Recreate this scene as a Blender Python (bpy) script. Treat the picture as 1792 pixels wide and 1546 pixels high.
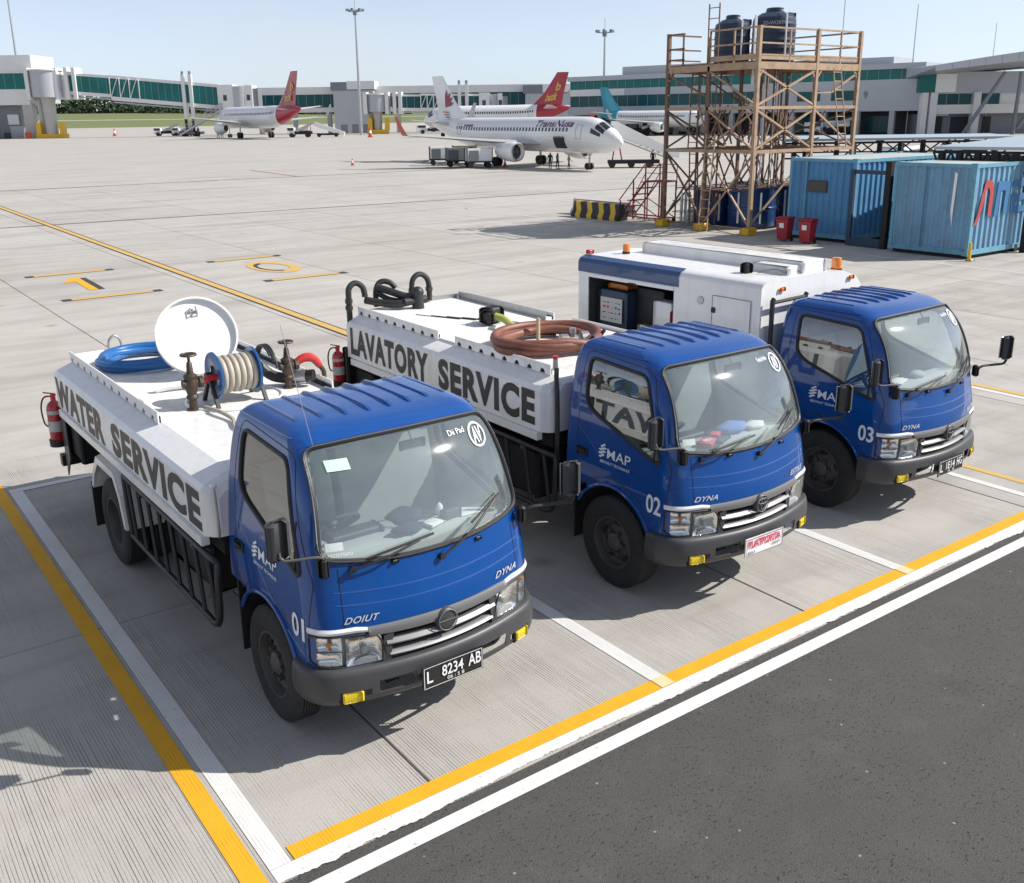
import bpy, bmesh, math, random
import numpy as np
from math import pi, sin, cos, radians, sqrt, atan2
from mathutils import Vector, Matrix, noise as mnoise
for o in list(bpy.data.objects): bpy.data.objects.remove(o)
SC = bpy.context.scene
COL = SC.collection
R = random.Random(7)

# ------------------------------------------------------------------ camera
YAW, PITCH, ROLL, FPX, PX, PY = radians(35.685), radians(16.5635), radians(-0.7875), 1727.42, 877.93, 718.15
W0, H0 = 1792.0, 1546.0
fw = Vector((sin(YAW) * cos(PITCH), cos(YAW) * cos(PITCH), -sin(PITCH)))
r0 = Vector((cos(YAW), -sin(YAW), 0)); u0 = r0.cross(fw)
rr = r0 * cos(ROLL) + u0 * sin(ROLL); uu = -r0 * sin(ROLL) + u0 * cos(ROLL)
cam_d = bpy.data.cameras.new('camera'); cam = bpy.data.objects.new('camera', cam_d); COL.objects.link(cam)
cam.matrix_world = Matrix(((rr.x, uu.x, -fw.x, -1.681), (rr.y, uu.y, -fw.y, -4.529), (rr.z, uu.z, -fw.z, 3.963), (0, 0, 0, 1)))
cam_d.sensor_fit = 'HORIZONTAL'; cam_d.sensor_width = 36.0; cam_d.lens = 36.0 * FPX / W0
cam_d.shift_x = (W0 / 2 - PX) / W0; cam_d.shift_y = (PY - H0 / 2) / W0
cam_d.clip_start = 0.1; cam_d.clip_end = 6000
SC.camera = cam

# ------------------------------------------------------------------ light
SUN = Vector((1.0, -0.67, 1.0)).normalized()          # direction towards the sun
SUN_EL = math.asin(SUN.z); SUN_ROT = atan2(SUN.x, SUN.y)
world = bpy.data.worlds.new('World'); SC.world = world; world.use_nodes = True
nt = world.node_tree; nt.nodes.clear()
sky = nt.nodes.new('ShaderNodeTexSky'); sky.sky_type = 'NISHITA'; sky.sun_disc = False
sky.sun_elevation = SUN_EL; sky.sun_rotation = SUN_ROT; sky.air_density = 0.72; sky.dust_density = 0.4; sky.ozone_density = 6.0
bg = nt.nodes.new('ShaderNodeBackground'); bg.inputs['Strength'].default_value = 0.124
wo = nt.nodes.new('ShaderNodeOutputWorld')
hs = nt.nodes.new('ShaderNodeHueSaturation'); hs.inputs['Saturation'].default_value = 0.5
nt.links.new(sky.outputs[0], hs.inputs['Color'])
tcw = nt.nodes.new('ShaderNodeTexCoord'); mpw = nt.nodes.new('ShaderNodeMapping'); mpw.inputs['Scale'].default_value = (1.6, 1.6, 5.0); nt.links.new(tcw.outputs['Generated'], mpw.inputs['Vector'])
nzw = nt.nodes.new('ShaderNodeTexNoise'); nzw.inputs['Scale'].default_value = 1.7; nzw.inputs['Detail'].default_value = 6; nzw.inputs['Roughness'].default_value = .55; nt.links.new(mpw.outputs[0], nzw.inputs['Vector'])
rpw = nt.nodes.new('ShaderNodeValToRGB'); rpw.color_ramp.elements[0].position = .42; rpw.color_ramp.elements[0].color = (0, 0, 0, 1); rpw.color_ramp.elements[1].position = .75; rpw.color_ramp.elements[1].color = (.55, .55, .55, 1); nt.links.new(nzw.outputs['Fac'], rpw.inputs[0])
mxw = nt.nodes.new('ShaderNodeMix'); mxw.data_type = 'RGBA'; mxw.inputs[7].default_value = (4.6, 4.85, 5.1, 1); nt.links.new(rpw.outputs[0], mxw.inputs[0]); nt.links.new(hs.outputs[0], mxw.inputs[6])   # thin even veil of high cloud
nt.links.new(mxw.outputs[2], bg.inputs['Color']); nt.links.new(bg.outputs[0], wo.inputs['Surface'])
sun_d = bpy.data.lights.new('sun', 'SUN'); sun_d.energy = 4.7; sun_d.angle = radians(0.5); sun_d.color = (1.0, 0.955, 0.89)
sun_o = bpy.data.objects.new('sun', sun_d); COL.objects.link(sun_o)
sun_o.rotation_euler = (-SUN).to_track_quat('-Z', 'Y').to_euler()
SC.view_settings.view_transform = 'Standard'; SC.view_settings.look = 'None'
SC.view_settings.gamma = 1.0; SC.view_settings.exposure = 0.37; SC.view_settings.use_curve_mapping = False
SC.render.engine = 'CYCLES'
SC.cycles.max_bounces = 8; SC.cycles.transparent_max_bounces = 16; SC.cycles.caustics_reflective = False; SC.cycles.caustics_refractive = False

# ------------------------------------------------------------------ scene helpers
def tag(o, label=None, cat=None, group=None, kind=None):
    if label: o['label'] = label
    if cat: o['category'] = cat
    if group: o['group'] = group
    if kind: o['kind'] = kind
    return o

def empty(name, loc=(0, 0, 0), rz=0.0, label=None, cat=None, group=None):
    o = bpy.data.objects.new(name, None); COL.objects.link(o)
    o.empty_display_size = 0.2
    o.location = loc; o.rotation_euler = (0, 0, rz)
    return tag(o, label, cat, group)

KIDS = {}
def link(name, me, parent=None, loc=None, rot=None):
    o = bpy.data.objects.new(name, me); COL.objects.link(o)
    if parent is not None:
        o.parent = parent; KIDS.setdefault(parent.name, []).append(o)
    if loc is not None: o.location = loc
    if rot is not None: o.rotation_euler = rot
    return o

def copy_tree(o, parent=None):
    c = o.copy(); COL.objects.link(c)
    c.parent = parent
    if parent is not None: KIDS.setdefault(parent.name, []).append(c)
    for ch in list(KIDS.get(o.name, [])): copy_tree(ch, c)
    return c

def unit(v):
    v = Vector(v); return v / v.length if v.length > 1e-9 else Vector((0, 0, 1))

def frame(d):
    d = unit(d); a = Vector((0, 0, 1)) if abs(d.z) < 0.9 else Vector((1, 0, 0))
    x = d.cross(a).normalized(); y = x.cross(d).normalized()
    return x, y, d

class MB:
    """collects shapes for one mesh object"""
    def __init__(s): s.v = []; s.f = []
    def add(s, vs, fs):
        n = len(s.v); s.v.extend([tuple(v) for v in vs]); s.f.extend([tuple(i + n for i in f) for f in fs]); return s
    def box(s, a, b):
        x0, y0, z0 = a; x1, y1, z1 = b
        return s.add([(x0, y0, z0), (x1, y0, z0), (x1, y1, z0), (x0, y1, z0), (x0, y0, z1), (x1, y0, z1), (x1, y1, z1), (x0, y1, z1)],
                     [(3, 2, 1, 0), (4, 5, 6, 7), (0, 1, 5, 4), (1, 2, 6, 5), (2, 3, 7, 6), (3, 0, 4, 7)])
    def cbox(s, c, d, rz=0.0, bev=0.0):
        """box centred at c, size d, turned rz, optional bevelled vertical/horizontal edges"""
        hx, hy, hz = d[0] / 2, d[1] / 2, d[2] / 2
        if bev <= 0:
            vs = [(sx * hx, sy * hy, sz * hz) for sz in (-1, 1) for sx, sy in ((-1, -1), (1, -1), (1, 1), (-1, 1))]
            fs = [(3, 2, 1, 0), (4, 5, 6, 7), (0, 1, 5, 4), (1, 2, 6, 5), (2, 3, 7, 6), (3, 0, 4, 7)]
        else:
            b = min(bev, hx * .9, hy * .9, hz * .9); vs = []; fs = []
            def ring(ix, iy, z):
                n = len(vs); k = b * .3
                for sx, sy in ((-1, -1), (1, -1), (1, 1), (-1, 1)):
                    A = (sx * ix, sy * (iy - b)); M_ = (sx * (ix - k), sy * (iy - k)); B = (sx * (ix - b), sy * iy)
                    for p in ((A, M_, B) if sx * sy < 0 else (B, M_, A)): vs.append((p[0], p[1], z))
                return n
            rs = [ring(hx - b * .6, hy - b * .6, -hz), ring(hx, hy, -hz + b * .6), ring(hx, hy, hz - b * .6), ring(hx - b * .6, hy - b * .6, hz)]
            for a_, c_ in zip(rs, rs[1:]):
                for i in range(12): j = (i + 1) % 12; fs.append((a_ + i, a_ + j, c_ + j, c_ + i))
            fs.append(tuple(rs[0] + i for i in reversed(range(12)))); fs.append(tuple(rs[3] + i for i in range(12)))
        cz, sz_ = cos(rz), sin(rz)
        return s.add([(c[0] + x * cz - y * sz_, c[1] + x * sz_ + y * cz, c[2] + z) for x, y, z in vs], fs)
    def bar(s, p0, p1, w, h):
        """rectangular bar from p0 to p1"""
        x, y, d = frame(Vector(p1) - Vector(p0)); p0 = Vector(p0); p1 = Vector(p1); vs = []
        for p in (p0, p1):
            for a, b in ((-1, -1), (1, -1), (1, 1), (-1, 1)): vs.append(p + x * (a * w / 2) + y * (b * h / 2))
        return s.add(vs, [(0, 1, 2, 3), (7, 6, 5, 4), (0, 4, 5, 1), (1, 5, 6, 2), (2, 6, 7, 3), (3, 7, 4, 0)])
    def cyl(s, p0, p1, r0_, r1_=None, n=12, caps=True):
        r1_ = r0_ if r1_ is None else r1_
        x, y, d = frame(Vector(p1) - Vector(p0)); vs = []
        for p, r in ((Vector(p0), r0_), (Vector(p1), r1_)):
            for i in range(n):
                a = 2 * pi * i / n; vs.append(p + x * (r * cos(a)) + y * (r * sin(a)))
        fs = [(i, n + i, n + (i + 1) % n, (i + 1) % n) for i in range(n)]
        if caps: fs += [tuple(range(n)), tuple(reversed(range(n, 2 * n)))]
        return s.add(vs, fs)
    def tube(s, pts, r, n=8, closed=False):
        pts = [Vector(p) for p in pts]; m = len(pts); vs = []; px = None
        for i, p in enumerate(pts):
            if closed: t = pts[(i + 1) % m] - pts[i - 1]
            else: t = pts[min(i + 1, m - 1)] - pts[max(i - 1, 0)]
            t = unit(t)
            if px is None: x, y, _ = frame(t)
            else:
                x = px - t * px.dot(t); x = unit(x); y = t.cross(x) * -1
            px = x; rad = r[i] if hasattr(r, '__len__') else r
            for k in range(n):
                a = 2 * pi * k / n; vs.append(p + x * (rad * cos(a)) + y * (rad * sin(a)))
        fs = []
        for i in range(m if closed else m - 1):
            a = i * n; b = ((i + 1) % m) * n
            for k in range(n): fs.append((a + k, b + k, b + (k + 1) % n, a + (k + 1) % n))
        if not closed: fs += [tuple(range(n)), tuple(reversed(range((m - 1) * n, m * n)))]
        return s.add(vs, fs)
    def lathe(s, prof, o=(0, 0, 0), axis=(0, 0, 1), n=24, closed=False, caps=True):
        """prof: list of (radius, distance along axis)"""
        x, y, d = frame(axis); o = Vector(o); vs = []
        for r, h in prof:
            for i in range(n):
                a = 2 * pi * i / n; vs.append(o + d * h + x * (r * cos(a)) + y * (r * sin(a)))
        fs = []; m = len(prof)
        for j in range(m if closed else m - 1):
            a = j * n; b = ((j + 1) % m) * n
            for i in range(n): fs.append((a + i, b + i, b + (i + 1) % n, a + (i + 1) % n))
        if not closed and caps:
            if prof[0][0] > 1e-6: fs.append(tuple(range(n)))
            if prof[-1][0] > 1e-6: fs.append(tuple(reversed(range((m - 1) * n, m * n))))
        return s.add(vs, fs)
    def prism(s, poly, o, ux, uy, depth):
        """polygon (list of (u,v)) in plane o,ux,uy extruded by vector depth"""
        o = Vector(o); ux = Vector(ux); uy = Vector(uy); dv = Vector(depth); n = len(poly)
        a = [o + ux * p[0] + uy * p[1] for p in poly]
        vs = a + [p + dv for p in a]
        fs = [tuple(range(n)), tuple(reversed(range(n, 2 * n)))] + [(i, n + i, n + (i + 1) % n, (i + 1) % n) for i in range(n)]
        return s.add(vs, fs)
    def ball(s, c, r, n=10, m=6, sc=(1, 1, 1)):
        prof = [(max(1e-4, sin(pi * j / m)), -cos(pi * j / m)) for j in range(m + 1)]; vs = []
        for q, h in prof:
            for i in range(n): a = 2 * pi * i / n; vs.append((c[0] + r * sc[0] * q * cos(a), c[1] + r * sc[1] * q * sin(a), c[2] + r * sc[2] * h))
        fs = [(j * n + i, j * n + (i + 1) % n, (j + 1) * n + (i + 1) % n, (j + 1) * n + i) for j in range(m) for i in range(n)]
        return s.add(vs, fs)
    def sheet(s, pts):
        return s.add(pts, [tuple(range(len(pts)))])
    def mesh(s, name, mat=None, smooth=False, fix=True):
        me = bpy.data.meshes.new(name); me.from_pydata(s.v, [], s.f); me.update()
        if fix:
            bm = bmesh.new(); bm.from_mesh(me); bmesh.ops.recalc_face_normals(bm, faces=bm.faces); bm.to_mesh(me); bm.free()
        if mat: me.materials.append(mat)
        if smooth:
            me.polygons.foreach_set('use_smooth', [True] * len(me.polygons))
            if smooth is not True: me.set_sharp_from_angle(angle=radians(smooth))
        return me
    def build(s, name, mat=None, parent=None, smooth=35, loc=None, rot=None, fix=True):
        return link(name, s.mesh(name, mat, smooth, fix), parent, loc, rot)

# ------------------------------------------------------------------ materials
def lin(r, g, b):
    f = lambda c: c / 12.92 if c <= .04045 else ((c + .055) / 1.055) ** 2.4
    return (f(r / 255), f(g / 255), f(b / 255))
class NT:
    def __init__(s, m): s.t = m.node_tree; s.n = s.t.nodes; s.l = s.t.links
    def node(s, typ, **kw):
        nd = s.n.new(typ)
        for k, v in kw.items():
            if k.startswith('i_'):
                nd.inputs[k[2:].replace('_', ' ')].default_value = v
            else: setattr(nd, k, v)
        return nd
    def link(s, a, b): s.l.new(a, b)
    def noise(s, vec, scale, detail=3, rough=0.55, out='Fac'):
        n = s.node('ShaderNodeTexNoise'); n.inputs['Scale'].default_value = scale; n.inputs['Detail'].default_value = detail; n.inputs['Roughness'].default_value = rough
        if vec is not None: s.link(vec, n.inputs['Vector'])
        return n.outputs[out]
    def ramp(s, fac, stops):
        r_ = s.node('ShaderNodeValToRGB'); e = r_.color_ramp.elements
        while len(e) < len(stops): e.new(0.5)
        for el, (p, c) in zip(e, stops): el.position = p; el.color = (c, c, c, 1) if not hasattr(c, '__len__') else (*c[:3], 1)
        s.link(fac, r_.inputs[0]); return r_.outputs[0]
    def mix(s, fac, a, b, mode='MIX'):
        m = s.node('ShaderNodeMix', data_type='RGBA', blend_type=mode)
        for sock, v in ((m.inputs[0], fac), (m.inputs[6], a), (m.inputs[7], b)):
            if hasattr(v, 'is_linked'): s.link(v, sock)
            elif hasattr(v, '__len__'): sock.default_value = (*v[:3], 1)
            else: sock.default_value = v
        return m.outputs[2]
    def math(s, op, a, b=None):
        m = s.node('ShaderNodeMath', operation=op)
        for sock, v in ((m.inputs[0], a), (m.inputs[1], b)):
            if v is None: continue
            if hasattr(v, 'is_linked'): s.link(v, sock)
            else: sock.default_value = v
        return m.outputs[0]
    def mapped(s, vec, scale=(1, 1, 1), rot=(0, 0, 0)):
        m = s.node('ShaderNodeMapping'); m.inputs['Scale'].default_value = scale; m.inputs['Rotation'].default_value = rot
        s.link(vec, m.inputs['Vector']); return m.outputs[0]

MATS = {}
def mat(name, col, rough=0.5, metal=0.0, coat=0.0, var=0.0, vscale=4.0, bump=0.0, bscale=40.0, dirt=0.0, dirtcol=(0.12, 0.1, 0.08), spec=0.5, rvar=0.0, streak=0.0):
    """principled material with colour variation, dirt and fine relief"""
    if name in MATS: return MATS[name]
    m = bpy.data.materials.new(name); m.use_nodes = True; t = NT(m); MATS[name] = m
    b = t.n['Principled BSDF']
    b.inputs['Base Color'].default_value = (*col, 1); b.inputs['Roughness'].default_value = rough; b.inputs['Metallic'].default_value = metal
    b.inputs['Specular IOR Level'].default_value = spec
    b.inputs['Coat Weight'].default_value = coat; b.inputs['Coat Roughness'].default_value = 0.035
    tc = t.node('ShaderNodeTexCoord'); vec = tc.outputs['Object']
    c = None
    if var > 0:
        n = t.noise(vec, vscale, 4)
        c = t.mix(n, tuple(max(0, x * (1 - var)) for x in col), tuple(min(1, x * (1 + var)) for x in col))
    if dirt > 0:
        n = t.noise(vec, vscale * 1.7, 6, .65); f = t.ramp(n, [(.45, 0), (.75, dirt)])
        c = t.mix(f, c if c is not None else col, dirtcol)
    if streak > 0:
        n = t.noise(t.mapped(vec, (9, 9, .7)), 1.0, 5, .6); f = t.ramp(n, [(.52, 0), (.78, streak)])
        c = t.mix(f, c if c is not None else col, dirtcol)
    if c is not None: t.link(c, b.inputs['Base Color'])
    if rvar > 0:
        n = t.noise(vec, vscale * 2.3, 4); t.link(t.ramp(n, [(.3, max(0, rough - rvar)), (.7, min(1, rough + rvar))]), b.inputs['Roughness'])
    if bump > 0:
        n = t.noise(vec, bscale, 4, .6); bp = t.node('ShaderNodeBump'); bp.inputs['Strength'].default_value = bump; bp.inputs['Distance'].default_value = 0.01
        t.link(n, bp.inputs['Height']); t.link(bp.outputs[0], b.inputs['Normal'])
    return m

def emis(name, col, strength):
    m = bpy.data.materials.new(name); m.use_nodes = True; b = m.node_tree.nodes['Principled BSDF']
    b.inputs['Base Color'].default_value = (*col, 1); b.inputs['Emission Color'].default_value = (*col, 1); b.inputs['Emission Strength'].default_value = strength
    return m

def glass(name, tint, refl=0.03, dust=0.06, dustcol=(.55, .6, .6), ior=1.5, blend=0.6):
    m = bpy.data.materials.new(name); m.use_nodes = True; t = NT(m); t.n.clear()
    tr = t.node('ShaderNodeBsdfTransparent'); tr.inputs[0].default_value = (*tint, 1)
    gl = t.node('ShaderNodeBsdfGlossy'); gl.inputs['Roughness'].default_value = refl; gl.inputs[0].default_value = (1, 1, 1, 1)
    df = t.node('ShaderNodeBsdfDiffuse'); df.inputs[0].default_value = (*dustcol, 1)
    tc = t.node('ShaderNodeTexCoord'); nz = t.noise(tc.outputs['Object'], 5.0, 5, .6)
    m1 = t.node('ShaderNodeMixShader'); t.link(t.ramp(nz, [(.25, dust * .8), (.75, dust * 1.2)]), m1.inputs[0]); t.link(tr.outputs[0], m1.inputs[1]); t.link(df.outputs[0], m1.inputs[2])
    f0 = ((ior - 1) / (ior + 1)) ** 2; lw = t.node('ShaderNodeLayerWeight'); lw.inputs['Blend'].default_value = .5      # same from both sides of the pane
    fr = t.math('ADD', t.math('MULTIPLY', t.math('POWER', lw.outputs['Facing'], 4.0), 1 - f0), f0)
    m2 = t.node('ShaderNodeMixShader'); t.link(fr, m2.inputs[0]); t.link(m1.outputs[0], m2.inputs[1]); t.link(gl.outputs[0], m2.inputs[2])
    out = t.node('ShaderNodeOutputMaterial'); t.link(m2.outputs[0], out.inputs[0])
    return m

# ------------------------------------------------------------------ lettering
def text_verts(s, bold=0.0, shear=0.0, spacing=1.0):
    cu = bpy.data.curves.new('t', 'FONT'); cu.body = s; cu.offset = bold; cu.shear = shear; cu.resolution_u = 4; cu.space_character = spacing
    ob = bpy.data.objects.new('t', cu); COL.objects.link(ob)
    dg = bpy.context.evaluated_depsgraph_get(); me = bpy.data.meshes.new_from_object(ob.evaluated_get(dg))
    v = np.array([tuple(x.co) for x in me.vertices]) if len(me.vertices) else np.zeros((0, 3)); f = [tuple(p.vertices) for p in me.polygons]
    bpy.data.objects.remove(ob); bpy.data.curves.remove(cu); bpy.data.meshes.remove(me)
    v[:, :2] -= v[:, :2].min(0); v[:, :2] /= np.maximum(v[:, :2].max(0), 1e-6)
    return v, f

def lettering(name, s, m, parent, fn, bold=0.0, shear=0.0, spacing=1.0):
    """fn maps (u,v) in 0..1 to a 3-D point"""
    v, f = text_verts(s, bold, shear, spacing)
    me = bpy.data.meshes.new(name); me.from_pydata([tuple(fn(a, b)) for a, b, _ in v], [], f); me.materials.append(m); me.update()
    return link(name, me, parent)
def plane_fn(o, ux, uy):
    o = Vector(o); ux = Vector(ux); uy = Vector(uy)
    return lambda u, v: o + ux * u + uy * v
def arc_pts(c, r, a0, a1, n, ux=(1, 0, 0), uy=(0, 1, 0)):
    c = Vector(c); ux = Vector(ux); uy = Vector(uy)
    return [c + ux * (r * cos(a0 + (a1 - a0) * i / n)) + uy * (r * sin(a0 + (a1 - a0) * i / n)) for i in range(n + 1)]
def smooth_path(pts, n=6):
    """Catmull-Rom through pts"""
    P = [Vector(p) for p in pts]; out = []
    for i in range(len(P) - 1):
        a = P[max(i - 1, 0)]; b = P[i]; c = P[i + 1]; d = P[min(i + 2, len(P) - 1)]
        for k in range(n):
            t = k / n; out.append(.5 * ((2 * b) + (c - a) * t + (2 * a - 5 * b + 4 * c - d) * t * t + (3 * b - a - 3 * c + d) * t ** 3))
    out.append(P[-1]); return out

# ------------------------------------------------------------------ ground materials
def concrete_mat(name, grooves):
    m = bpy.data.materials.new(name); m.use_nodes = True; t = NT(m); b = t.n['Principled BSDF']
    pos = t.node('ShaderNodeNewGeometry').outputs['Position']
    rnd = t.node('ShaderNodeObjectInfo').outputs['Random']
    big = t.noise(pos, 0.16, 4, .6); mid = t.noise(pos, 1.3, 5, .6); fine = t.noise(pos, 55, 3, .6)
    streak = t.noise(t.mapped(pos, (.22, 1.6, 1)), 1.0, 5, .6)
    streak2 = t.noise(t.mapped(pos, (.07, .55, 1), (0, 0, .12)), 1.0, 5, .62)
    base = t.mix(big, (.42, .395, .36), (.52, .495, .455))
    base = t.mix(t.ramp(mid, [(.35, 0), (.7, .45)]), base, (.33, .31, .285))
    base = t.mix(t.ramp(streak, [(.48, 0), (.72, .65)]), base, (.30, .275, .245))
    base = t.mix(t.ramp(streak2, [(.53, 0), (.70, .7)]), base, (.27, .245, .22))
    base = t.mix(t.ramp(fine, [(.3, .25), (.6, 0)]), base, (.22, .21, .2))
    base = t.mix(.10, base, t.mix(rnd, (.25, .235, .21), (.6, .58, .55)))
    # oil drips and tyre scuffs
    vo = t.node('ShaderNodeTexVoronoi'); vo.inputs['Scale'].default_value = .55; t.link(pos, vo.inputs['Vector'])
    oil = t.ramp(vo.outputs['Distance'], [(.0, .55), (.09, 0)])
    base = t.mix(oil, base, (.13, .12, .115))
    rough = .82
    if grooves:
        wv = t.node('ShaderNodeTexWave', wave_type='BANDS', bands_direction='X', wave_profile='SIN'); wv.inputs['Scale'].default_value = 14.5
        wv.inputs['Distortion'].default_value = .55; wv.inputs['Detail'].default_value = 2; wv.inputs['Detail Scale'].default_value = 1.0
        t.link(t.mapped(pos, (1, .05, 1)), wv.inputs['Vector'])
        line = t.ramp(wv.outputs['Fac'], [(.0, 1), (.30, 0)])
        patch = t.ramp(t.noise(t.mapped(pos, (1.5, .5, 1)), 1.0, 4, .6), [(.40, .05), (.60, 1)])
        broke = t.ramp(t.noise(t.mapped(pos, (30, 1.2, 1)), 1.0, 3, .6), [(.38, .15), (.55, 1)])
        g = t.math('MULTIPLY', t.math('MULTIPLY', line, patch), broke)
        base = t.mix(t.math('MULTIPLY', g, .52), base, (.11, .105, .1))
        bp = t.node('ShaderNodeBump'); bp.inputs['Strength'].default_value = .7; bp.inputs['Distance'].default_value = .006; bp.invert = True
        hh = t.math('ADD', g, t.math('MULTIPLY', fine, -.25)); t.link(hh, bp.inputs['Height']); t.link(bp.outputs[0], b.inputs['Normal'])
    else:
        bp = t.node('ShaderNodeBump'); bp.inputs['Strength'].default_value = .35; bp.inputs['Distance'].default_value = .006
        t.link(fine, bp.inputs['Height']); t.link(bp.outputs[0], b.inputs['Normal'])
    t.link(base, b.inputs['Base Color']); b.inputs['Roughness'].default_value = rough; b.inputs['Specular IOR Level'].default_value = .3
    return m
M_CONC = concrete_mat('concrete', False); M_CONCG = concrete_mat('grooved_concrete', True)

def asphalt_mat():
    m = bpy.data.materials.new('asphalt'); m.use_nodes = True; t = NT(m); b = t.n['Principled BSDF']
    pos = t.node('ShaderNodeNewGeometry').outputs['Position']
    agg = t.noise(pos, 120, 3, .7); mid = t.noise(pos, 3.0, 5, .65); big = t.noise(pos, .5, 4, .6)
    base = t.mix(agg, (.050, .046, .043), (.122, .115, .107))
    base = t.mix(t.ramp(big, [(.35, .0), (.7, .5)]), base, (.075, .072, .070))
    base = t.mix(t.ramp(mid, [(.5, 0), (.75, .35)]), base, (.135, .128, .12))
    pit = t.ramp(t.noise(t.mapped(pos, (1, 1.8, 1), (0, 0, .7)), 30, 4, .62), [(.32, .8), (.40, 0)])
    pit = t.math('MULTIPLY', pit, t.ramp(t.noise(pos, 1.6, 3), [(.36, .4), (.56, 1)]))
    base = t.mix(pit, base, (.026, .024, .023))
    vo = t.node('ShaderNodeTexVoronoi'); vo.inputs['Scale'].default_value = 5; t.link(pos, vo.inputs['Vector'])
    base = t.mix(t.ramp(vo.outputs['Distance'], [(.035, .7), (.05, 0)]), base, (.42, .40, .37))
    vs = t.node('ShaderNodeTexVoronoi'); vs.inputs['Scale'].default_value = .7; t.link(pos, vs.inputs['Vector'])
    base = t.mix(t.ramp(vs.outputs['Distance'], [(.0, .6), (.16, 0)]), base, (.05, .047, .045))
    tyre = t.ramp(t.noise(t.mapped(pos, (.12, 1.4, 1), (0, 0, .04)), 1.0, 4, .6), [(.50, 0), (.70, .35)])
    base = t.mix(tyre, base, (.055, .052, .05))
    grit = t.node('ShaderNodeTexVoronoi'); grit.inputs['Scale'].default_value = 95; t.link(pos, grit.inputs['Vector'])
    base = t.mix(t.ramp(grit.outputs['Distance'], [(.1, .45), (.45, 0)]), base, (.165, .158, .15))
    bp = t.node('ShaderNodeBump'); bp.inputs['Strength'].default_value = .9; bp.inputs['Distance'].default_value = .008
    t.link(t.math('SUBTRACT', agg, t.math('MULTIPLY', pit, .9)), bp.inputs['Height']); t.link(bp.outputs[0], b.inputs['Normal'])
    t.link(base, b.inputs['Base Color']); b.inputs['Roughness'].default_value = .85; b.inputs['Specular IOR Level'].default_value = .35
    return m
M_ASPH = asphalt_mat()

def paint_mat(name, col, wear, grooves=False, wearcol=(.36, .34, .31)):
    m = bpy.data.materials.new(name); m.use_nodes = True; t = NT(m); b = t.n['Principled BSDF']
    pos = t.node('ShaderNodeNewGeometry').outputs['Position']
    n1 = t.noise(pos, 18, 5, .7); n2 = t.noise(pos, 2.2, 4, .6)
    base = t.mix(n2, tuple(c * .86 for c in col), col)
    w_ = t.math('MULTIPLY', t.ramp(n1, [(.60, 0), (.68, 1)]), t.ramp(n2, [(.4, wear * .3), (.65, wear)]))
    base = t.mix(w_, base, wearcol)
    if grooves:
        wv = t.node('ShaderNodeTexWave', wave_type='BANDS', bands_direction='X', wave_profile='SIN'); wv.inputs['Scale'].default_value = 14.5
        wv.inputs['Distortion'].default_value = .55; wv.inputs['Detail'].default_value = 2; wv.inputs['Detail Scale'].default_value = 1.0
        t.link(t.mapped(pos, (1, .05, 1)), wv.inputs['Vector'])
        line = t.ramp(wv.outputs['Fac'], [(.0, 1), (.2, 0)])
        br = t.ramp(t.noise(t.mapped(pos, (6, 3, 1)), 1.0, 3), [(.42, 0), (.62, .6)])
        base = t.mix(t.math('MULTIPLY', line, br), base, tuple(c * .42 for c in col))
    t.link(base, b.inputs['Base Color']); b.inputs['Roughness'].default_value = .7; b.inputs['Specular IOR Level'].default_value = .3
    return m
P_WHITE = paint_mat('white_road_paint', (.71, .705, .68), .6, True); P_YEL = paint_mat('yellow_road_paint', (.78, .40, .02), .35, True)
P_YELF = paint_mat('faded_yellow_paint', (.62, .40, .12), .5); P_BLK = paint_mat('black_road_paint', (.055, .053, .055), .5)
P_WHA = paint_mat('white_paint_on_asphalt', (.72, .715, .69), .55, False, (.17, .16, .155)); P_WHF = paint_mat('faint_white_paint', (.56, .55, .53), .7)
P_BLUE = paint_mat('dark_blue_paint', (.06, .065, .12), .6); P_RED = paint_mat('thin_red_paint', (.38, .13, .09), .6)
P_CREAM = paint_mat('overpainted_cream', (.74, .62, .36), .4, True)
M_JOINT = mat('joint_sealant', (.035, .034, .034), .7)
def grass_mat():
    m = bpy.data.materials.new('grass'); m.use_nodes = True; t = NT(m); b = t.n['Principled BSDF']
    pos = t.node('ShaderNodeNewGeometry').outputs['Position']
    n = t.noise(pos, .05, 5, .65); n2 = t.noise(t.mapped(pos, (.02, .2, 1)), 1, 4)
    base = t.mix(n, (.085, .125, .03), (.17, .19, .06)); base = t.mix(t.ramp(n2, [(.45, 0), (.7, .6)]), base, (.20, .20, .09))
    t.link(base, b.inputs['Base Color']); b.inputs['Roughness'].default_value = .9; return m
M_GRASS = grass_mat()

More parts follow.
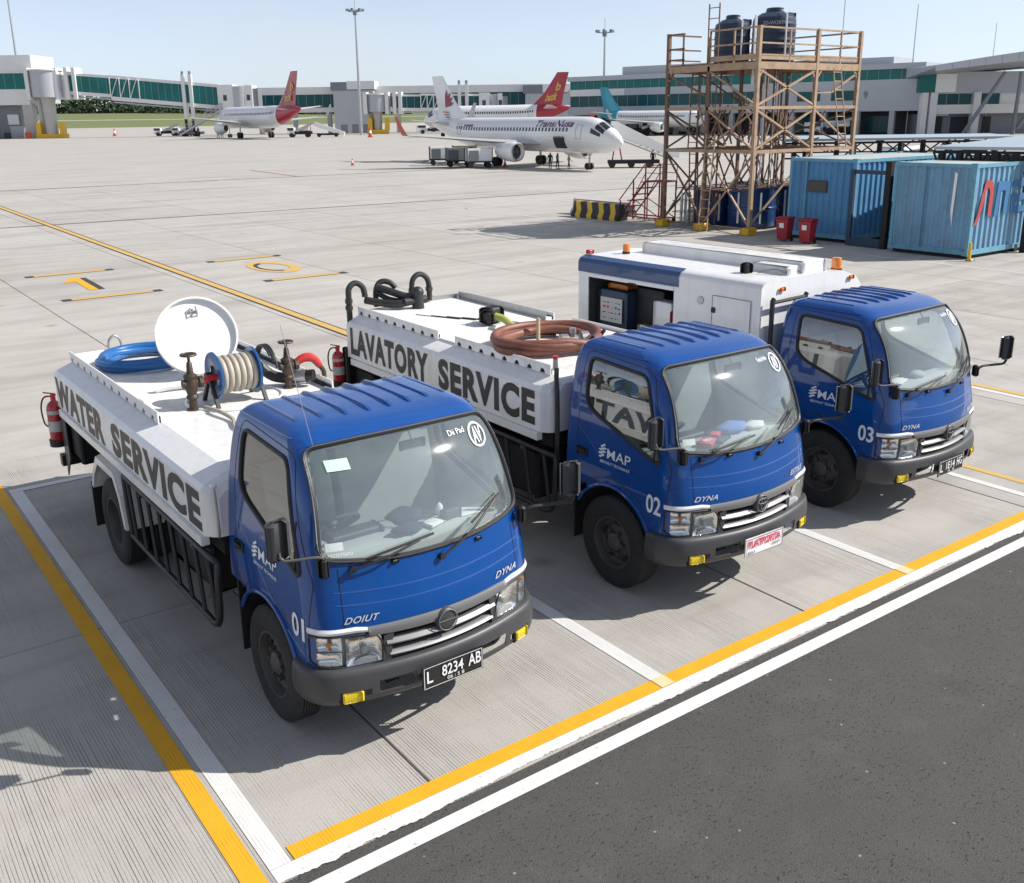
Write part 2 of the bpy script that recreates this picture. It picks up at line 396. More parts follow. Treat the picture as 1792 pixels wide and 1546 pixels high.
# ------------------------------------------------------------------ apron, road, far ground
g = MB(); g.sheet([(-900, -.25, -.03), (2200, -.25, -.03), (2600, 760, -.03), (-900, 760, -.03)])
apron = g.build('apron', M_CONC, None, False, fix=False); tag(apron, 'pale concrete apron with dark joints and painted lines', 'apron', kind='structure')
g = MB(); g.sheet([(-12, -.235, -.02), (44, -.235, -.02), (44, 64, -.02), (-12, 64, -.02)]); g.build('joint_bed', M_JOINT, apron, False, fix=False)
g = MB(); g.sheet([(-900, -400, -.006), (2200, -400, -.006), (2200, -.243, -.006), (-900, -.243, -.006)])
road = g.build('road', M_ASPH, None, False, fix=False); tag(road, 'dark grey asphalt service road in the foreground', 'road', kind='structure')
slab_cache = {}
def slab(x0, x1, y0, y1, m):
    k = (round(x1 - x0, 3), round(y1 - y0, 3), m.name)
    if k not in slab_cache:
        w_, d_ = k[0], k[1]; b = .006
        s = MB(); s.add([(0, 0, -.028), (w_, 0, -.028), (w_, d_, -.028), (0, d_, -.028), (0, 0, -b), (w_, 0, -b), (w_, d_, -b), (0, d_, -b), (b, b, 0), (w_ - b, b, 0), (w_ - b, d_ - b, 0), (b, d_ - b, 0)],
                        [(0, 1, 5, 4), (1, 2, 6, 5), (2, 3, 7, 6), (3, 0, 4, 7), (4, 5, 9, 8), (5, 6, 10, 9), (6, 7, 11, 10), (7, 4, 8, 11), (8, 9, 10, 11)])
        slab_cache[k] = s.mesh('concrete_slab', m, False)
    link('concrete_slab', slab_cache[k], apron, (x0, y0, 0))
J = .0065
for k in range(-4, 12):
    slab(.98 + 3.65 * k + J, .98 + 3.65 * (k + 1) - J, -.236, 3.27 - J, M_CONCG)
rows = [3.27, 8.3, 13.3, 18.3, 23.3, 28.3, 33.3, 38.3, 43.3, 48.3, 53.3, 58.3, 63.3]
for i in range(len(rows) - 1):
    for k in range(-4, 11):
        slab(2.8 + 3.74 * k + J, 2.8 + 3.74 * (k + 1) - J, rows[i] + J, rows[i + 1] - J, M_CONCG if i == 0 else M_CONC)

def strip(name, pts, m, z=.004, parent=apron):
    s = MB(); s.sheet([(p[0], p[1], z) for p in pts]); return s.build(name, m, parent, False, fix=False)
def rect(name, x0, x1, y0, y1, m, z=.004, parent=apron): return strip(name, [(x0, y0), (x1, y0), (x1, y1), (x0, y1)], m, z, parent)
# stall lines
rect('white_line', -.128, 0, -.123, 7.17, P_WHITE)
rect('white_line', -.128, 3.05, 7.06, 7.17, P_WHITE, .006)
for x in (2.876, 5.905): rect('white_line', x, x + .124, .002, 7.06, P_WHITE)
for x in (2.876, 5.905): rect('crossing_patch', x, x + .124, -.122, .0, P_CREAM, .008)
rect('yellow_line', .02, 30, -.123, 0, P_YEL)
strip('yellow_line', [(-.292, -.236), (-.167, -.236), (-.16, 9.5), (-.288, 9.5)], P_YEL)
# ragged white edge line on the apron rim
rg = MB(); n = 2200; top = []; bot = []
for i in range(n + 1):
    x = -.128 + i * (30.0 / n); top.append((x, -.1235, .003))
    d_ = sum(a_ * mnoise.noise(Vector((x * f_, f_ * .37, 0))) for f_, a_ in ((.7, .030), (3.1, .020), (11, .014), (37, .010), (70, .006)))
    bot.append((x, -.238 - max(-.03, d_), .003))
rg.add(top + bot, [(i, n + 1 + i, n + 2 + i, i + 1) for i in range(n)]); rg.build('ragged_white_line', P_WHA, apron, False, fix=False)
rect('white_line', -8, 40, -.439, -.327, P_WHA, -.002, road)
# bay lines right of the third truck
rect('white_line', 8.56, 8.66, -.0, 7, P_WHITE); rect('yellow_line', 8.93, 9.03, 0.0, 7, P_YELF)
rect('yellow_line', 12.40, 12.53, 0, 8.5, P_YELF); rect('white_line', 12.25, 12.35, 0, 8.5, P_WHITE)
# taxi line with black borders
strip('black_border', [(6.60, 7.5), (6.86, 7.5), (7.62, 62), (7.24, 62)], P_BLK, .004)
strip('yellow_line', [(6.645, 7.5), (6.815, 7.5), (7.54, 62), (7.32, 62)], P_YELF, .008)
for (x0, x1, y) in ((3.38, 5.68, 24.3), (3.3, 5.62, 19.82), (8.22, 10.5, 23.9), (8.12, 10.46, 19.45)):
    rect('black_border', x0, x1, y - .16, y + .16, P_BLK, .004); rect('yellow_bar', x0 + .22, x1 - .22, y - .12, y + .12, P_YELF, .008)
# painted 1 and 0
strip('painted_one', [(3.98, 22.55), (4.28, 23.35), (4.50, 23.3), (4.42, 20.95), (4.20, 20.95), (4.27, 22.6)], P_YEL, .008)
strip('black_border', [(4.52, 23.2), (4.66, 23.2), (4.58, 20.95), (4.43, 20.95)], P_BLK, .004)
zo = MB(); N = 40
for (ro, ri, z_, m_) in ((1.0, .62, .008, P_YELF),):
    vs = []
    for i in range(N):
        a = 2 * pi * i / N; vs.append((9.33 + .62 * ro * cos(a), 21.7 + 1.25 * ro * sin(a), z_)); vs.append((9.33 + .62 * ri * cos(a), 21.7 + 1.25 * ri * sin(a), z_))
    zo.add(vs, [(2 * i, (2 * i + 2) % (2 * N), (2 * i + 3) % (2 * N), 2 * i + 1) for i in range(N)])
zo.build('painted_zero', P_YELF, apron, False, fix=False)
zb = MB(); vs = []
for i in range(13):
    a = radians(95 + 14 * i); vs.append((9.33 + .46 * cos(a), 21.7 + .93 * sin(a), .010)); vs.append((9.33 + .36 * cos(a), 21.7 + .73 * sin(a), .010))
zb.add(vs, [(2 * i, 2 * i + 2, 2 * i + 3, 2 * i + 1) for i in range(12)]); zb.build('black_border', P_BLK, apron, False, fix=False)
# thin far lines
strip('blue_line', [(-60, 42.6), (-60, 42.85), (16, 38.5), (60, 36.1), (60, 35.9), (16, 38.3)], P_BLUE, .004)
strip('faint_white_line', [(-60, 37.2), (-60, 37.4), (18.3, 33.05), (40, 33.6), (40, 33.4), (18.3, 32.85)], P_WHF, .004)
strip('red_line', [(30.6, 75.6), (30.8, 75.6), (26.9, 39.3), (26.75, 39.3)], P_RED, -.02)
rect('white_line', 23.44, 23.58, -.0, 64, P_WHF)
# far rise: concrete, grass, runway strips
def band(name, y0, z0, y1, z1, m, label):
    s = MB(); s.sheet([(-900, y0, z0), (2200, y0, z0), (2200, y1, z1), (-900, y1, z1)])
    return tag(s.build(name, m, None, False, fix=False), label, name.replace('_', ' '), kind='structure')

# ------------------------------------------------------------------ truck materials
M_BLUE = mat('blue_cab_paint', (.0005, .060, .265), .30, 0, .9, var=.14, vscale=1.6, bump=.015, bscale=7, dirt=.06, dirtcol=(.07, .12, .22), rvar=.06, spec=.22)
M_WHITE = mat('white_tank_paint', (.79, .79, .78), .34, 0, .35, var=.03, vscale=3, dirt=.14, dirtcol=(.47, .44, .38), bump=.03, bscale=6, rvar=.08, streak=.34)
M_DECK = mat('grimy_white_deck', (.76, .75, .72), .6, 0, 0, var=.06, vscale=6, dirt=.55, dirtcol=(.40, .385, .36), bump=.15, bscale=60)
M_BLACK = mat('black_steel', (.014, .014, .016), .5, 0, 0, var=.3, bump=.05)
M_CHAS = mat('chassis_black', (.010, .010, .011), .75, var=.3, dirt=.3, dirtcol=(.05, .045, .04))
M_RUBBER = mat('tyre_rubber', (.020, .020, .020), .85, var=.25, vscale=9, dirt=.35, dirtcol=(.05, .047, .043), bump=.1, bscale=80)
M_RIM = mat('dark_wheel_steel', (.085, .080, .076), .55, .3, dirt=.5, dirtcol=(.07, .06, .05), vscale=10)
M_BUMP = mat('grey_bumper_plastic', (.048, .050, .055), .45, var=.08, bump=.05, bscale=120, dirt=.15)
M_TRIM = mat('black_rubber_trim', (.015, .014, .014), .5)
M_CHROME = mat('worn_chrome', (.62, .62, .63), .22, 1.0)
M_SILV = mat('silver_grille_plastic', (.20, .20, .205), .42, .35, .1)
M_LWHITE = mat('white_plastic', (.78, .79, .80), .3, 0, .4)
M_LET = mat('dark_lettering_vinyl', (.022, .021, .025), .45, var=.1)
M_LETW = mat('faded_brown_vinyl', (.085, .075, .072), .5, var=.2, vscale=8)
M_DECAL = mat('white_decal', (.78, .80, .82), .5)
M_SEAT = mat('grey_seat_cloth', (.36, .37, .36), .9, var=.15, bump=.2, bscale=200)
M_DASH = mat('pale_grey_dash', (.44, .46, .45), .7, var=.1, bump=.05, bscale=150)
M_LIN = mat('cab_lining', (.50, .51, .50), .85)
M_DARKIN = mat('dark_interior_plastic', (.03, .03, .032), .6)
M_YELLENS = mat('yellow_fog_lens', (.72, .55, .01), .12, 0, .6, var=.25, vscale=60, bump=.6, bscale=110)
M_AMBER = mat('amber_lens', (.72, .20, .02), .2, 0, .5)
M_REDLENS = mat('red_lens', (.50, .015, .015), .2, 0, .5)
M_STEEL = mat('galvanised_steel', (.42, .42, .42), .42, .8, var=.2, vscale=15, bump=.05)
M_BRASS = mat('tarnished_bronze', (.085, .062, .045), .55, .55, var=.35, vscale=25, bump=.25, bscale=60)
M_REDP = mat('red_handle_paint', (.55, .03, .025), .35, 0, .3)
M_EXT = mat('extinguisher_red', (.42, .012, .02), .25, 0, .6, var=.08)
M_LABEL = mat('silver_label', (.50, .50, .49), .45, .2, var=.25, vscale=40)
G_WIND = glass('windshield_glass', (.90, .96, .96), .05, .12, (.62, .76, .80), 2.1)
G_SIDE = glass('side_window_glass', (.56, .62, .60), .0, .02, (.3, .32, .32), 2.3)
G_LENS = glass('headlight_lens', (.93, .95, .96), .02, .04)
M_REFL = mat('headlight_reflector', (.85, .86, .88), .12, .95, bump=.25, bscale=45)
M_HLIN = mat('headlight_housing', (.55, .56, .57), .30, .35, var=.15, vscale=30)
M_HOSEB = mat('blue_rubber_hose', (.012, .12, .36), .38, var=.12, vscale=10, dirt=.12, dirtcol=(.2, .25, .3))
M_HOSEBR = mat('brown_rubber_hose', (.20, .070, .045), .5, var=.15, vscale=8, dirt=.3, dirtcol=(.3, .17, .12))
M_HOSEK = mat('black_rubber_hose', (.022, .022, .023), .5, var=.2, dirt=.15, dirtcol=(.15, .15, .15))
M_BEIGE = mat('beige_hose', (.40, .36, .30), .55, var=.15, vscale=20)

# ------------------------------------------------------------------ cab surface
# rows: z, half width, front y on the centre line, rear y
CAB = np.array([(.46, .845, -.862, .64), (.58, .848, -.868, .64), (.72, .850, -.876, .64), (.86, .850, -.882, .64), (1.0, .848, -.870, .64), (1.13, .842, -.846, .64), (1.25, .835, -.822, .64),
                (1.38, .823, -.797, .64), (1.50, .811, -.765, .64), (1.62, .797, -.726, .64), (1.74, .778, -.676, .638), (1.84, .758, -.620, .636), (1.92, .738, -.560, .632), (1.98, .716, -.500, .626),
                (2.03, .692, -.438, .615), (2.065, .660, -.370, .595), (2.09, .620, -.290, .565), (2.105, .570, -.205, .525), (2.112, .52, -.14, .48)])
def cr(tab, v):
    i = int(min(max(v, 0), len(tab) - 1.000001)); t = v - i; n = len(tab)
    a, b, c, d = tab[max(i - 1, 0)], tab[i], tab[min(i + 1, n - 1)], tab[min(i + 2, n - 1)]
    return .5 * (2 * b + (c - a) * t + (2 * a - 5 * b + 4 * c - d) * t * t + (3 * b - a - 3 * c + d) * t ** 3)
VV = np.linspace(0, len(CAB) - 1, 600); CS = np.array([cr(CAB, v) for v in VV]); ZZ = np.maximum.accumulate(CS[:, 0])
def cw(z): return float(np.interp(z, ZZ, CS[:, 1]))
def cyf(z): return float(np.interp(z, ZZ, CS[:, 2]))
KF, KC, NC = .235, .13, 20
def front_y(x, z):
    w_ = cw(z); r_ = min(abs(x) / w_, 1.0); return cyf(z) + KF * x * x + KC * r_ ** NC
def side_x(y, z):
    w_ = cw(z); d = y - cyf(z); lo, hi = .5, 1.0
    if d >= KF * w_ * w_ + KC: return w_
    for _ in range(24):
        m_ = (lo + hi) / 2
        if KF * (w_ * m_) ** 2 + KC * m_ ** NC < d: lo = m_
        else: hi = m_
    return w_ * lo
def FP(x, z, off=0.0):
    """point on the cab front, pushed out by off"""
    e = .004; y = front_y(x, z); dx = (front_y(x + e, z) - front_y(x - e, z)) / (2 * e); dz = (front_y(x, z + e) - front_y(x, z - e)) / (2 * e)
    n_ = Vector((dx, -1, dz)).normalized(); return Vector((x, y, z)) + n_ * off
def SP(y, z, s, off=0.0):
    x = side_x(y, z); e = .004; dz = (side_x(y, z + e) - side_x(y, z - e)) / (2 * e); dy = (side_x(y + e, z) - side_x(y - e, z)) / (2 * e)
    n_ = Vector((1, -dy, -dz)).normalized(); return Vector((s * (x + n_.x * off), y + n_.y * off, z + n_.z * off))
def round_poly(P, r, n=5):
    out = []; m = len(P)
    for i in range(m):
        a, b, c = Vector((*P[i - 1], 0)), Vector((*P[i], 0)), Vector((*P[(i + 1) % m], 0)); ri = r[i] if hasattr(r, '__len__') else r
        p = b + unit(a - b) * min(ri, (a - b).length * .48); q = b + unit(c - b) * min(ri, (c - b).length * .48)
        for k in range(n + 1):
            t = k / n; w_ = p * (1 - t) ** 2 + b * 2 * t * (1 - t) + q * t * t; out.append((w_.x, w_.y))
    return out
def dens(P, st=.03):
    out = []; m = len(P)
    for i in range(m):
        a, b = P[i], P[(i + 1) % m]; L = math.dist(a, b); k = max(1, int(L / st))
        for j in range(k): out.append((a[0] + (b[0] - a[0]) * j / k, a[1] + (b[1] - a[1]) * j / k))
    return out
def inpoly(P, X, Y):
    P = np.array(P); ins = np.zeros(X.shape, bool); j = len(P) - 1
    for i in range(len(P)):
        xi, yi = P[i]; xj, yj = P[j]
        c = ((yi > Y) != (yj > Y)) & (X < (xj - xi) * (Y - yi) / (yj - yi + 1e-12) + xi); ins ^= c; j = i
    return ins
WS = round_poly([(-.745, 1.395), (-.40, 1.345), (0, 1.335), (.40, 1.345), (.745, 1.395), (.672, 2.01), (.35, 2.03), (0, 2.035), (-.35, 2.03), (-.672, 2.01)], [.09, .2, .2, .2, .09, .09, .2, .2, .2, .09])
SW = round_poly([(-.545, 1.262), (-.50, 1.42), (-.285, 1.935), (.43, 1.965), (.405, 1.60), (.31, 1.52)], [.05, .1, .09, .06, .06, .10])
ARC = [(.565 * cos(radians(a)), .43 + .565 * sin(radians(a))) for a in range(40, 172, 6)]
DOOR = round_poly([(-.605, .66), (-.64, 1.24), (-.56, 1.42), (-.335, 1.985), (.485, 2.018), (.50, 1.5)], [.02, .05, .15, .11, .06, .02])[0:] + [(.47, .95)] + ARC[1:-1]
HL = round_poly([(.90, .915), (.55, .905), (.475, .885), (.43, .80), (.412, .69), (.60, .668), (.80, .698), (.90, .72)], .03, 3)
GRI = [(-.53, .945), (.53, .945), (.475, .885), (.43, .80), (.412, .67), (-.412, .67), (-.43, .80), (-.475, .885)]
GRI2 = HL

def cab_grid():
    # level parameters with even spacing
    arc = np.concatenate([[0], np.cumsum(np.hypot(np.diff(CS[:, 0]), np.hypot(np.diff(CS[:, 1]), np.diff(CS[:, 2]))))])
    nl = 150; vs = np.interp(np.linspace(0, arc[-1], nl), arc, VV)
    lev = np.array([cr(CAB, v) for v in vs])
    # x fractions with even arc length round the corner
    t = np.linspace(-1, 1, 4001); w_ = .85; yy = KF * (w_ * t) ** 2 + KC * np.abs(t) ** NC
    al = np.concatenate([[0], np.cumsum(np.hypot(np.diff(t) * w_, np.diff(yy)))]); fx = np.interp(np.linspace(0, al[-1], 171), al, t)
    ns = 92; sides = np.linspace(0, 1, ns + 1)[1:]
    V = []; 
    for z, w_, yf, yr in lev:
        ring = [(w_ * a, yf + KF * (w_ * a) ** 2 + KC * abs(a) ** NC, z) for a in fx]
        y0 = yf + KF * w_ * w_ + KC; y1 = yr - .035
        ring += [(w_, y0 + (y1 - y0) * s_, z) for s_ in sides]
        ring += [(w_ - .010, yr - .010, z), (w_ - .035, yr, z)] + [((w_ - .035) * (1 - 2 * k / 16), yr, z) for k in range(1, 17)] + [(-(w_ - .010), yr - .010, z)]
        ring += [(-w_, y0 + (y1 - y0) * s_, z) for s_ in sides[::-1]]
        V.append(ring)
    n = len(V[0])
    z, w_, yf, yr = lev[-1]; yc = (yf + KF * w_ * w_ + yr) / 2; base = np.array(V[-1])
    for s_ in np.linspace(.96, .04, 14):
        ring = np.stack([base[:, 0] * s_, yc + (base[:, 1] - yc) * s_, z + .016 * (1 - s_ * s_) + 0 * base[:, 0]], 1); V.append([tuple(p) for p in ring])
    V = np.array(V); m = len(V)
    I = np.arange(m * n).reshape(m, n)
    Q = np.stack([I[:-1, :], np.roll(I, -1, 1)[:-1, :], np.roll(I, -1, 1)[1:, :], I[1:, :]], -1).reshape(-1, 4)
    P = V.reshape(-1, 3); Ctr = P[Q].mean(1)
    return P, Q, Ctr, I[-1]
CP, CQ, CC, CLAST = cab_grid()
wz = np.interp(CC[:, 2], ZZ, CS[:, 1])
frontish = (CC[:, 1] < -.2) & (np.abs(CC[:, 0]) < .97 * wz) | (CC[:, 1] < -.63)
sideish = np.abs(CC[:, 0]) > .90 * wz
in_ws = frontish & (CC[:, 1] < -.2) & inpoly(WS, CC[:, 0], CC[:, 2])
in_sw = sideish & inpoly(SW, CC[:, 1], CC[:, 2]) & ~in_ws
hl = frontish & (CC[:, 1] < -.665) & (inpoly(HL, CC[:, 0], CC[:, 2]) | inpoly(HL, -CC[:, 0], CC[:, 2]))
gri = frontish & inpoly(GRI, CC[:, 0], CC[:, 2])
arch = sideish & ((CC[:, 1] ** 2 + (CC[:, 2] - .43) ** 2 < .505 ** 2) | ((CC[:, 1] > .34) & (CC[:, 2] < .86)))
rearlow = (CC[:, 1] > .60) & (CC[:, 2] < .86)
in_door = sideish & (CC[:, 1] > -.66) & inpoly(DOOR, CC[:, 1], CC[:, 2]) & ~in_sw & ~arch & ~hl
nose = (CC[:, 1] < -.50) & (CC[:, 2] < .655)
body = ~(nose | in_ws | in_sw | hl | gri | arch | rearlow | in_door)
def grid_mesh(name, sel, m, cap=False, f=None):
    q = CQ[sel]; used, inv = np.unique(q.ravel(), return_inverse=True); P = CP[used].copy()
    fs = [tuple(x) for x in inv.reshape(-1, 4)]
    if f is not None: P = f(P)
    if cap: mp = {int(u): i for i, u in enumerate(used)}; fs.append(tuple(mp[int(i)] for i in CLAST if int(i) in mp))
    me = bpy.data.meshes.new(name); me.from_pydata([tuple(p) for p in P], [], fs)
    bm = bmesh.new(); bm.from_mesh(me); bmesh.ops.recalc_face_normals(bm, faces=bm.faces)
    bm.to_mesh(me); bm.free(); me.materials.append(m); me.polygons.foreach_set('use_smooth', [True] * len(me.polygons)); me.update(); return me
def shrink(k):
    c = np.array([0, -.12, 1.25]); return lambda P: c + (P - c) * k
def front_path(P, off, close=True): return [FP(x, z, off) for x, z in P]

def front_band(top, bot, off0, off1, n=40, x0=-1, x1=1, thick=.03):
    """curved bar on the cab front: top/bot give z for x"""
    s = MB(); vs = []
    for i in range(n + 1):
        x = x0 + (x1 - x0) * i / n
        zt, zb = top(x), bot(x); zm = (zt + zb) / 2
        for z, o in ((zt, off0 - thick), (zt, off0), (zm, off1), (zb, off0), (zb, off0 - thick)): vs.append(FP(x, z, o))
    fs = []
    for i in range(n):
        for k in range(5): fs.append((i * 5 + k, i * 5 + (k + 1) % 5, (i + 1) * 5 + (k + 1) % 5, (i + 1) * 5 + k))
    fs += [tuple(range(5)), tuple(reversed(range(n * 5, n * 5 + 5)))]
    return s.add(vs, fs)

# ------------------------------------------------------------------ wheel
def tyre_mesh():
    s = MB(); prof = [(.225, -.085), (.25, -.10), (.33, -.108), (.375, -.10), (.398, -.088)]
    for k in range(7):
        y0 = -.075 + k * .0215
        prof += [(.41, y0), (.41, y0 + .014), (.399, y0 + .016), (.399, y0 + .0195)]
    prof += [(.41, .076), (.398, .088), (.375, .10), (.33, .108), (.25, .10), (.225, .085)]
    s.lathe(prof, (0, 0, 0), (1, 0, 0), 56, closed=True); return s.mesh('tyre', M_RUBBER, 40)
def rim_mesh(dual):
    s = MB(); d = -1
    k = .055 if dual else -.02
    s.lathe([(.228, -.088), (.235, -.094), (.222, -.094), (.212, -.06), (.205, k - .01), (.17, k), (.12, k - .025 if not dual else k + .01), (.085, k - .03 if not dual else k), (.08, k - .055 if not dual else k - .02), (.05, k - .075 if not dual else k - .04), (.0001, k - .08 if not dual else k - .045)], (0, 0, 0), (1, 0, 0), 40, caps=False)
    return s.mesh('rim', M_RIM, 40)
def nut_mesh():
    s = MB(); s.cyl((0, 0, 0), (-.035, 0, 0), .017, n=6); return s.mesh('wheel_nut', M_RIM, False)
def slot_mesh():
    s = MB(); vs = [Vector((-.036, .024 * sin(b), .042 * cos(b))) for b in [2 * pi * k / 12 for k in range(12)]]
    s.add(vs + [v + Vector((.02, 0, 0)) for v in vs], [tuple(range(12)), tuple(range(23, 11, -1))] + [(k, 12 + k, 12 + (k + 1) % 12, (k + 1) % 12) for k in range(12)])
    return s.mesh('rim_slot', M_TRIM, False)
ME_TYRE, ME_RIM, ME_RIMD, ME_NUT, ME_SLOT = tyre_mesh(), rim_mesh(False), rim_mesh(True), nut_mesh(), slot_mesh()
def wheel(parent, x, y, dual=False):
    """single wheel; outer face towards sign(x)"""
    w_ = link('wheel', ME_RIMD if dual else ME_RIM, parent, (x, y, .41), (0, 0, 0 if x < 0 else pi))
    link('tyre', ME_TYRE, w_)
    if x < 0:                                                     # only the near side faces the camera
        for i in range(6):
            a = 2 * pi * i / 6; link('wheel_nut', ME_NUT, w_, (.02 if dual else -.05, .105 * cos(a), .105 * sin(a)))
        if not dual:
            for i in range(5):
                a = 2 * pi * (i + .25) / 5; link('rim_slot', ME_SLOT, w_, (0, .168 * cos(a), .168 * sin(a)), (a, 0, 0))
    return w_

# ------------------------------------------------------------------ cab parts shared by the three trucks
def make_cab(T):
    cab = link('cab', grid_mesh('cab', body, M_BLUE, True), T)
    link('cab_lining', grid_mesh('cab_lining', (body | in_door) & (CC[:, 2] > .95), M_LIN, False, shrink(.955)), T)
    # roof ribs
    for i in range(8):
        x = -.56 + 1.12 * i / 7; s = MB(); pts = []
        y0, y1 = .575 - .06 * abs(x), -.20 + .30 * x * x
        for k in range(13):
            y = y0 + (y1 - y0) * k / 12
            # roof height under the rib
            zr = 2.112 + .016 * max(0, 1 - (x / .52) ** 2)
            if abs(x) > .50: zr -= .010
            if y > .46: zr -= (y - .46) ** 2 * 2.2 + (y - .46) * .06
            if y < -.02: zr -= (-.02 - y) ** 2 * .9
            pts.append((x, y, zr))
        vs = []; 
        for j, p in enumerate(pts):
            h = .011 if 0 < j < 12 else -.004
            vs += [(p[0] - .016, p[1], p[2] - .012), (p[0] - .010, p[1], p[2] + h), (p[0] + .010, p[1], p[2] + h), (p[0] + .016, p[1], p[2] - .012)]
        s.add(vs, [(a * 4 + k, a * 4 + k + 1, a * 4 + k + 5, a * 4 + k + 4) for a in range(12) for k in range(3)])
        s.build('roof_rib', M_BLUE, cab, 60, fix=False)
    for s_ in (-1, 1):                                             # drip rail
        MB().tube([Vector((s_ * (side_x(y, 2.045) + .004), y, 2.045)) for y in np.linspace(-.22, .58, 16)], .007, 6).build('drip_rail', M_BLUE, cab)
    # windshield
    ws = link('windshield', grid_mesh('windshield', in_ws, G_WIND, False, shrink(.996)), T)
    MB().tube(front_path(dens(WS), .002), .0165, 8, True).build('windshield_seal', M_TRIM, ws)
    MB().tube(front_path(dens(WS), .012), .0065, 6, True).build('seal_insert', M_CHROME, ws)
    # wipers
    for xp, zp, xa, za, xb, zb in ((-.57, 1.318, -.13, 1.415, -.44, 1.375), (.02, 1.272, .50, 1.50, .30, 1.425)):
        s = MB(); s.cyl(FP(xp, zp, -.005), FP(xp, zp, .035), .022, n=10)
        mid = FP((xa + xp) / 2, (za + zp) / 2, .06); s.tube([FP(xp, zp, .03), FP(xp + (xa - xp) * .25, zp + (za - zp) * .25, .05), mid, FP(xa, za, .035)], .008, 6)
        s.build('wiper_arm', M_BLACK, ws)
        s = MB(); L = [(xa + (xa - xb) * k, za + (za - zb) * k) for k in (-1.1, -.6, -.1, .35)]
        s.tube([FP(x, z + (.0 if i in (0, 3) else .004), .024) for i, (x, z) in enumerate(L)], .008, 6); s.build('wiper_blade', M_TRIM, ws)
    for x, z in ((-.30, 1.315), (.33, 1.30)):
        MB().cbox(FP(x, z, .006), (.05, .03, .022), 0, .006).build('washer_nozzle', M_TRIM, cab)
    # sun-facing stickers
    # doors
    for s_ in (-1, 1):
        sel = in_door & (CC[:, 0] * s_ > 0)
        d = link('door', grid_mesh('door', sel, M_BLUE), T)
        gl = link('side_window', grid_mesh('side_window', in_sw & (CC[:, 0] * s_ > 0), G_SIDE, False, shrink(.994)), d)
        MB().tube([SP(y, z, s_, .000) for y, z in dens(SW)], .0155, 8, True).build('window_seal', M_TRIM, d)
        MB().tube([SP(y, z, s_, -.0015) for y, z in dens(DOOR, .02)], .0042, 6, True).build('door_gap', M_TRIM, d)
        dp = [SP(y, z, s_, .016) for y, z in ((-.525, 1.275), (-.485, 1.42))]
        MB().tube([SP(-.47 + .0 * k, 1.30 + .10 * k, s_, -.002) for k in range(4)], .009, 6).build('quarter_bar', M_TRIM, d)
        h = MB(); h.cbox(SP(.405, 1.145, s_, .004), (.022, .14, .075), 0, .010); h.build('door_handle', M_TRIM, d)
        MB().bar(SP(.455, 1.155, s_, .020), SP(.355, 1.155, s_, .020), .012, .022).build('handle_grip', M_BLACK, d)
        # soft crease lines pressed in the door
        MB().tube([SP(y, z, s_, -.006) for y, z in smooth_path([(.49, 1.30, 0), (.20, 1.24, 0), (-.15, 1.02, 0), (-.50, .78, 0)], 8) for y, z in [(y, z)]] if False else [SP(p.x, p.y, s_, -.0075) for p in smooth_path([(.47, 1.36, 0), (.30, 1.25, 0), (.05, 1.06, 0), (-.25, .86, 0), (-.58, .74, 0)], 8)], .010, 6).build('pressed_crease', M_BLUE, d)
        # wheel arch lip, liner and flap
        MB().tube([Vector((s_ * (side_x(max(-.62, .50 * cos(a)), .43 + .50 * sin(a)) + .004), .50 * cos(a), .43 + .50 * sin(a))) for a in [radians(30 + 4.2 * k) for k in range(35)]], .016, 8).build('arch_lip', M_BLUE, cab)
        s = MB(); vs = []
        for k in range(25):
            a = radians(8 + 164 * k / 24)
            for x in (.82, .40): vs.append((s_ * x, .495 * cos(a), .43 + .485 * sin(a)))
        s.add(vs, [(2 * k, 2 * k + 2, 2 * k + 3, 2 * k + 1) for k in range(24)]); s.build('wheel_well', M_CHAS, cab, 40, fix=False)
        MB().cbox((s_ * .70, .50, .58), (.30, .018, .56)).build('mud_flap', M_TRIM, T)
        # sill step
        MB().prism([(-.50, .46), (-.62, .46), (-.64, .66), (-.50, .66), (-.43, .50)], (s_ * .845, 0, 0), (0, 1, 0), (0, 0, 1), (-s_ * .2, 0, 0)).build('sill', M_CHAS, cab)
        # mirrors
    mL = MB(); c = Vector((-1.00, -.655, 1.60)); mL.cbox(c, (.155, .075, .25), radians(12), .035); mL = mL.build('mirror', M_BUMP, T, 50)
    MB().cbox(c + Vector((.008, .036, 0)), (.135, .012, .225), radians(12), .004).build('mirror_glass', M_CHROME, mL)
    MB().tube(smooth_path([(-.745, -.72, 1.40), (-.78, -.73, 1.455), (-.98, -.69, 1.475), (-1.00, -.66, 1.52)], 5), .0085, 8).build('mirror_arm', M_RIM, mL)
    MB().cbox((-.752, -.715, 1.37), (.055, .075, .13), radians(25), .022).build('mirror_mount', M_TRIM, mL)
    mR = MB(); c = Vector((1.075, -.86, 1.565)); mR.cbox(c, (.135, .07, .25), radians(-14), .032); mR = mR.build('mirror', M_BUMP, T, 50)
    MB().cbox(c + Vector((-.008, .034, 0)), (.115, .012, .225), radians(-14), .004).build('mirror_glass', M_CHROME, mR)
    MB().tube(smooth_path([(.745, -.72, 1.33), (.80, -.75, 1.385), (.95, -.79, 1.385), (1.08, -.83, 1.385), (1.10, -.85, 1.42), (1.09, -.86, 1.47)], 5), .013, 8).build('mirror_arm', M_TRIM, mR)
    MB().cbox((.752, -.715, 1.34), (.055, .075, .12), radians(-25), .022).build('mirror_mount', M_TRIM, mR)
    MB().cbox(FP(.655, 1.50, -.05), (.05, .02, .17), 0, .008).build('inner_mirror', M_DARKIN, ws)
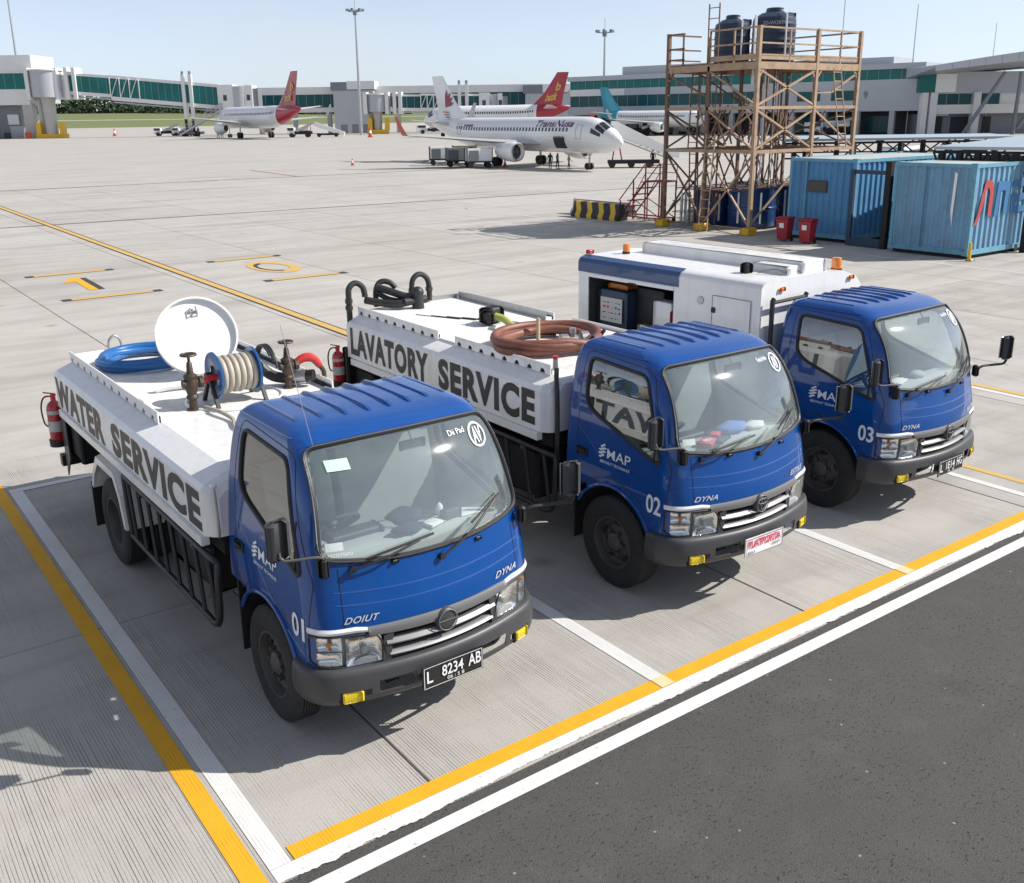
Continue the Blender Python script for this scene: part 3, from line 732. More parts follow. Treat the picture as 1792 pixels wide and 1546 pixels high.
    # front panel creases and seams
    for z0, d_ in ((1.185, .03), (1.105, .035)):
        MB().tube([FP(x, z0 - d_ * (1 - (x / .7) ** 2), -.006) for x in np.linspace(-.70, .70, 50)], .009, 6).build('panel_crease', M_BLUE, cab)
    for s_ in (-1, 1):
        MB().tube([FP(s_ * (.655 + .02 * (1.3 - z)), z, -.0012) for z in np.linspace(.96, 1.335, 20)], .0035, 6).build('panel_seam', M_TRIM, cab)
    # recess behind lamps and grille
    s = MB(); vs = []
    xs = np.linspace(-.842, .842, 60)
    for x in xs:
        for z in (.655, .95): vs.append(FP(x, z, -.075))
    s.add(vs, [(2 * i, 2 * i + 1, 2 * i + 3, 2 * i + 2) for i in range(59)]); s.build('lamp_recess', M_CHAS, cab, 40, fix=False)
    for s_ in (-1, 1):
        s = MB(); vs = []
        for x in np.linspace(.43, .836, 18):
            for z in (.672, .735, .80, .865, .915): vs.append(FP(s_ * x, z, -.058))
        s.add(vs, [(5 * i + k, 5 * i + k + 1, 5 * i + k + 6, 5 * i + k + 5) for i in range(17) for k in range(4)]); s.build('lamp_backing', M_HLIN, cab, 40, fix=False)
    # headlights
    for s_ in (-1, 1):
        sel = hl & (CC[:, 0] * s_ > 0)
        h = link('headlight', grid_mesh('headlight', sel, G_LENS, False, shrink(1.004)), T)
        def dish(x0, x1, z0, z1, deep, rim, nm, nx=14, nz=10):
            vs = []
            for i in range(nx + 1):
                for k in range(nz + 1):
                    u = -1 + 2 * i / nx; v = -1 + 2 * k / nz; q = max(0, 1 - abs(u) ** 2.6) * max(0, 1 - abs(v) ** 2.6)
                    vs.append(FP(s_ * (x0 + (x1 - x0) * i / nx), z0 + (z1 - z0) * k / nz, rim - deep * q ** .6))
            MB().add(vs, [(i * (nz + 1) + k, i * (nz + 1) + k + 1, (i + 1) * (nz + 1) + k + 1, (i + 1) * (nz + 1) + k) for i in range(nx) for k in range(nz)]).build(nm, M_REFL, h, 60, fix=False)
        dish(.445, .665, .690, .885, .040, -.008, 'main_reflector'); dish(.690, .828, .705, .800, .030, -.008, 'side_reflector'); dish(.690, .828, .806, .902, .030, -.008, 'indicator_bowl')
        s = MB(); s.cyl(FP(s_ * .765, .850, -.036), FP(s_ * .765, .850, -.012), .015, .018, 10); s.build('indicator_bulb', M_AMBER, h)
        s = MB(); c = FP(s_ * .55, .775, -.045); n_ = (FP(s_ * .55, .775, 0) - c).normalized(); s.cyl(c, c + n_ * .028, .024, .020, 14); s.build('bulb_shield', M_STEEL, h)
        s = MB(); vs = []
        for i in range(13): a = pi * i / 12; vs += [FP(s_ * (.545 + .075 * cos(a)), .700 + .040 * sin(a), -.010), FP(s_ * (.545 + .075 * cos(a)), .692, -.010)]
        s.add(vs, [(2 * i, 2 * i + 2, 2 * i + 3, 2 * i + 1) for i in range(12)]); s.build('lower_cowl', M_HLIN, h, False, fix=False)
        MB().tube([FP(max(-.8385, min(.8385, s_ * x)), z, .002) for x, z in dens(round_poly([(.838, .915), (.55, .905), (.475, .885), (.43, .80), (.412, .69), (.60, .668), (.80, .698), (.838, .72)], .03, 3))], .007, 6, True).build('lamp_rim', M_TRIM, h)
        s = front_band(lambda x: .958 - .02 * max(0, (abs(x) < .6)) * (.6 - abs(x)) / .1, lambda x: .921 - .012 * (abs(x) < .6) * (.6 - abs(x)) / .1, .004, .012, 24, s_ * .515, s_ * .838, .02); s.build('lamp_garnish', M_LWHITE, T, 40)
        MB().cbox(FP(s_ * .64, .505, .060), (.135, .03, .072), s_ * .30, .012).build('fog_lamp', M_YELLENS, T, 50)
        sk = MB(); sk.cbox(FP(s_ * .64, .505, .046), (.165, .03, .10), s_ * .30, .012); sk.build('fog_lamp_socket', M_CHAS, T, 50)
    # grille
    gr = front_band(lambda x: .945 - .006 * (1 - (x / .53) ** 2), lambda x: .885 - .02 * (1 - (x / .53) ** 2) - .0 * x, .008, .022, 40, -.525, .525, .03).build('grille', M_SILV, T, 50)
    front_band(lambda x: .832 - .012 * (1 - (x / .43) ** 2), lambda x: .785 - .012 * (1 - (x / .43) ** 2), -.004, .016, 36, -.415, .415, .04).build('grille_slat', M_SILV, gr, 50)
    front_band(lambda x: .748 - .012 * (1 - (x / .43) ** 2), lambda x: .703 - .012 * (1 - (x / .43) ** 2), -.004, .016, 36, -.395, .395, .04).build('grille_slat', M_SILV, gr, 50)
    for s_ in (-1, 1):
        MB().prism([(0, .675), (.05, .68), (.035, .86), (-.03, .885)], FP(s_ * .405, 0.8, -.02) * Vector((1, 1, 0)).x if False else (s_ * .395, front_y(.40, .8) - .004, 0), (s_, .2, 0), (0, 0, 1), (0, .05, 0)).build('grille_cheek', M_BUMP, gr, False)
    # bumper
    ring = [Vector((x, front_y(x, .6), 0)) for x in np.interp(np.linspace(0, 1, 121), np.linspace(0, 1, 9), [-1, -.985, -.95, -.85, 0, .85, .95, .985, 1])  * cw(.6)]
    path = [Vector((-cw(.6), y, 0)) for y in np.linspace(-.47, ring[0].y + .01, 5)] + ring + [Vector((cw(.6), y, 0)) for y in np.linspace(ring[-1].y + .01, -.47, 5)]
    sec = [(-.03, .692), (.012, .690), (.032, .678), (.040, .650)] + [(.040 + .006 * sin(pi * k / 7), .650 - .155 * k / 7) for k in range(1, 8)] + [(.030, .465), (.012, .442), (-.03, .436)]
    vs = []; idx = []; 
    for i, p in enumerate(path):
        t_ = path[min(i + 1, len(path) - 1)] - path[max(i - 1, 0)]; n_ = Vector((t_.y, -t_.x, 0)).normalized()
        if n_.y > 0 and abs(p.x) < .8: n_ = -n_
        drop = -.012 * max(0, 1 - (p.x / .8) ** 2)
        for o, z in sec: vs.append(p + n_ * (o + .012) + Vector((0, 0, z + drop * (1 if z > .6 else 0))))
    fs = []; m = len(sec)
    for i in range(len(path) - 1):
        for k in range(m - 1):
            c = (vs[i * m + k] + vs[(i + 1) * m + k + 1]) / 2
            if .25 < abs(c.x) < .50 and .495 < c.z < .580: continue
            if abs(abs(c.x) - .64) < .075 and .46 < c.z < .55: continue
            fs.append((i * m + k, i * m + k + 1, (i + 1) * m + k + 1, (i + 1) * m + k))
    bp = MB().add(vs, fs).build('bumper', M_BUMP, T, 50)
    for s_ in (-1, 1):
        MB().tube([FP(s_ * x, z, .05) for x, z in dens(round_poly([(.25, .58), (.50, .58), (.485, .495), (.26, .495)], .02, 3), .03)], .006, 6, True).build('intake_rim', M_BUMP, bp)
        MB().cbox((s_ * .375, -.80, .535), (.10, .06, .05), 0, .01).build('tow_hook', M_CHAS, bp)
    MB().cbox((0, -.925, .53), (.30, .03, .12), 0, .01).build('plate_bracket', M_CHAS, bp)
    # interior
    s = MB(); s.prism([(-.56, .95), (-.62, 1.24), (-.60, 1.36), (-.42, 1.36), (-.30, 1.27), (-.28, .95)], (-.70, 0, 0), (0, 1, 0), (0, 0, 1), (1.40, 0, 0)); s.build('dashboard', M_DASH, T, 50)
    MB().cbox((-.36, -.36, 1.375), (.40, .16, .05), 0, .02).build('instrument_hood', M_DARKIN, T)
    for x, w_ in ((-.40, .50), (.16, .48), (.55, .30)):
        st = MB().cbox((x, .12, 1.02), (w_, .48, .16), 0, .06).build('seat', M_SEAT, T, 60)
        s = MB(); s.prism([(0, 0), (.11, 0), (.19, .62), (.10, .64), (.02, .30)], (x - w_ / 2, .30, 1.06), (0, 1, 0), (0, 0, 1), (w_, 0, 0)); s.build('backrest', M_SEAT, st, 40)
        MB().cbox((x, .47, 1.80), (.24, .08, .15), 0, .03).build('headrest', M_SEAT, st, 60)
    s = MB(); c = Vector((-.40, -.13, 1.36)); ax = Vector((0, .60, .80)); xx, yy_, _ = frame(ax)
    s.tube([c + xx * (.19 * cos(a)) + yy_ * (.19 * sin(a)) for a in np.linspace(0, 2 * pi, 33)[:-1]], .014, 8, True); s.cyl(c - ax * .01, c + ax * .02, .05, n=12)
    for a in (.3, 2.84, 4.71): s.bar(c, c + xx * (.18 * cos(a)) + yy_ * (.18 * sin(a)), .03, .012)
    s.tube([c, c - ax * .30], .025, 8); s.build('steering_wheel', M_DARKIN, T)
    MB().cbox((.05, -.47, 1.93), (.20, .03, .065), 0, .015).build('rear_view_mirror', M_DARKIN, T)
    MB().tube([(.05, -.47, 1.95), (.05, -.42, 2.02)], .008, 6).build('mirror_stem', M_DARKIN, T)
    # frame and axles
    fr = MB()
    for s_ in (-1, 1): fr.cbox((s_ * .34, 2.15, .62), (.07, 5.5, .17))
    for y in (-.5, .9, 2.0, 4.2, 4.85): fr.cbox((0, y, .62), (.66, .07, .12))
    fr.build('frame_rails', M_CHAS, T, False)
    MB().cyl((-.7, 0, .41), (.7, 0, .41), .05, n=10).build('front_axle', M_CHAS, T)
    ra = MB(); ra.cyl((-.7, 3.235, .41), (.7, 3.235, .41), .075, n=10); ra.ball((0, 3.235, .42), .20, 12, 8); ra.build('rear_axle', M_CHAS, T)
    MB().cbox((0, .05, .80), (.9, 1.0, .28), 0, .05).build('engine_block', M_CHAS, T)
    wheel(T, -.745, 0); wheel(T, .745, 0)
    for x in (-.88, .88): wheel(T, x, 3.235, True)
    for x in (-.65, .65): wheel(T, x, 3.235, True)

POSE = [((1.348, 1.235, 0), .008), ((4.514, 1.312, 0), -.007), ((7.447, 1.409, 0), .029)]
t1 = empty('water_truck', *POSE[0], label='blue cab water service truck numbered 01, nearest, with open white lid on its tank', cat='truck', group='blue cab service trucks in the bays')
make_cab(t1)
t2 = copy_tree(t1); t2.name = 'lavatory_truck'; t2.location = POSE[1][0]; t2.rotation_euler = (0, 0, POSE[1][1]); tag(t2, 'blue cab lavatory service truck numbered 02, the middle one of three', 'truck')
t3 = copy_tree(t1); t3.name = 'generator_truck'; t3.location = POSE[2][0]; t3.rotation_euler = (0, 0, POSE[2][1]); tag(t3, 'blue cab truck numbered 03 with tall white equipment box and open side hatch', 'truck')

# ------------------------------------------------------------------ plates, badges, decals
def plate(T, kind):
    o = (-.23, -.962, .452); pl = MB(); pl.cbox((0, -.955, .53), (.47, .012, .165), 0, .004)
    p_ = pl.build('number_plate', M_TRIM if kind != 2 else M_LWHITE, T)
    fg = M_DECAL if kind != 2 else mat('pink_red_print', (.62, .03, .10), .5)
    y = -.9635
    bd = MB()
    for a, b in (((-.226, .456), (.226, .460)), ((-.226, .600), (.226, .604)), ((-.226, .456), (-.222, .604)), ((.222, .456), (.226, .604))):
        bd.sheet([(a[0], y, a[1]), (b[0], y, a[1]), (b[0], y, b[1]), (a[0], y, b[1])])
    bd.build('plate_border', fg if kind != 2 else M_DARKIN, p_, False, fix=False)
    def t_(s, x, z, w_, h, m=fg, bold=.012): lettering('plate_text', s, m, p_, plane_fn((x, y - .0006, z), (w_, 0, 0), (0, 0, h)), bold)
    if kind == 1: t_('L', -.205, .492, .045, .085); t_('8234', -.09, .505, .165, .078); t_('AB', .115, .505, .10, .085); t_('06 : 5 8', -.05, .470, .13, .026, bold=0)
    if kind == 2: t_('PLATPORTA', -.20, .520, .40, .068, bold=.03); t_('BUILA', -.205, .468, .09, .024, M_DARKIN); t_('2:0:5:9', .09, .485, .10, .024, M_DARKIN)
    if kind == 3: t_('L', -.205, .492, .045, .085); t_('1E14', -.10, .505, .16, .078); t_('HG', .10, .505, .10, .085); t_('06 . 28', -.06, .470, .12, .024, bold=0)
def badge(T, s, x0, x1, z, h=.042):
    def fn(u, v):
        x = x0 + (x1 - x0) * u + .012 * v; return FP(x, z + .02 * abs(x) + h * v - (.02 * abs(x0)), .007)
    lettering('model_badge', s, mat('silver_badge', (.58, .60, .63), .3, .2), T, fn, .015, .25, 1.1)
def emblem(T, star):
    c = FP(0, .862, .018); e = MB(); e.lathe([(.0001, .012), (.06, .010), (.072, .006), (.080, -.004), (.080, -.03)], c, (0, -1, -.03), 32)
    em = e.build('emblem', M_BUMP, T, 40)
    yy_ = c.y - .016
    def ell(rx, rz, cz, m_, r_=.0045): MB().tube([(rx * cos(a), yy_, .862 + cz + rz * sin(a)) for a in np.linspace(0, 2 * pi, 33)[:-1]], r_, 6, True).build('emblem_ring', m_, em)
    ell(.070, .070, 0, M_SILV, .004)
    if star: ell(.058, .022, .022, M_SILV); ell(.022, .048, -.004, M_SILV)
    else: MB().bar((-.064, yy_, .862), (.064, yy_, .862), .006, .006).build('emblem_bar', M_SILV, em)
def door_decals(T, num):
    off = .0045
    for s_ in (-1, 1):
        g_ = (lambda y0, y1, z0, z1, sl=0.0: (lambda u, v: SP((y0 + (y1 - y0) * u) if s_ < 0 else (y1 + (y0 - y1) * u), z0 + (z1 - z0) * v, s_, off)))
        lettering('door_number', num, M_DECAL, T, g_(-.420, -.588, .845, 1.005), .02)
        lettering('door_logo_text', 'MAP', M_DECAL, T, g_(.080, -.210, 1.165, 1.250), .006)
        lettering('door_small_text', 'BIEVNUT TECHNILES', M_DECAL, T, g_(.165, -.205, 1.110, 1.134), .01, .2)
        for i in range(4):
            cz = 1.265 - i * .030; L = (.030, .048, .046, .034)[i]; vs = []; c_ = .135 + .004 * i
            for k in range(9):
                q = -1 + 2 * k / 8; y = c_ - q * L; zz = cz + .010 * sin(q * 2.2) - .004; th = .0115 * (1 - .55 * q * q)
                vs += [SP(y, zz + th, s_, off), SP(y, zz - th, s_, off)]
            MB().add(vs, [(2 * k, 2 * k + 2, 2 * k + 3, 2 * k + 1) for k in range(8)]).build('logo_stripe', M_DECAL, T, False, fix=False)
def sticker(ws, x0, x1, z0, z1, m, name='windshield_sticker'):
    vs = []
    for i in range(5):
        x = x0 + (x1 - x0) * i / 4; vs += [FP(x, z0, .004), FP(x, z1, .004)]
    return MB().add(vs, [(2 * k, 2 * k + 2, 2 * k + 3, 2 * k + 1) for k in range(4)]).build(name, m, ws, False, fix=False)
def child(T, nm): return [o for o in KIDS[T.name] if o.name.split('.')[0] == nm][0] if T.name in KIDS else None
KIDS['lavatory_truck'] = KIDS.get('lavatory_truck') or [o for o in COL.objects if o.parent == t2]
KIDS['generator_truck'] = KIDS.get('generator_truck') or [o for o in COL.objects if o.parent == t3]
M_GREENST = mat('pale_green_sticker', (.52, .72, .62), .5); M_WHST = mat('white_sticker', (.66, .72, .70), .5, var=.15, vscale=60)
for T, num, kind, bl, br in ((t1, '01', 1, 'DOIUT', 'DYNA'), (t2, '02', 2, 'DYNA', 'ESTYLE'), (t3, '03', 3, 'DYNA', 'HLCOR')):
    plate(T, kind); badge(T, bl, -.665, -.455, .985); badge(T, br, .435, .645, .985); emblem(T, kind != 1); door_decals(T, num)
    ws = child(T, 'windshield')
    # round sticker top right
    cx, cz, rad = .535, 1.905, .072; vs = []; N = 28
    for i in range(N):
        a = 2 * pi * i / N; vs += [FP(cx + rad * cos(a), cz + rad * sin(a), .004), FP(cx + rad * .84 * cos(a), cz + rad * .84 * sin(a), .004)]
    MB().add(vs, [(2 * i, (2 * i + 2) % (2 * N), (2 * i + 3) % (2 * N), 2 * i + 1) for i in range(N)]).build('round_sticker', M_DECAL, ws, False, fix=False)
    lettering('sticker_letters', 'AV', M_DECAL, ws, lambda u, v: FP(cx - .045 + .09 * u, cz - .045 + .09 * v, .0045), .03, .2)
    lettering('sticker_letters', {1: 'Dii Pad', 2: 'Febdrbfe', 3: 'bndrbs'}[kind], M_DECAL, ws, lambda u, v: FP(.30 + .14 * u, 1.940 + .030 * v, .0045), .0)
    sticker(ws, -.70, -.60, 1.44, 1.49, M_WHST)
    if kind == 1:
        sticker(ws, -.585, -.44, 1.885, 1.945, M_GREENST)
        lettering('sticker_letters', 'TESTSTEIPO', M_DECAL, ws, lambda u, v: FP(-.70 + .15 * u, 1.405 + .02 * v, .0045), .01)

# ------------------------------------------------------------------ tank bodies
def tank_body(T, hw, y0, y1, zb, zs, zc, xc, zd, name='tank_body'):
    """white box body lofted along y with chamfered shoulders"""
    def sec(k, dz): return [(-(hw - k), zb), (-(hw - k), zs - dz), (-(hw - k) + .03, zs - dz + .035), (-xc + k * .4, zc - dz), (-xc + .04, zd - dz), (xc - .04, zd - dz), (xc - k * .4, zc - dz), ((hw - k) - .03, zs - dz + .035), ((hw - k), zs - dz), ((hw - k), zb)]
    st = [(y0, .10, .06), (y0 + .03, .05, .025), (y0 + .09, .0, .0), (y1 - .05, 0, 0), (y1, .03, .02)]; vs = []
    for y, k, dz in st:
        for x, z in sec(k, dz): vs.append((x, y, z))
    m = 10; fs = [(i * m + j, i * m + (j + 1) % m, (i + 1) * m + (j + 1) % m, (i + 1) * m + j) for i in range(len(st) - 1) for j in range(m)]
    fs += [tuple(range(m)), tuple(reversed(range((len(st) - 1) * m, len(st) * m)))]
    b = MB().add(vs, fs).build(name, M_WHITE, T, 20)
    for s_ in (-1, 1):
        MB().box((s_ * hw - s_ * .005 - .03, y0 + .10, zb - .075), (s_ * hw - s_ * .005 + .03 - (.03 if s_ > 0 else -.0) * 0, y1 - .16, zb - .004)).build('side_flange', M_WHITE, b, False)
    MB().box((-hw + .12, y0 + .05, zb - .16), (hw - .12, y1 - .1, zb - .002)).build('sub_frame', M_CHAS, b, False)
    return b
def coaming(b, x, y0, y1, z0, z1, nh, r=.034):
    """thin upright plate with half-round scupper holes along its foot"""
    L = y1 - y0; pts = [(0, z1), (0, z0)]; rad = r
    for i in range(nh):
        c = L * (i + .6) / nh
        pts += [(c + rad * cos(a), z0 + .004 + 1.15 * rad * sin(a)) for a in [pi - pi * k / 8 for k in range(9)]]
    pts += [(L, z0), (L, z1)]
    s = MB(); n = len(pts); vs = [(x - .006, y0 + p[0], p[1]) for p in pts] + [(x + .006, y0 + p[0], p[1]) for p in pts]
    fs = [tuple(range(n)), tuple(reversed(range(n, 2 * n)))] + [(i, (i + 1) % n, n + (i + 1) % n, n + i) for i in range(n)]
    s.add(vs, fs); po = s.build('scupper_plate', M_WHITE, b, False)
    k_ = 1 if x > 0 else -1; MB().box((x - k_ * .018 - .004, y0 + .01, z0 - .01), (x - k_ * .018 + .004, y1 - .01, z0 + .058)).build('drain_screen', M_CHAS, po, False); return po  # black strip added behind the scupper holes as painted shade
def fender(b, T, y, hw):
    for s_ in (-1, 1):
        prof = [(-.50, .50), (-.42, .80), (-.27, .985), (.28, .985), (.45, .80), (.56, .62)]; vs = []
        for p in prof:
            for x, dz in ((hw + .015, 0), (hw - .07, .03), (.66, .03)): vs.append((s_ * x, y + p[0], p[1] + dz))
        inner = [(p[0] * .93, p[1] - .02) for p in prof]
        for p in inner:
            for x in (hw + .012, .66): vs.append((s_ * x, y + p[0], p[1]))
        k = len(prof); fs = []
        for i in range(k - 1):
            a, c = i * 3, (i + 1) * 3; fs += [(a, c, c + 1, a + 1), (a + 1, c + 1, c + 2, a + 2)]
            e, g_ = 3 * k + 2 * i, 3 * k + 2 * (i + 1); fs += [(e, e + 1, g_ + 1, g_), (a, e, g_, c)]
        fs += [(0, 1, 2, 3 * k + 1, 3 * k), (3 * (k - 1), 3 * k + 2 * (k - 1), 3 * k + 2 * (k - 1) + 1, 3 * (k - 1) + 2, 3 * (k - 1) + 1)]
        # flat side skirt of the fender, hangs over the tyre top
        MB().add(vs, fs).build('fender', M_WHITE, T, False)
        MB().prism([(-.50, .50), (-.42, .80), (-.27, .985), (.28, .985), (.45, .80), (.56, .62), (.52, .60), (.42, .76), (.25, .915), (-.24, .915), (-.36, .75), (-.44, .50)], (s_ * (hw + .014), y, 0), (0, 1, 0), (0, 0, 1), (s_ * .012, 0, 0)).build('fender_lip', M_WHITE, T, False)
        MB().cbox((s_ * (hw - .12), y + .57, .42), (.30, .015, .46)).build('mud_flap', M_TRIM, T)
def lettered_side(b, s, m, hw, ya, yb, z0, z1, bold):
    """reads from the rear (ya) to the front (yb) on the near side"""
    A, B = s.split(' '); f = {'WATER': (.415, .475), 'LAVATORY': (.49, .545)}[A]; L = yb - ya
    for wd, u0, u1 in ((A, 0, f[0]), (B, f[1], 1)):
        lettering('side_lettering', wd, m, b, plane_fn((-hw - .003, ya + L * u0, z0), (0, L * (u1 - u0), 0), (0, 0, z1 - z0)), bold, 0, 1.12)
        lettering('side_lettering', wd, m, b, plane_fn((hw + .003, yb - L * u0, z0), (0, -L * (u1 - u0), 0), (0, 0, z1 - z0)), bold, 0, 1.12)
def side_rack(T, x, ya, yb, z0, z1, n):
    s = MB(); s.tube(smooth_path([(x, ya, z1 + .02), (x, (ya + yb) / 2, z1 + .01), (x, yb + .15, z1), (x + .02, yb + .03, z1 - .02), (x, yb, z1 - .15), (x, yb + .02, z0 + .12), (x, yb + .12, z0), (x, yb + .4, z0), (x, ya - .25, z0 + .0), (x, ya - .06, z0 + .08), (x, ya, z1 + .02)], 4), .024, 8)
    rk = s.build('side_guard', M_BLACK, T, 50)
    for i in range(n):
        y = ya + (yb - ya) * (i + .6) / n; MB().tube([(x, y + .06, z1), (x, y - .04, z0)], .017, 6).build('guard_bar', M_BLACK, rk)
    for y in (ya - .4, yb + .5): MB().bar((x, y, z1 - .03), (-.34, y, z1 - .2), .05, .05).build('guard_stay', M_BLACK, rk)
def valve(name, T, loc, h, label):
    v = empty(name, T.matrix_basis @ Vector(loc) if False else loc); v.parent = T
def gate_valve(T, x, y, z0, z1):
    s = MB(); H = z1 - z0
    s.lathe([(.055, 0), (.055, .025), (.034, .03), (.034, H * .22), (.05, H * .23), (.05, H * .27), (.038, H * .30), (.052, H * .40), (.060, H * .48), (.050, H * .58), (.058, H * .60), (.058, H * .64), (.030, H * .68), (.022, H * .86), (.012, H * .88), (.012, H)], (x, y, z0), (0, 0, 1), 14)
    s.cyl((x - .075, y, z0 + H * .50), (x + .085, y, z0 + H * .50), .036, n=12); s.cyl((x + .065, y, z0 + H * .5), (x + .10, y, z0 + H * .5), .052, n=8)
    v = s.build('gate_valve', M_BRASS, T, 40)
    hw_ = MB(); hw_.tube([(x + .062 * cos(a), y + .062 * sin(a), z1) for a in np.linspace(0, 2 * pi, 21)[:-1]], .010, 6, True)
    for k in range(4): hw_.bar((x, y, z1), (x + .06 * cos(k * pi / 2), y + .06 * sin(k * pi / 2), z1), .014, .010)
    hw_.build('handwheel', M_BRASS, v, 50); return v
def extinguisher(loc, label, h=.50, r=.078):
    e = empty('fire_extinguisher', loc, 0, label, 'fire extinguisher', 'red fire extinguishers on the trucks')
    s = MB(); s.lathe([(r * .92, 0), (r, .02), (r, h * .74), (r * .93, h * .82), (r * .70, h * .88), (r * .34, h * .92), (r * .30, h * .95)], (0, 0, 0), (0, 0, 1), 24); s.build('cylinder', M_EXT, e, 40)
    for a, b in ((.30, .52), (.66, .74)):
        s = MB(); vs = []
        for k in range(15):
            t_ = radians(120 + 200 * k / 14); vs += [((r + .0015) * cos(t_), (r + .0015) * sin(t_), h * a), ((r + .0015) * cos(t_), (r + .0015) * sin(t_), h * b)]
        s.add(vs, [(2 * k, 2 * k + 2, 2 * k + 3, 2 * k + 1) for k in range(14)]); s.build('label_band', M_LABEL, e, True, fix=False)
    MB().lathe([(.024, h * .94), (.028, h * .97), (.022, h * 1.03), (.022, h * 1.07)], (0, 0, 0), (0, 0, 1), 12).build('valve_neck', M_REDP, e)
    s = MB(); s.bar((.03, 0, h * 1.05), (-.09, 0, h * 1.12), .022, .012); s.bar((.03, 0, h * 1.02), (-.08, 0, h * 1.03), .022, .012); s.build('lever', M_REDP, e)
    MB().tube(smooth_path([(-.02, .0, h * 1.02), (-.09, .01, h * 1.0), (-.125, .01, h * .80), (-.115, .01, h * .5), (-.085, .0, h * .40)], 6), .009, 6).build('hose', M_HOSEK, e)
    s = MB(); s.lathe([(r + .012, -.012), (r + .014, .06), (r + .006, .06), (r + .006, -.004)], (0, 0, 0), (0, 0, 1), 20, closed=True); s.build('bracket_cup', M_TRIM, e)
    return e
def to_world(T, p):
    return T.matrix_basis @ Vector(p) if False else (Matrix.Translation(T.location) @ Matrix.Rotation(T.rotation_euler[2], 4, 'Z')) @ Vector(p)
def coil(name, T, c, radii, turns, r, m, label, cat, sq=1.0, tail=None):
    """loose flat coil of hose lying on a deck"""
    pts = []; z = c[2]; n = 36; tot = int(turns * n)
    for i in range(tot + 1):
        a = 2 * pi * i / n; k = i / n; lay = int(k) % len(radii); rad = radii[lay] + (radii[(lay + 1) % len(radii)] - radii[lay]) * (k - int(k)) + .012 * sin(3.1 * a)
        pts.append(Vector((c[0] + rad * cos(a + .8), c[1] + rad * sq * sin(a + .8), z + r + (k / turns) * r * 1.75 * (turns / len(radii)) + .010 * sin(2 * a + lay))))
    if tail: pts += [Vector(p) for p in tail]
    pts = smooth_path(pts, 2)
    o = MB().tube([to_world(T, p) for p in pts], r, 10).build(name, m, None, True)
    return tag(o, label, cat)

# ---- truck 1: water
HW1 = .98
b1 = tank_body(t1, HW1, .62, 4.97, 1.145, 1.49, 1.585, .80, 1.60)
dk = MB(); dk.box((-.765, 2.16, 1.598), (.765, 4.95, 1.612)); dk.build('tank_deck', M_DECK, b1, False)
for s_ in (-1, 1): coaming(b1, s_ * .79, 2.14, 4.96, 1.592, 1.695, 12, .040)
MB().box((-.784, 4.945, 1.60), (.784, 4.957, 1.66)).build('rear_kerb', M_WHITE, b1, False)
lettered_side(b1, 'WATER SERVICE', M_LET, HW1, 4.90, .74, 1.165, 1.470, .046)
fender(b1, t1, 3.235, HW1); side_rack(t1, -.99, 2.66, .50, .50, 1.02, 8)
MB().cbox((-.60, 1.55, .70), (.5, 1.0, .42), 0, .04).build('fuel_tank', M_CHAS, t1)
MB().cbox((.62, 1.5, .70), (.5, 1.1, .42), 0, .04).build('battery_box', M_CHAS, t1)
MB().cbox((-.40, 4.62, .85), (1.10, .55, .42), 0, .03).build('rear_locker', M_CHAS, t1)
MB().prism([(0, .60), (.20, .36), (.20, 1.04), (0, 1.04)], (-.97, 4.78, 0), (0, 1, 0), (0, 0, 1), (.012, 0, 0)).build('rear_board', M_BUMP, t1, False)
MB().prism([(0, .58), (.90, .58), (.90, 1.04), (0, 1.04)], (-.955, 4.985, 0), (1, 0, 0), (0, 0, 1), (0, .012, 0)).build('rear_board', M_BUMP, t1, False)
MB().cbox((0, 5.06, .52), (2.0, .10, .12)).build('rear_underrun', M_TRIM, t1)
for x in (-.40, .18): MB().tube(smooth_path([(x, 4.93, 1.60), (x, 4.93, 1.74), (x + .06, 4.93, 1.80), (x + .12, 4.93, 1.74), (x + .12, 4.93, 1.60)], 5), .014, 8).build('grab_hoop', M_STEEL, b1)
# open lid
lc = Vector((.03, 3.42, 1.995)); ln = Vector((-.20, -.86, .46)).normalized()
ld = MB(); ld.lathe([(.0001, .012), (.20, .010), (.355, .004), (.36, .0)], lc, ln, 48); ld.lathe([(.362, -.02), (.380, -.02), (.380, .05), (.362, .05)], lc, ln, 48, closed=True)
lid = ld.build('manhole_lid', M_WHITE, b1, 35)
xx, yy_, _ = frame(ln); up = Vector((0, 0, 1)); up = (up - ln * up.dot(ln)).normalized(); rt = up.cross(ln) * -1
h = MB(); cl = lc + up * .24
h.tube([cl + rt * .03 - up * .04, cl + rt * .03 + ln * .04 - up * .04, cl + rt * .03 + ln * .04 + up * .03, cl + rt * .03 + up * .03], .006, 6)
h.tube([cl - rt * .03 - up * .05, cl - rt * .03 + ln * .05 - up * .02, cl - rt * .02 + ln * .03 + up * .05], .007, 6); h.cyl(cl - rt * .04 + ln * .02, cl + rt * .05 + ln * .02, .010, n=8)
h.build('lid_latch', M_STEEL, lid)
MB().lathe([(.30, 0), (.30, .10), (.33, .10), (.33, .115), (.28, .115), (.28, 0)], (.12, 3.02, 1.605), (0, 0, 1), 36).build('manhole_neck', M_WHITE, b1, 35)
for s_ in (-1, 1): MB().bar(lc - up * .37 + rt * (.10 * s_), lc - up * .37 + rt * (.10 * s_) + Vector((.02, -.16, -.02)), .04, .02).build('lid_hinge', M_STEEL, lid)
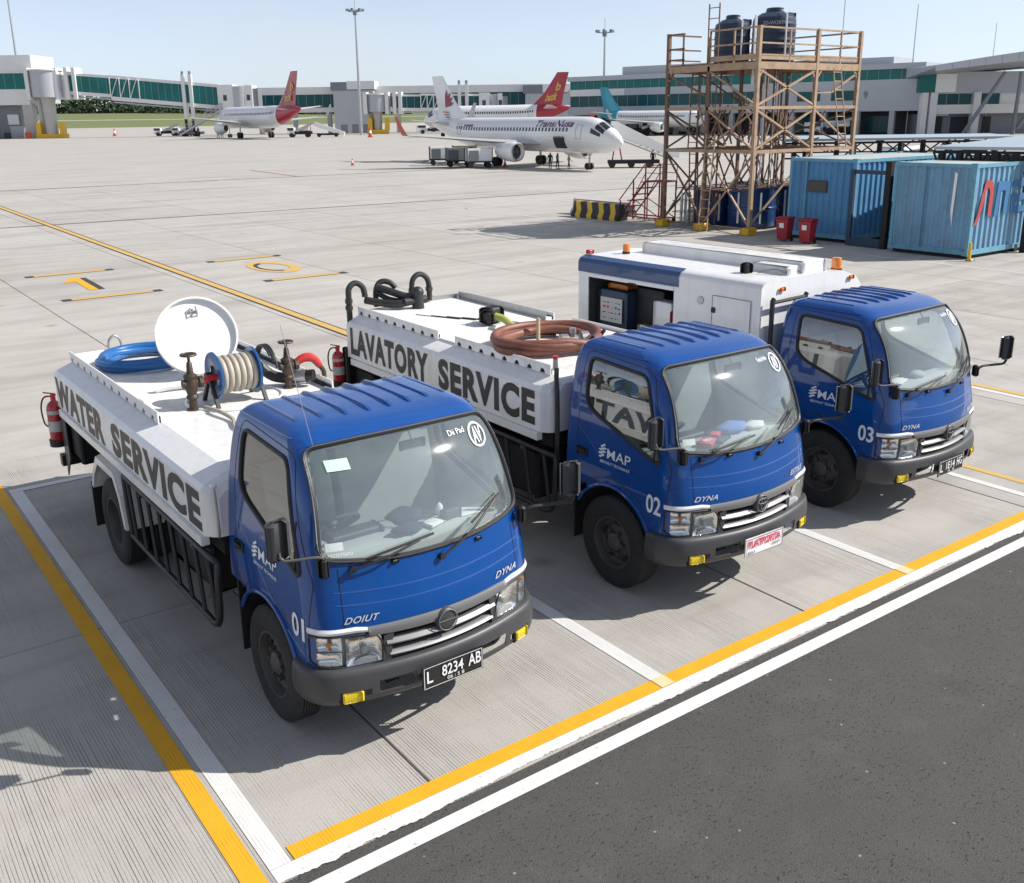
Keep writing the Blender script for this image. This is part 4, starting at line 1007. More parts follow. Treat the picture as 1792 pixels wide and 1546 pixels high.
# hose reel
rc = Vector((-.03, 2.36, 1.86))
MR = mat('blue_reel_paint', (.012, .10, .30), .35, 0, .4, dirt=.15)
hr = MB(); hr.cyl(rc + Vector((-.16, 0, 0)), rc + Vector((.16, 0, 0)), .07, n=20); hr = hr.build('hose_reel', MR, t1)
for x in (-.19, .16): MB().lathe([(.09, 0), (.10, .008), (.190, .008), (.202, .016), (.208, .012), (.202, -.004), (.190, -.002), (.10, -.004)], rc + Vector((x, 0, 0)), (1, 0, 0), 36, closed=True).build('reel_flange', MR, hr, 35)
hz = MB()
for i in range(6):
    x = -.135 + .054 * i; hz.lathe([(.140 + .027 * cos(a), x + .027 * sin(a)) for a in np.linspace(0, 2 * pi, 11)[:-1]], rc, (1, 0, 0), 36, closed=True)
hz.build('wound_hose', M_BEIGE, hr, 60)
for x in (-.23, .20):
    fr_ = MB(); fr_.bar(rc + Vector((x, -.17, -.25)), rc + Vector((x, 0, 0)), .03, .03); fr_.bar(rc + Vector((x, .17, -.25)), rc + Vector((x, 0, 0)), .03, .03); fr_.cyl(rc + Vector((x - .03, 0, 0)), rc + Vector((x + .03, 0, 0)), .04, n=12); fr_.build('reel_stand', M_BLACK, hr)
MB().tube([(-.03 + .42 * cos(a), 2.42 + .36 * sin(a), 1.615) for a in np.linspace(0, 2 * pi, 41)[:-1]], .014, 6, True).build('well_rim', M_WHITE, b1)
MB().lathe([(.0001, 0), (.40, 0)], (-.03, 2.42, 1.6135), (0, 0, 1), 32).build('well_floor', M_CHAS, b1, False) if False else None
v1 = gate_valve(t1, -.44, 2.30, 1.60, 2.09); v2 = gate_valve(t1, .50, 2.45, 1.60, 2.04)
MB().tube(smooth_path([(-.34, 2.30, 1.845), (-.24, 2.32, 1.86), (-.15, 2.32, 1.84)], 4), .028, 10).build('red_nozzle', M_REDP, v1)
nz = MB(); nz.tube(smooth_path([(.58, 2.45, 1.83), (.66, 2.44, 1.87), (.74, 2.42, 1.86), (.80, 2.40, 1.78)], 5), [.030 + .012 * sin(pi * k / 15) for k in range(16)], 10); nz.build('red_nozzle', M_REDP, v2)
MB().tube(smooth_path([(.80, 2.40, 1.78), (.83, 2.39, 1.72), (.82, 2.38, 1.63)], 5), .022, 8).build('nozzle_spout', M_BRASS, v2)
MB().tube(smooth_path([(.22, 2.75, 1.95), (.30, 2.70, 1.85), (.40, 2.62, 1.72), (.52, 2.55, 1.68), (.60, 2.47, 1.70)], 6), .05, 10).build('suction_hose', M_HOSEK, t1)
fl = MB(); fl.cyl((.54, 2.52, 1.69), (.66, 2.40, 1.71), .062, n=16); fl.build('hose_coupling', M_STEEL, t1); MB().cyl((.65, 2.41, 1.71), (.71, 2.35, 1.72), .052, n=16).build('coupling_cap', M_TRIM, t1)
MB().tube(smooth_path([(-.52, 3.05, 1.64), (-.40, 3.02, 1.66), (-.30, 3.00, 1.66), (-.10, 2.95, 1.66)], 5), .035, 10).build('white_pipe', M_LWHITE, t1)
MB().tube(smooth_path([(-.36, 2.25, 1.63), (-.32, 2.0, 1.64), (-.30, 1.78, 1.625), (-.36, 1.55, 1.615), (-.33, 1.2, 1.615)], 6), .018, 6).build('delivery_hose', M_BEIGE, t1)
for i in range(3):
    pts = [(.24 + .02 * i, 2.36 + .20 * cos(a), 1.86 + .20 * sin(a)) for a in np.linspace(-.6 + i * .5, 2.4 + i * .3, 14)]
    MB().tube(pts, .012, 6).build('plastic_wrap', M_HOSEK, hr)
MB().tube([(-.90, .64, 1.14), (-.91, .60, 1.20), (-.92, .585, 1.45), (-.92, .60, 1.535)], .010, 6).build('drain_pipe', M_STEEL, t1); MB().ball((-.92, .60, 1.545), .028, 10, 6, (1, 1, .6)).build('vent_cap', M_LWHITE, t1)
coil('blue_hose', t1, (-.22, 4.22, 1.614), [.46, .385, .48, .42, .36], 6.4, .034, M_HOSEB, 'coiled bright blue hose on the deck of the water truck', 'hose', .95)
extinguisher(to_world(t1, (-.99, 5.09, .69)), 'red fire extinguisher on the rear left corner of the water truck', .52, .082)
# ---- truck 2: lavatory
HW2 = .955
b2 = tank_body(t2, HW2, .78, 4.70, 1.215, 1.60, 1.70, .79, 1.715)
dk = MB(); dk.box((-.765, .95, 1.713), (.765, 4.65, 1.727)); dk.build('tank_deck', M_DECK, b2, False)
for s_ in (-1, 1):
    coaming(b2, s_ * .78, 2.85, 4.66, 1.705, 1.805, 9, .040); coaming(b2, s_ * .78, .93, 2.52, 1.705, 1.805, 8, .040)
MB().box((-.752, 2.86, 1.72), (.752, 4.62, 1.760)).build('raised_deck', M_DECK, b2, False)
MB().box((-.752, .96, 1.72), (.752, 2.50, 1.765)).build('raised_deck', M_DECK, b2, False)
lettered_side(b2, 'LAVATORY SERVICE', M_LET, HW2, 4.56, .94, 1.262, 1.592, .048)
fender(b2, t2, 3.235, HW2); side_rack(t2, -.97, 2.66, .62, .50, 1.05, 7)
MB().cbox((-.60, 1.55, .70), (.5, 1.0, .46), 0, .04).build('waste_locker', M_CHAS, t2); MB().cbox((.62, 1.5, .70), (.5, 1.1, .42), 0, .04).build('battery_box', M_CHAS, t2)
MB().cbox((-.30, 4.40, .85), (1.20, .50, .44), 0, .03).build('rear_locker', M_CHAS, t2)
MB().cbox((0, 4.84, .52), (1.9, .10, .12)).build('rear_underrun', M_TRIM, t2)
MB().cbox((-.86, 4.80, 1.06), (.14, .14, .46), 0, .02).build('extinguisher_case', M_TRIM, t2)
# black hoses at the rear of the deck
def hoses(pts, r=.036, nm='black_hose'): return MB().tube(smooth_path(pts, 7), r, 10).build(nm, M_HOSEK, t2)
mf = MB(); mf.cyl((-.16, 4.30, 1.76), (-.16, 4.30, 1.95), .075, .06, 16); mf.ball((-.16, 4.30, 1.95), .075, 14, 8); mf.cyl((-.34, 4.32, 1.85), (-.05, 4.30, 1.86), .048, n=14); mf.build('hose_manifold', M_HOSEK, t2)
hoses([(-.86, 4.73, 1.40), (-.86, 4.74, 1.90), (-.84, 4.75, 2.02), (-.76, 4.75, 2.07), (-.68, 4.72, 2.02), (-.66, 4.70, 1.90)])
hoses([(-.66, 4.70, 1.86), (-.50, 4.50, 1.83), (-.38, 4.36, 1.83), (-.25, 4.32, 1.85)], .045)
hoses([(-.50, 4.72, 1.76), (-.50, 4.72, 1.95), (-.44, 4.72, 2.05), (-.34, 4.68, 2.05), (-.28, 4.62, 1.98)], .034)
hoses([(-.50, 4.70, 2.00), (-.38, 4.55, 1.95), (-.26, 4.42, 1.90), (-.16, 4.34, 1.92)], .045)
hoses([(-.52, 4.72, 1.95), (-.40, 4.60, 1.86), (-.30, 4.45, 1.84)], .032)
hoses([(-.05, 4.62, 1.74), (-.05, 4.62, 2.0), (.0, 4.62, 2.09), (.08, 4.62, 2.11), (.15, 4.60, 2.06), (.17, 4.58, 1.96), (.17, 4.58, 1.78)], .034)
for p in ((-.86, 4.74, 1.76), (-.86, 4.74, 1.84), (.17, 4.58, 1.90), (-.05, 4.62, 1.90)): MB().cyl(p, (p[0], p[1], p[2] + .045), .046, n=10).build('hose_clamp', M_BRASS, t2)
MB().bar((.62, 4.6, 1.78), (.62, 2.80, 1.78), .012, .12).build('deck_rail', M_STEEL, b2); MB().bar((.70, 4.62, 1.77), (-.0, 4.63, 1.77), .012, .08).build('deck_rail', M_STEEL, b2)
for k in range(5): MB().bar((-.40 + .11 * k, 3.95 - .16 * k, 1.764), (-.15 + .11 * k, 3.40 - .16 * k, 1.764), .012, .006).build('deck_groove', M_CHAS, b2)
pb = MB(); pb.cbox((.0, 2.98, 1.86), (.24, .20, .17), radians(15), .03); pb.cbox((-.11, 2.92, 1.85), (.10, .16, .13), radians(15), .03); pb = pb.build('pump_box', M_TRIM, t2, 50)
MB().tube(smooth_path([(-.02, 2.88, 1.86), (.02, 2.78, 1.84), (.0, 2.62, 1.80), (-.05, 2.5, 1.79)], 5), .040, 10).build('yellow_hose', mat('yellow_green_hose', (.42, .46, .10), .5), pb)
coil('brown_hose', t2, (-.24, 1.67, 1.768), [.55, .50, .44, .54], 4.6, .043, M_HOSEBR, 'coiled reddish brown rubber hose on the deck of the lavatory truck', 'hose', .86, [(-.1, 1.15, 1.86), (.10, 1.25, 1.82)])
fi = MB(); fi.cyl((-.10, 1.60, 1.80), (.14, 1.52, 1.82), .055, n=14); fi.cyl((-.12, 1.61, 1.80), (-.05, 1.585, 1.80), .085, n=14); fi.cyl((.08, 1.54, 1.82), (.15, 1.515, 1.82), .08, n=14); fi.cyl((0, 1.57, 1.78), (0, 1.57, 1.94), .035, n=12)
hcp = fi.build('hose_coupling', M_STEEL, t2)
MB().bar((-.14, 1.95, 1.76), (-.14, 1.95, 2.00), .04, .02).build('wooden_post', mat('pale_wood', (.50, .40, .27), .8), t2)
for a in (5.0, 5.5): MB().cyl((-.24 + .50 * cos(a), 1.67 + .44 * sin(a), 1.80), (-.24 + .60 * cos(a), 1.67 + .52 * sin(a), 1.94), .02, n=6).build('hose_strap', M_TRIM, t2)
MB().tube(smooth_path([(-.80, .82, 1.80), (-.82, .80, 1.72), (-.86, .74, 1.60), (-.87, .72, 1.30), (-.86, .74, 1.05), (-.80, .80, .95)], 6), .022, 8).build('pressure_line', M_HOSEK, t2)
MB().cyl((-.80, .84, 1.78), (-.80, .84, 1.88), .028, .022, 10).build('gauge_body', M_STEEL, t2); MB().cyl((-.80, .84, 1.88), (-.80, .84, 1.91), .024, n=10).build('gauge_cap', M_REDP, t2)
extinguisher(to_world(t2, (-1.02, 4.80, .84)), 'red fire extinguisher at the rear of the lavatory truck', .46, .072)
# ---- truck 3: equipment box
M_NAVY = mat('navy_panel_paint', (.012, .055, .17), .3, 0, .6, var=.08)
HW3 = .95
def box3():
    y0, y1, zb, zs = .78, 3.62, .92, 2.20; s = MB()
    oy0, oy1, oz0, oz1 = 2.00, 3.44, 1.36, 2.075
    # near side with a rectangular opening
    def side(s_, opening):
        x = s_ * HW3
        if not opening: x = .84; s.add([(x, y0, zb), (x, y1, zb), (x, y1, zs - .13), (x, y0, zs - .13)], [(0, 1, 2, 3)]); return
        P = [(x, y0, zb), (x, oy0, zb), (x, oy1, zb), (x, y1, zb), (x, y0, oz0), (x, oy0, oz0), (x, oy1, oz0), (x, y1, oz0), (x, y0, oz1), (x, oy0, oz1), (x, oy1, oz1), (x, y1, oz1), (x, y0, zs), (x, oy0, zs), (x, oy1, zs), (x, y1, zs)]
        F = [(r_ * 4 + c, r_ * 4 + c + 1, (r_ + 1) * 4 + c + 1, (r_ + 1) * 4 + c) for r_ in range(3) for c in range(3) if not (r_ == 1 and c == 1)]
        s.add(P, F)
    side(-1, True); side(1, False)
    # roof with shoulders
    xs = [(-HW3, zs), (-HW3 + .03, zs + .045), (-HW3 + .12, zs + .075), (0, zs + .085), (.50, zs + .05), (.74, zs - .03), (.84, zs - .13)]
    n = len(xs); s.add([(x, y0, z) for x, z in xs] + [(x, y1, z) for x, z in xs], [(i, i + 1, n + i + 1, n + i) for i in range(n - 1)])
    for y in (y0, y1): s.add([(x, y, z) for x, z in xs] + [(.84, y, zb), (-HW3, y, zb)], [tuple(range(n + 2))])
    s.add([(-HW3, y0, zb), (HW3, y0, zb), (HW3, y1, zb), (-HW3, y1, zb)], [(0, 1, 2, 3)])
    # compartment walls
    x0, x1 = -HW3, -.25
    s.add([(x0, oy0, oz0), (x1, oy0, oz0), (x1, oy1, oz0), (x0, oy1, oz0), (x0, oy0, oz1), (x1, oy0, oz1), (x1, oy1, oz1), (x0, oy1, oz1)], [(0, 1, 2, 3), (4, 7, 6, 5), (0, 4, 5, 1), (3, 2, 6, 7), (1, 5, 6, 2)])
    return s
b3 = box3().build('equipment_box', M_WHITE, t3, 40, fix=False)
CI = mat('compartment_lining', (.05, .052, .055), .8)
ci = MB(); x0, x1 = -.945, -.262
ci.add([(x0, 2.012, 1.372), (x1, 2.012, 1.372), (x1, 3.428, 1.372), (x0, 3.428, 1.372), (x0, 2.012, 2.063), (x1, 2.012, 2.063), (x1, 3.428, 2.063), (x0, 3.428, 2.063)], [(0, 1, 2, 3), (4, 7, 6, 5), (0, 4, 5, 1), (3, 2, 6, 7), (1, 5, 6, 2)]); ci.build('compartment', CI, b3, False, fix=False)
# rolled shutter and navy shoulder panel
sh = MB()
for k in range(3): sh.cyl((-.955, 2.02, 2.06 - .022 * k), (-.955, 3.42, 2.06 - .022 * k), .014, n=8)
MB().box((-.962, 2.0, 2.035), (-.948, 3.44, 2.078)).build('shutter_slat', M_LWHITE, b3, False); MB().box((-.970, 2.6, 2.030), (-.962, 2.72, 2.045)).build('shutter_handle', M_BLACK, b3, False)
MB().add([(-.956, 1.93, 2.085), (-.956, 3.625, 2.085), (-.956, 3.625, 2.205), (-.956, 1.93, 2.205), (-.924, 1.93, 2.252), (-.924, 3.625, 2.252), (-.83, 1.93, 2.284), (-.83, 3.625, 2.284)], [(0, 1, 2, 3), (3, 2, 5, 4), (4, 5, 7, 6)]).build('navy_panel', M_NAVY, b3, False, fix=False)
MB().box((-.958, 1.36, 1.30), (-.952, 1.39, 2.02)).build('door_seam', M_BUMP, b3, False) if False else None
dd = MB(); dd.box((-.962, .90, 1.52), (-.951, 1.42, 2.06)); dd = dd.build('locker_door', M_WHITE, b3, False)
MB().tube([(-.963, y, z) for y, z in ((.90, 1.52), (1.42, 1.52), (1.42, 2.06), (.90, 2.06))], .004, 4, True).build('door_gap', M_BUMP, dd)
MB().cbox((-.968, 1.40, 1.90), (.02, .05, .06), 0, .008).build('door_latch', M_TRIM, dd)
MB().lathe([(.045, 0), (.045, .012), (.03, .014)], (-.951, 1.60, 1.98), (-1, 0, 0), 16).build('round_vent', M_STEEL, b3)
# equipment inside
def item(nm, c, d, m, lab, cat, bev=.02): return tag(MB().cbox(to_world(t3, c), d, t3.rotation_euler[2], bev).build(nm, m, None, 50), lab, cat)
cpm = item('control_panel', (-.76, 3.08, 1.66), (.24, .50, .46), mat('navy_case', (.03, .05, .09), .5), 'navy control panel with a pale label inside the open hatch', 'control panel')
pf = MB(); pf.box((-.886, 2.90, 1.50), (-.883, 3.28, 1.80)); f_ = pf.build('panel_face', mat('panel_face', (.50, .51, .50), .5, var=.15, vscale=30), None, False); f_.parent = cpm
f_.matrix_world = Matrix.Translation(t3.location) @ Matrix.Rotation(t3.rotation_euler[2], 4, 'Z')
for i in range(4):
    for j in range(5):
        q = MB(); q.box((-.889, 2.93 + .065 * j, 1.54 + .065 * i), (-.886, 2.93 + .065 * j + R.choice((.02, .045)), 1.54 + .065 * i + R.choice((.012, .03)))); qo = q.build('panel_mark', R.choice((M_TRIM, MR, M_REDP, M_STEEL)), None, False); qo.parent = cpm; qo.matrix_world = f_.matrix_world
item('orange_tool_case', (-.70, 3.08, 1.93), (.20, .34, .07), mat('orange_plastic', (.45, .15, .02), .5), 'orange tool case lying on the control panel', 'tool case')
item('white_cabinet', (-.78, 2.24, 1.62), (.20, .30, .48), M_LWHITE, 'white cabinet inside the open hatch of truck 03', 'cabinet')
item('dark_engine_cover', (-.55, 2.62, 1.66), (.30, .46, .56), M_DARKIN, 'dark machine housing at the back of the open hatch', 'machine')
item('red_toolbox', (-.84, 2.06, 1.60), (.14, .08, .36), M_EXT, 'narrow red box at the front of the open hatch', 'toolbox')
item('steel_canister', (-.82, 2.55, 1.46), (.14, .18, .17), M_STEEL, 'small steel canister on the hatch sill', 'canister')
# roof fittings
MB().cbox((.02, 2.05, 2.335), (.42, 2.45, .15), 0, .02).build('roof_duct', M_WHITE, b3, 30)
MB().cbox((-.10, 1.12, 2.31), (.62, .55, .12), 0, .03).build('roof_hatch', M_WHITE, b3, 30)
MB().cbox((-.56, 1.30, 2.33), (.12, .12, .12), 0, .03).build('exhaust_elbow', M_TRIM, b3, 40)
MB().tube(smooth_path([(-.55, 1.15, 2.30), (-.45, 1.0, 2.34), (-.40, .9, 2.31), (-.20, .88, 2.31)], 5), .012, 6).build('lifting_hook', M_STEEL, b3)
def beacon(x, y, z, k=1.0):
    bb = MB().cyl((x, y, z), (x, y, z + .03 * k), .055 * k, n=16).build('beacon', M_TRIM, b3); MB().lathe([(.048 * k, .03 * k), (.050 * k, .10 * k), (.042 * k, .135 * k), (.0001, .14 * k)], (x, y, z), (0, 0, 1), 18).build('beacon_lens', M_AMBER, bb, 40)
beacon(.55, .92, 2.225, 1.15); beacon(-.42, 3.32, 2.28, .9)
for x in (-.62, .62): MB().cbox((x, .76, 2.17), (.09, .03, .045), 0, .012).build('marker_lamp', M_AMBER, b3, 50)
MB().cbox((-.90, 3.64, 2.14), (.05, .04, .10), 0, .012).build('tail_lamp', M_REDLENS, b3, 50); MB().cbox((-.78, 3.60, 2.31), (.09, .07, .05), 0, .012).build('tail_lamp', M_REDLENS, b3, 50)
rk = MB()
for x in (-.86, -.30): rk.tube([(x, .70, .9), (x, .70, 2.08), (x + .02, .70, 2.10)], .026, 8)
rk.tube([(-.86, .70, 2.06), (-.30, .70, 2.07)], .020, 8); rk.tube([(-.86, .70, 1.6), (-.86, .77, 1.6)], .02, 6); rk.build('headboard_frame', M_BLACK, t3)
fender(b3, t3, 3.0, HW3)
MB().cbox((0, 2.1, .80), (1.7, 2.6, .22)).build('sub_frame', M_CHAS, t3)
MB().cbox((0, 3.75, .52), (1.9, .10, .12)).build('rear_underrun', M_TRIM, t3)

# ------------------------------------------------------------------ things lying on the dashboards
def dash(T, nm, c, d, rz, m, lab, cat, bev=.008): return tag(MB().cbox(to_world(T, c), d, T.rotation_euler[2] + rz, bev).build(nm, m, None, 50), lab, cat)
def lump(T, nm, c, sc, m, lab, cat):
    p = to_world(T, c); s = MB(); s.ball((0, 0, 0), 1, 14, 8); s.v = [(p.x + v[0] * sc[0] * (1 + .16 * sin(5 * v[1] + 3 * v[2])), p.y + v[1] * sc[1] * (1 + .14 * sin(6 * v[0])), p.z + v[2] * sc[2] * (1 + .1 * sin(4 * v[0] + 2))) for v in s.v]
    return tag(s.build(nm, m, None, True), lab, cat)
PAPER = mat('paper', (.62, .63, .60), .8, var=.1); NAVYC = mat('navy_cloth', (.015, .02, .04), .9, bump=.3)
lump(t1, 'peaked_hat', (.02, -.38, 1.405), (.13, .10, .055), NAVYC, 'dark navy hat on the dashboard of truck 01', 'hat')
lump(t1, 'dark_pouch', (-.06, -.56, 1.395), (.12, .06, .035), NAVYC, 'small dark pouch behind the windshield of truck 01', 'pouch')
dash(t1, 'folded_papers', (.14, -.54, 1.375), (.14, .12, .02), .3, PAPER, 'folded white papers on the dashboard of truck 01', 'papers')
dash(t1, 'small_black_box', (.30, -.52, 1.40), (.14, .07, .06), .1, M_DARKIN, 'small black box beside the papers in truck 01', 'box')
lump(t1, 'white_cup', (.24, -.47, 1.42), (.028, .028, .05), PAPER, 'small white cup on the dashboard of truck 01', 'cup')
dash(t1, 'flat_papers', (.52, -.50, 1.367), (.30, .14, .008), -.1, PAPER, 'flat sheets of paper on the right of the dashboard of truck 01', 'papers', .002)
RB = mat('red_booklet', (.55, .04, .06), .5); BLC = mat('blue_cloth', (.12, .20, .45), .9, bump=.3)
dash(t2, 'red_folder', (-.36, -.60, 1.385), (.20, .13, .04), .5, RB, 'red folder with pale label behind the windshield of truck 02', 'folder')
lettering('folder_print', 'E51', M_DECAL, None, lambda u, v: to_world(t2, (-.40 + .10 * u, -.625 + .05 * v, 1.4075)), .04).parent = None
bpy.data.objects['folder_print'].parent = bpy.data.objects['red_folder']
dash(t2, 'red_booklet', (-.16, -.50, 1.385), (.14, .10, .04), .6, RB, 'smaller red booklet beside the blue cloth in truck 02', 'booklet')
dash(t2, 'grey_folder', (-.20, -.60, 1.38), (.20, .11, .025), .4, M_BUMP, 'grey folder beside the red folder in truck 02', 'folder')
lump(t2, 'blue_cloth', (.06, -.48, 1.405), (.17, .09, .05), BLC, 'crumpled blue cloth on the dashboard of truck 02', 'cloth')
lump(t2, 'white_bag', (.30, -.52, 1.39), (.12, .07, .035), PAPER, 'pale bag on the dashboard of truck 02', 'bag')
dash(t3, 'pale_papers', (-.36, -.50, 1.376), (.26, .14, .012), .3, PAPER, 'pale papers behind the windshield of truck 03', 'papers', .003)
lump(t3, 'grey_pouch', (-.02, -.50, 1.39), (.10, .07, .04), M_SEAT, 'grey pouch on the dashboard of truck 03', 'pouch')

MB().tube([FP(-.60, 2.02, .01), FP(-.60, 2.02, .01) + Vector((-.10, .12, .75))], .0022, 5).build('aerial', M_STEEL, t1)

# ------------------------------------------------------------------ far airport: frame turned with the pier
HF = Vector((sin(YAW), cos(YAW), 0)); RH = Vector((cos(YAW), -sin(YAW), 0)); ORG = Vector((-1.681, -4.529, 0))
def site(x, d, z=0.0): return ORG + HF * d + RH * x + Vector((0, 0, z))
def far(name, x, d, label, cat, turn=0.0, group=None): return empty(name, site(x, d), -YAW + turn, label, cat, group)
M_PANEL = mat('white_cladding', (.74, .74, .73), .5, var=.06, vscale=.3, dirt=.12, dirtcol=(.45, .45, .44))
M_GREYC = mat('grey_cladding', (.43, .45, .48), .45, .2, var=.06, vscale=.3)
M_GREYD = mat('dark_grey_cladding', (.19, .205, .23), .5, .1, var=.08, vscale=.4)
M_TEAL = mat('teal_glazing', (.008, .145, .135), .25, 0, .0, var=.35, vscale=.35, spec=.3)
M_TEALD = mat('dark_teal_glazing', (.005, .078, .085), .25, 0, .0, var=.4, vscale=.3, spec=.3)
M_MULL = mat('pale_mullion', (.22, .34, .34), .5)
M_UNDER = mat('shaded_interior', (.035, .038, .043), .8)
M_AWHITE = mat('aircraft_white', (.80, .80, .79), .28, 0, .5)
M_ARED = mat('crimson_livery', (.36, .012, .035), .3, 0, .5); M_AGOLD = mat('gold_livery', (.62, .40, .10), .4)
M_ATEAL = mat('turquoise_livery', (.02, .30, .42), .3, 0, .5); M_APURP = mat('purple_livery', (.10, .03, .12), .4); M_ACRIM = mat('fan_crimson', (.32, .015, .06), .4)
M_AGREY = mat('wing_grey', (.48, .49, .50), .4, .2); M_DWIN = mat('dark_window', (.02, .024, .03), .1, 0, .4)
M_ORANGE = mat('winglet_orange_red', (.50, .07, .03), .4); M_YSAFE = mat('safety_yellow', (.75, .45, .02), .5, var=.12, dirt=.2)
M_PIER = mat('pale_concrete', (.48, .47, .45), .8, var=.08, vscale=.5)

band('grass_field', 760, -.03, 1000, 5.4, M_GRASS, 'green grass beyond the apron on the left')
band('runway', 1000, 5.4, 1022, 5.95, M_CONC, 'pale runway strip between the grass')
band('grass_bank', 1022, 5.95, 1330, 14.2, M_GRASS, 'paler green grass bank behind the runway strip')
# apron hump that hides the near edge of the grass
# tree line
tr = random.Random(3); tv = []; tf = []
for i in range(9000):
    x = tr.uniform(-900, -120); d = tr.uniform(1230, 1330) - x * .15; top = 17 + 12 * (0.5 + .5 * sin(x * .045) * sin(x * .013 + 1)); 
    z = 10 + tr.random() ** .8 * top; s_ = tr.uniform(1.4, 3.4); c = site(x, d, z); n = len(tv)
    a = Vector((tr.gauss(0, 1), tr.gauss(0, 1), tr.gauss(0, 1))).normalized(); b_ = a.orthogonal().normalized(); e_ = a.cross(b_)
    for k in range(5): tv.append(tuple(c + (b_ * cos(1.2566 * k) + e_ * sin(1.2566 * k)) * s_ * tr.uniform(.6, 1.15)))
    tf.append(tuple(range(n, n + 5)))
M_LEAF = mat('far_foliage', (.045, .075, .035), .9, var=.5, vscale=.03)
for i in range(90):                                               # dense lower mass of the wood
    x = -900 + i * 8.8; n = len(tv); hgt = 28 + 5 * sin(i * .7) + 4 * sin(i * 1.9)
    for (dx, z) in ((-9, 6), (9, 6), (7, hgt * .8), (0, hgt), (-7, hgt * .85)): tv.append(tuple(site(x + dx, 1300 - x * .15 + 12 * sin(i * 2.1), z)))
    tf.append(tuple(range(n, n + 5)))
tl = MB(); tl.v = tv; tl.f = tf; tag(tl.build('tree_line', M_LEAF, None, False, fix=False), 'dark green wood along the horizon on the left', 'trees', kind='stuff')

# ------------------------------------------------------------------ glazed band helper
def glazing(T, o, ux, L, z0, z1, n, m, diag=True, thick=.25, mul=.10, slope=0.0, name='window_pane'):
    """row of separate panes with mullions on a vertical face: o is the lower start corner"""
    o = Vector(o); ux = Vector(ux); nrm = Vector((ux.y, -ux.x, 0)); w_ = L / n
    for i in range(n):
        a = o + ux * (w_ * i + mul / 2); b = o + ux * (w_ * (i + 1) - mul / 2); s1 = slope * (w_ * i); s2 = slope * (w_ * (i + 1))
        s = MB(); s.add([a + Vector((0, 0, z0 + s1)), b + Vector((0, 0, z0 + s2)), b + Vector((0, 0, z1 + s2)), a + Vector((0, 0, z1 + s1))] + [p - nrm * .1 for p in (a + Vector((0, 0, z0 + s1)), b + Vector((0, 0, z0 + s2)), b + Vector((0, 0, z1 + s2)), a + Vector((0, 0, z1 + s1)))],
                        [(0, 1, 2, 3), (4, 7, 6, 5), (0, 4, 5, 1), (1, 5, 6, 2), (2, 6, 7, 3), (3, 7, 4, 0)])
        s.build(name, m, T, False)
    s = MB()
    for i in range(n + 1):
        p = o + ux * (w_ * i) + nrm * .03; s1 = slope * w_ * i; s.bar(p + Vector((0, 0, z0 + s1)), p + Vector((0, 0, z1 + s1)), mul * 1.15, .10)
    if diag:
        for i in range(0, n - 1, 2):
            p = o + ux * (w_ * i) - nrm * .35; q = o + ux * (w_ * (i + 1)) - nrm * .35
            s.bar(p + Vector((0, 0, z0 + slope * w_ * i)), q + Vector((0, 0, z1 + slope * w_ * (i + 1))), mul * 1.1, .08)
    mo = s.build('mullions', M_MULL, T, False); mo['kind'] = 'stuff'

# ------------------------------------------------------------------ pier head on the far left
T = far('pier_building', -124, 275, 'white flat roofed pier building with teal window at the left edge', 'building')
MB().box((-26, 0, 17.3), (1.6, 14, 21.1)).build('parapet', M_PANEL, T, False); MB().box((-26, .3, 8.6), (-.2, 14, 17.3)).build('wall', M_PANEL, T, False)
MB().box((-.2, .5, 9.0), (3.0, 12, 17.3)).build('corner_block', M_GREYC, T, False)
glazing(T, (-22, .26, 0), (1, 0, 0), 21.2, 12.6, 16.6, 8, M_TEAL, True, mul=.16)
for x in (-2.6, -16): MB().box((x, .6, 0), (x + 2.6, 3.2, 8.6)).build('column', M_PIER, T, False)
MB().box((-26, 3, 0), (-4.4, 13, 8.55)).build('ground_floor', M_GREYD, T, False); MB().box((-8, 2.8, 3.6), (-5, 3.05, 6.2)).build('sign_board', M_PANEL, T, False); MB().box((-7.6, 2.7, 0), (-4.2, 3.0, 3.2)).build('doorway', M_GREYC, T, False)
for x in (-9.5, -6.5, -1.0): tag(MB().box(site(x - 124, 272), site(x - 124, 272) + Vector((1.4, 1.4, 1.6))).build('equipment_crate', M_UNDER if x < -2 else M_ORANGE, None, False), {-9.5: 'dark equipment crate furthest left under the pier building', -6.5: 'dark equipment crate beside the pier building column', -1.0: 'orange crate at the foot of the pier building column'}[x], 'crate', 'crates under the pier building')

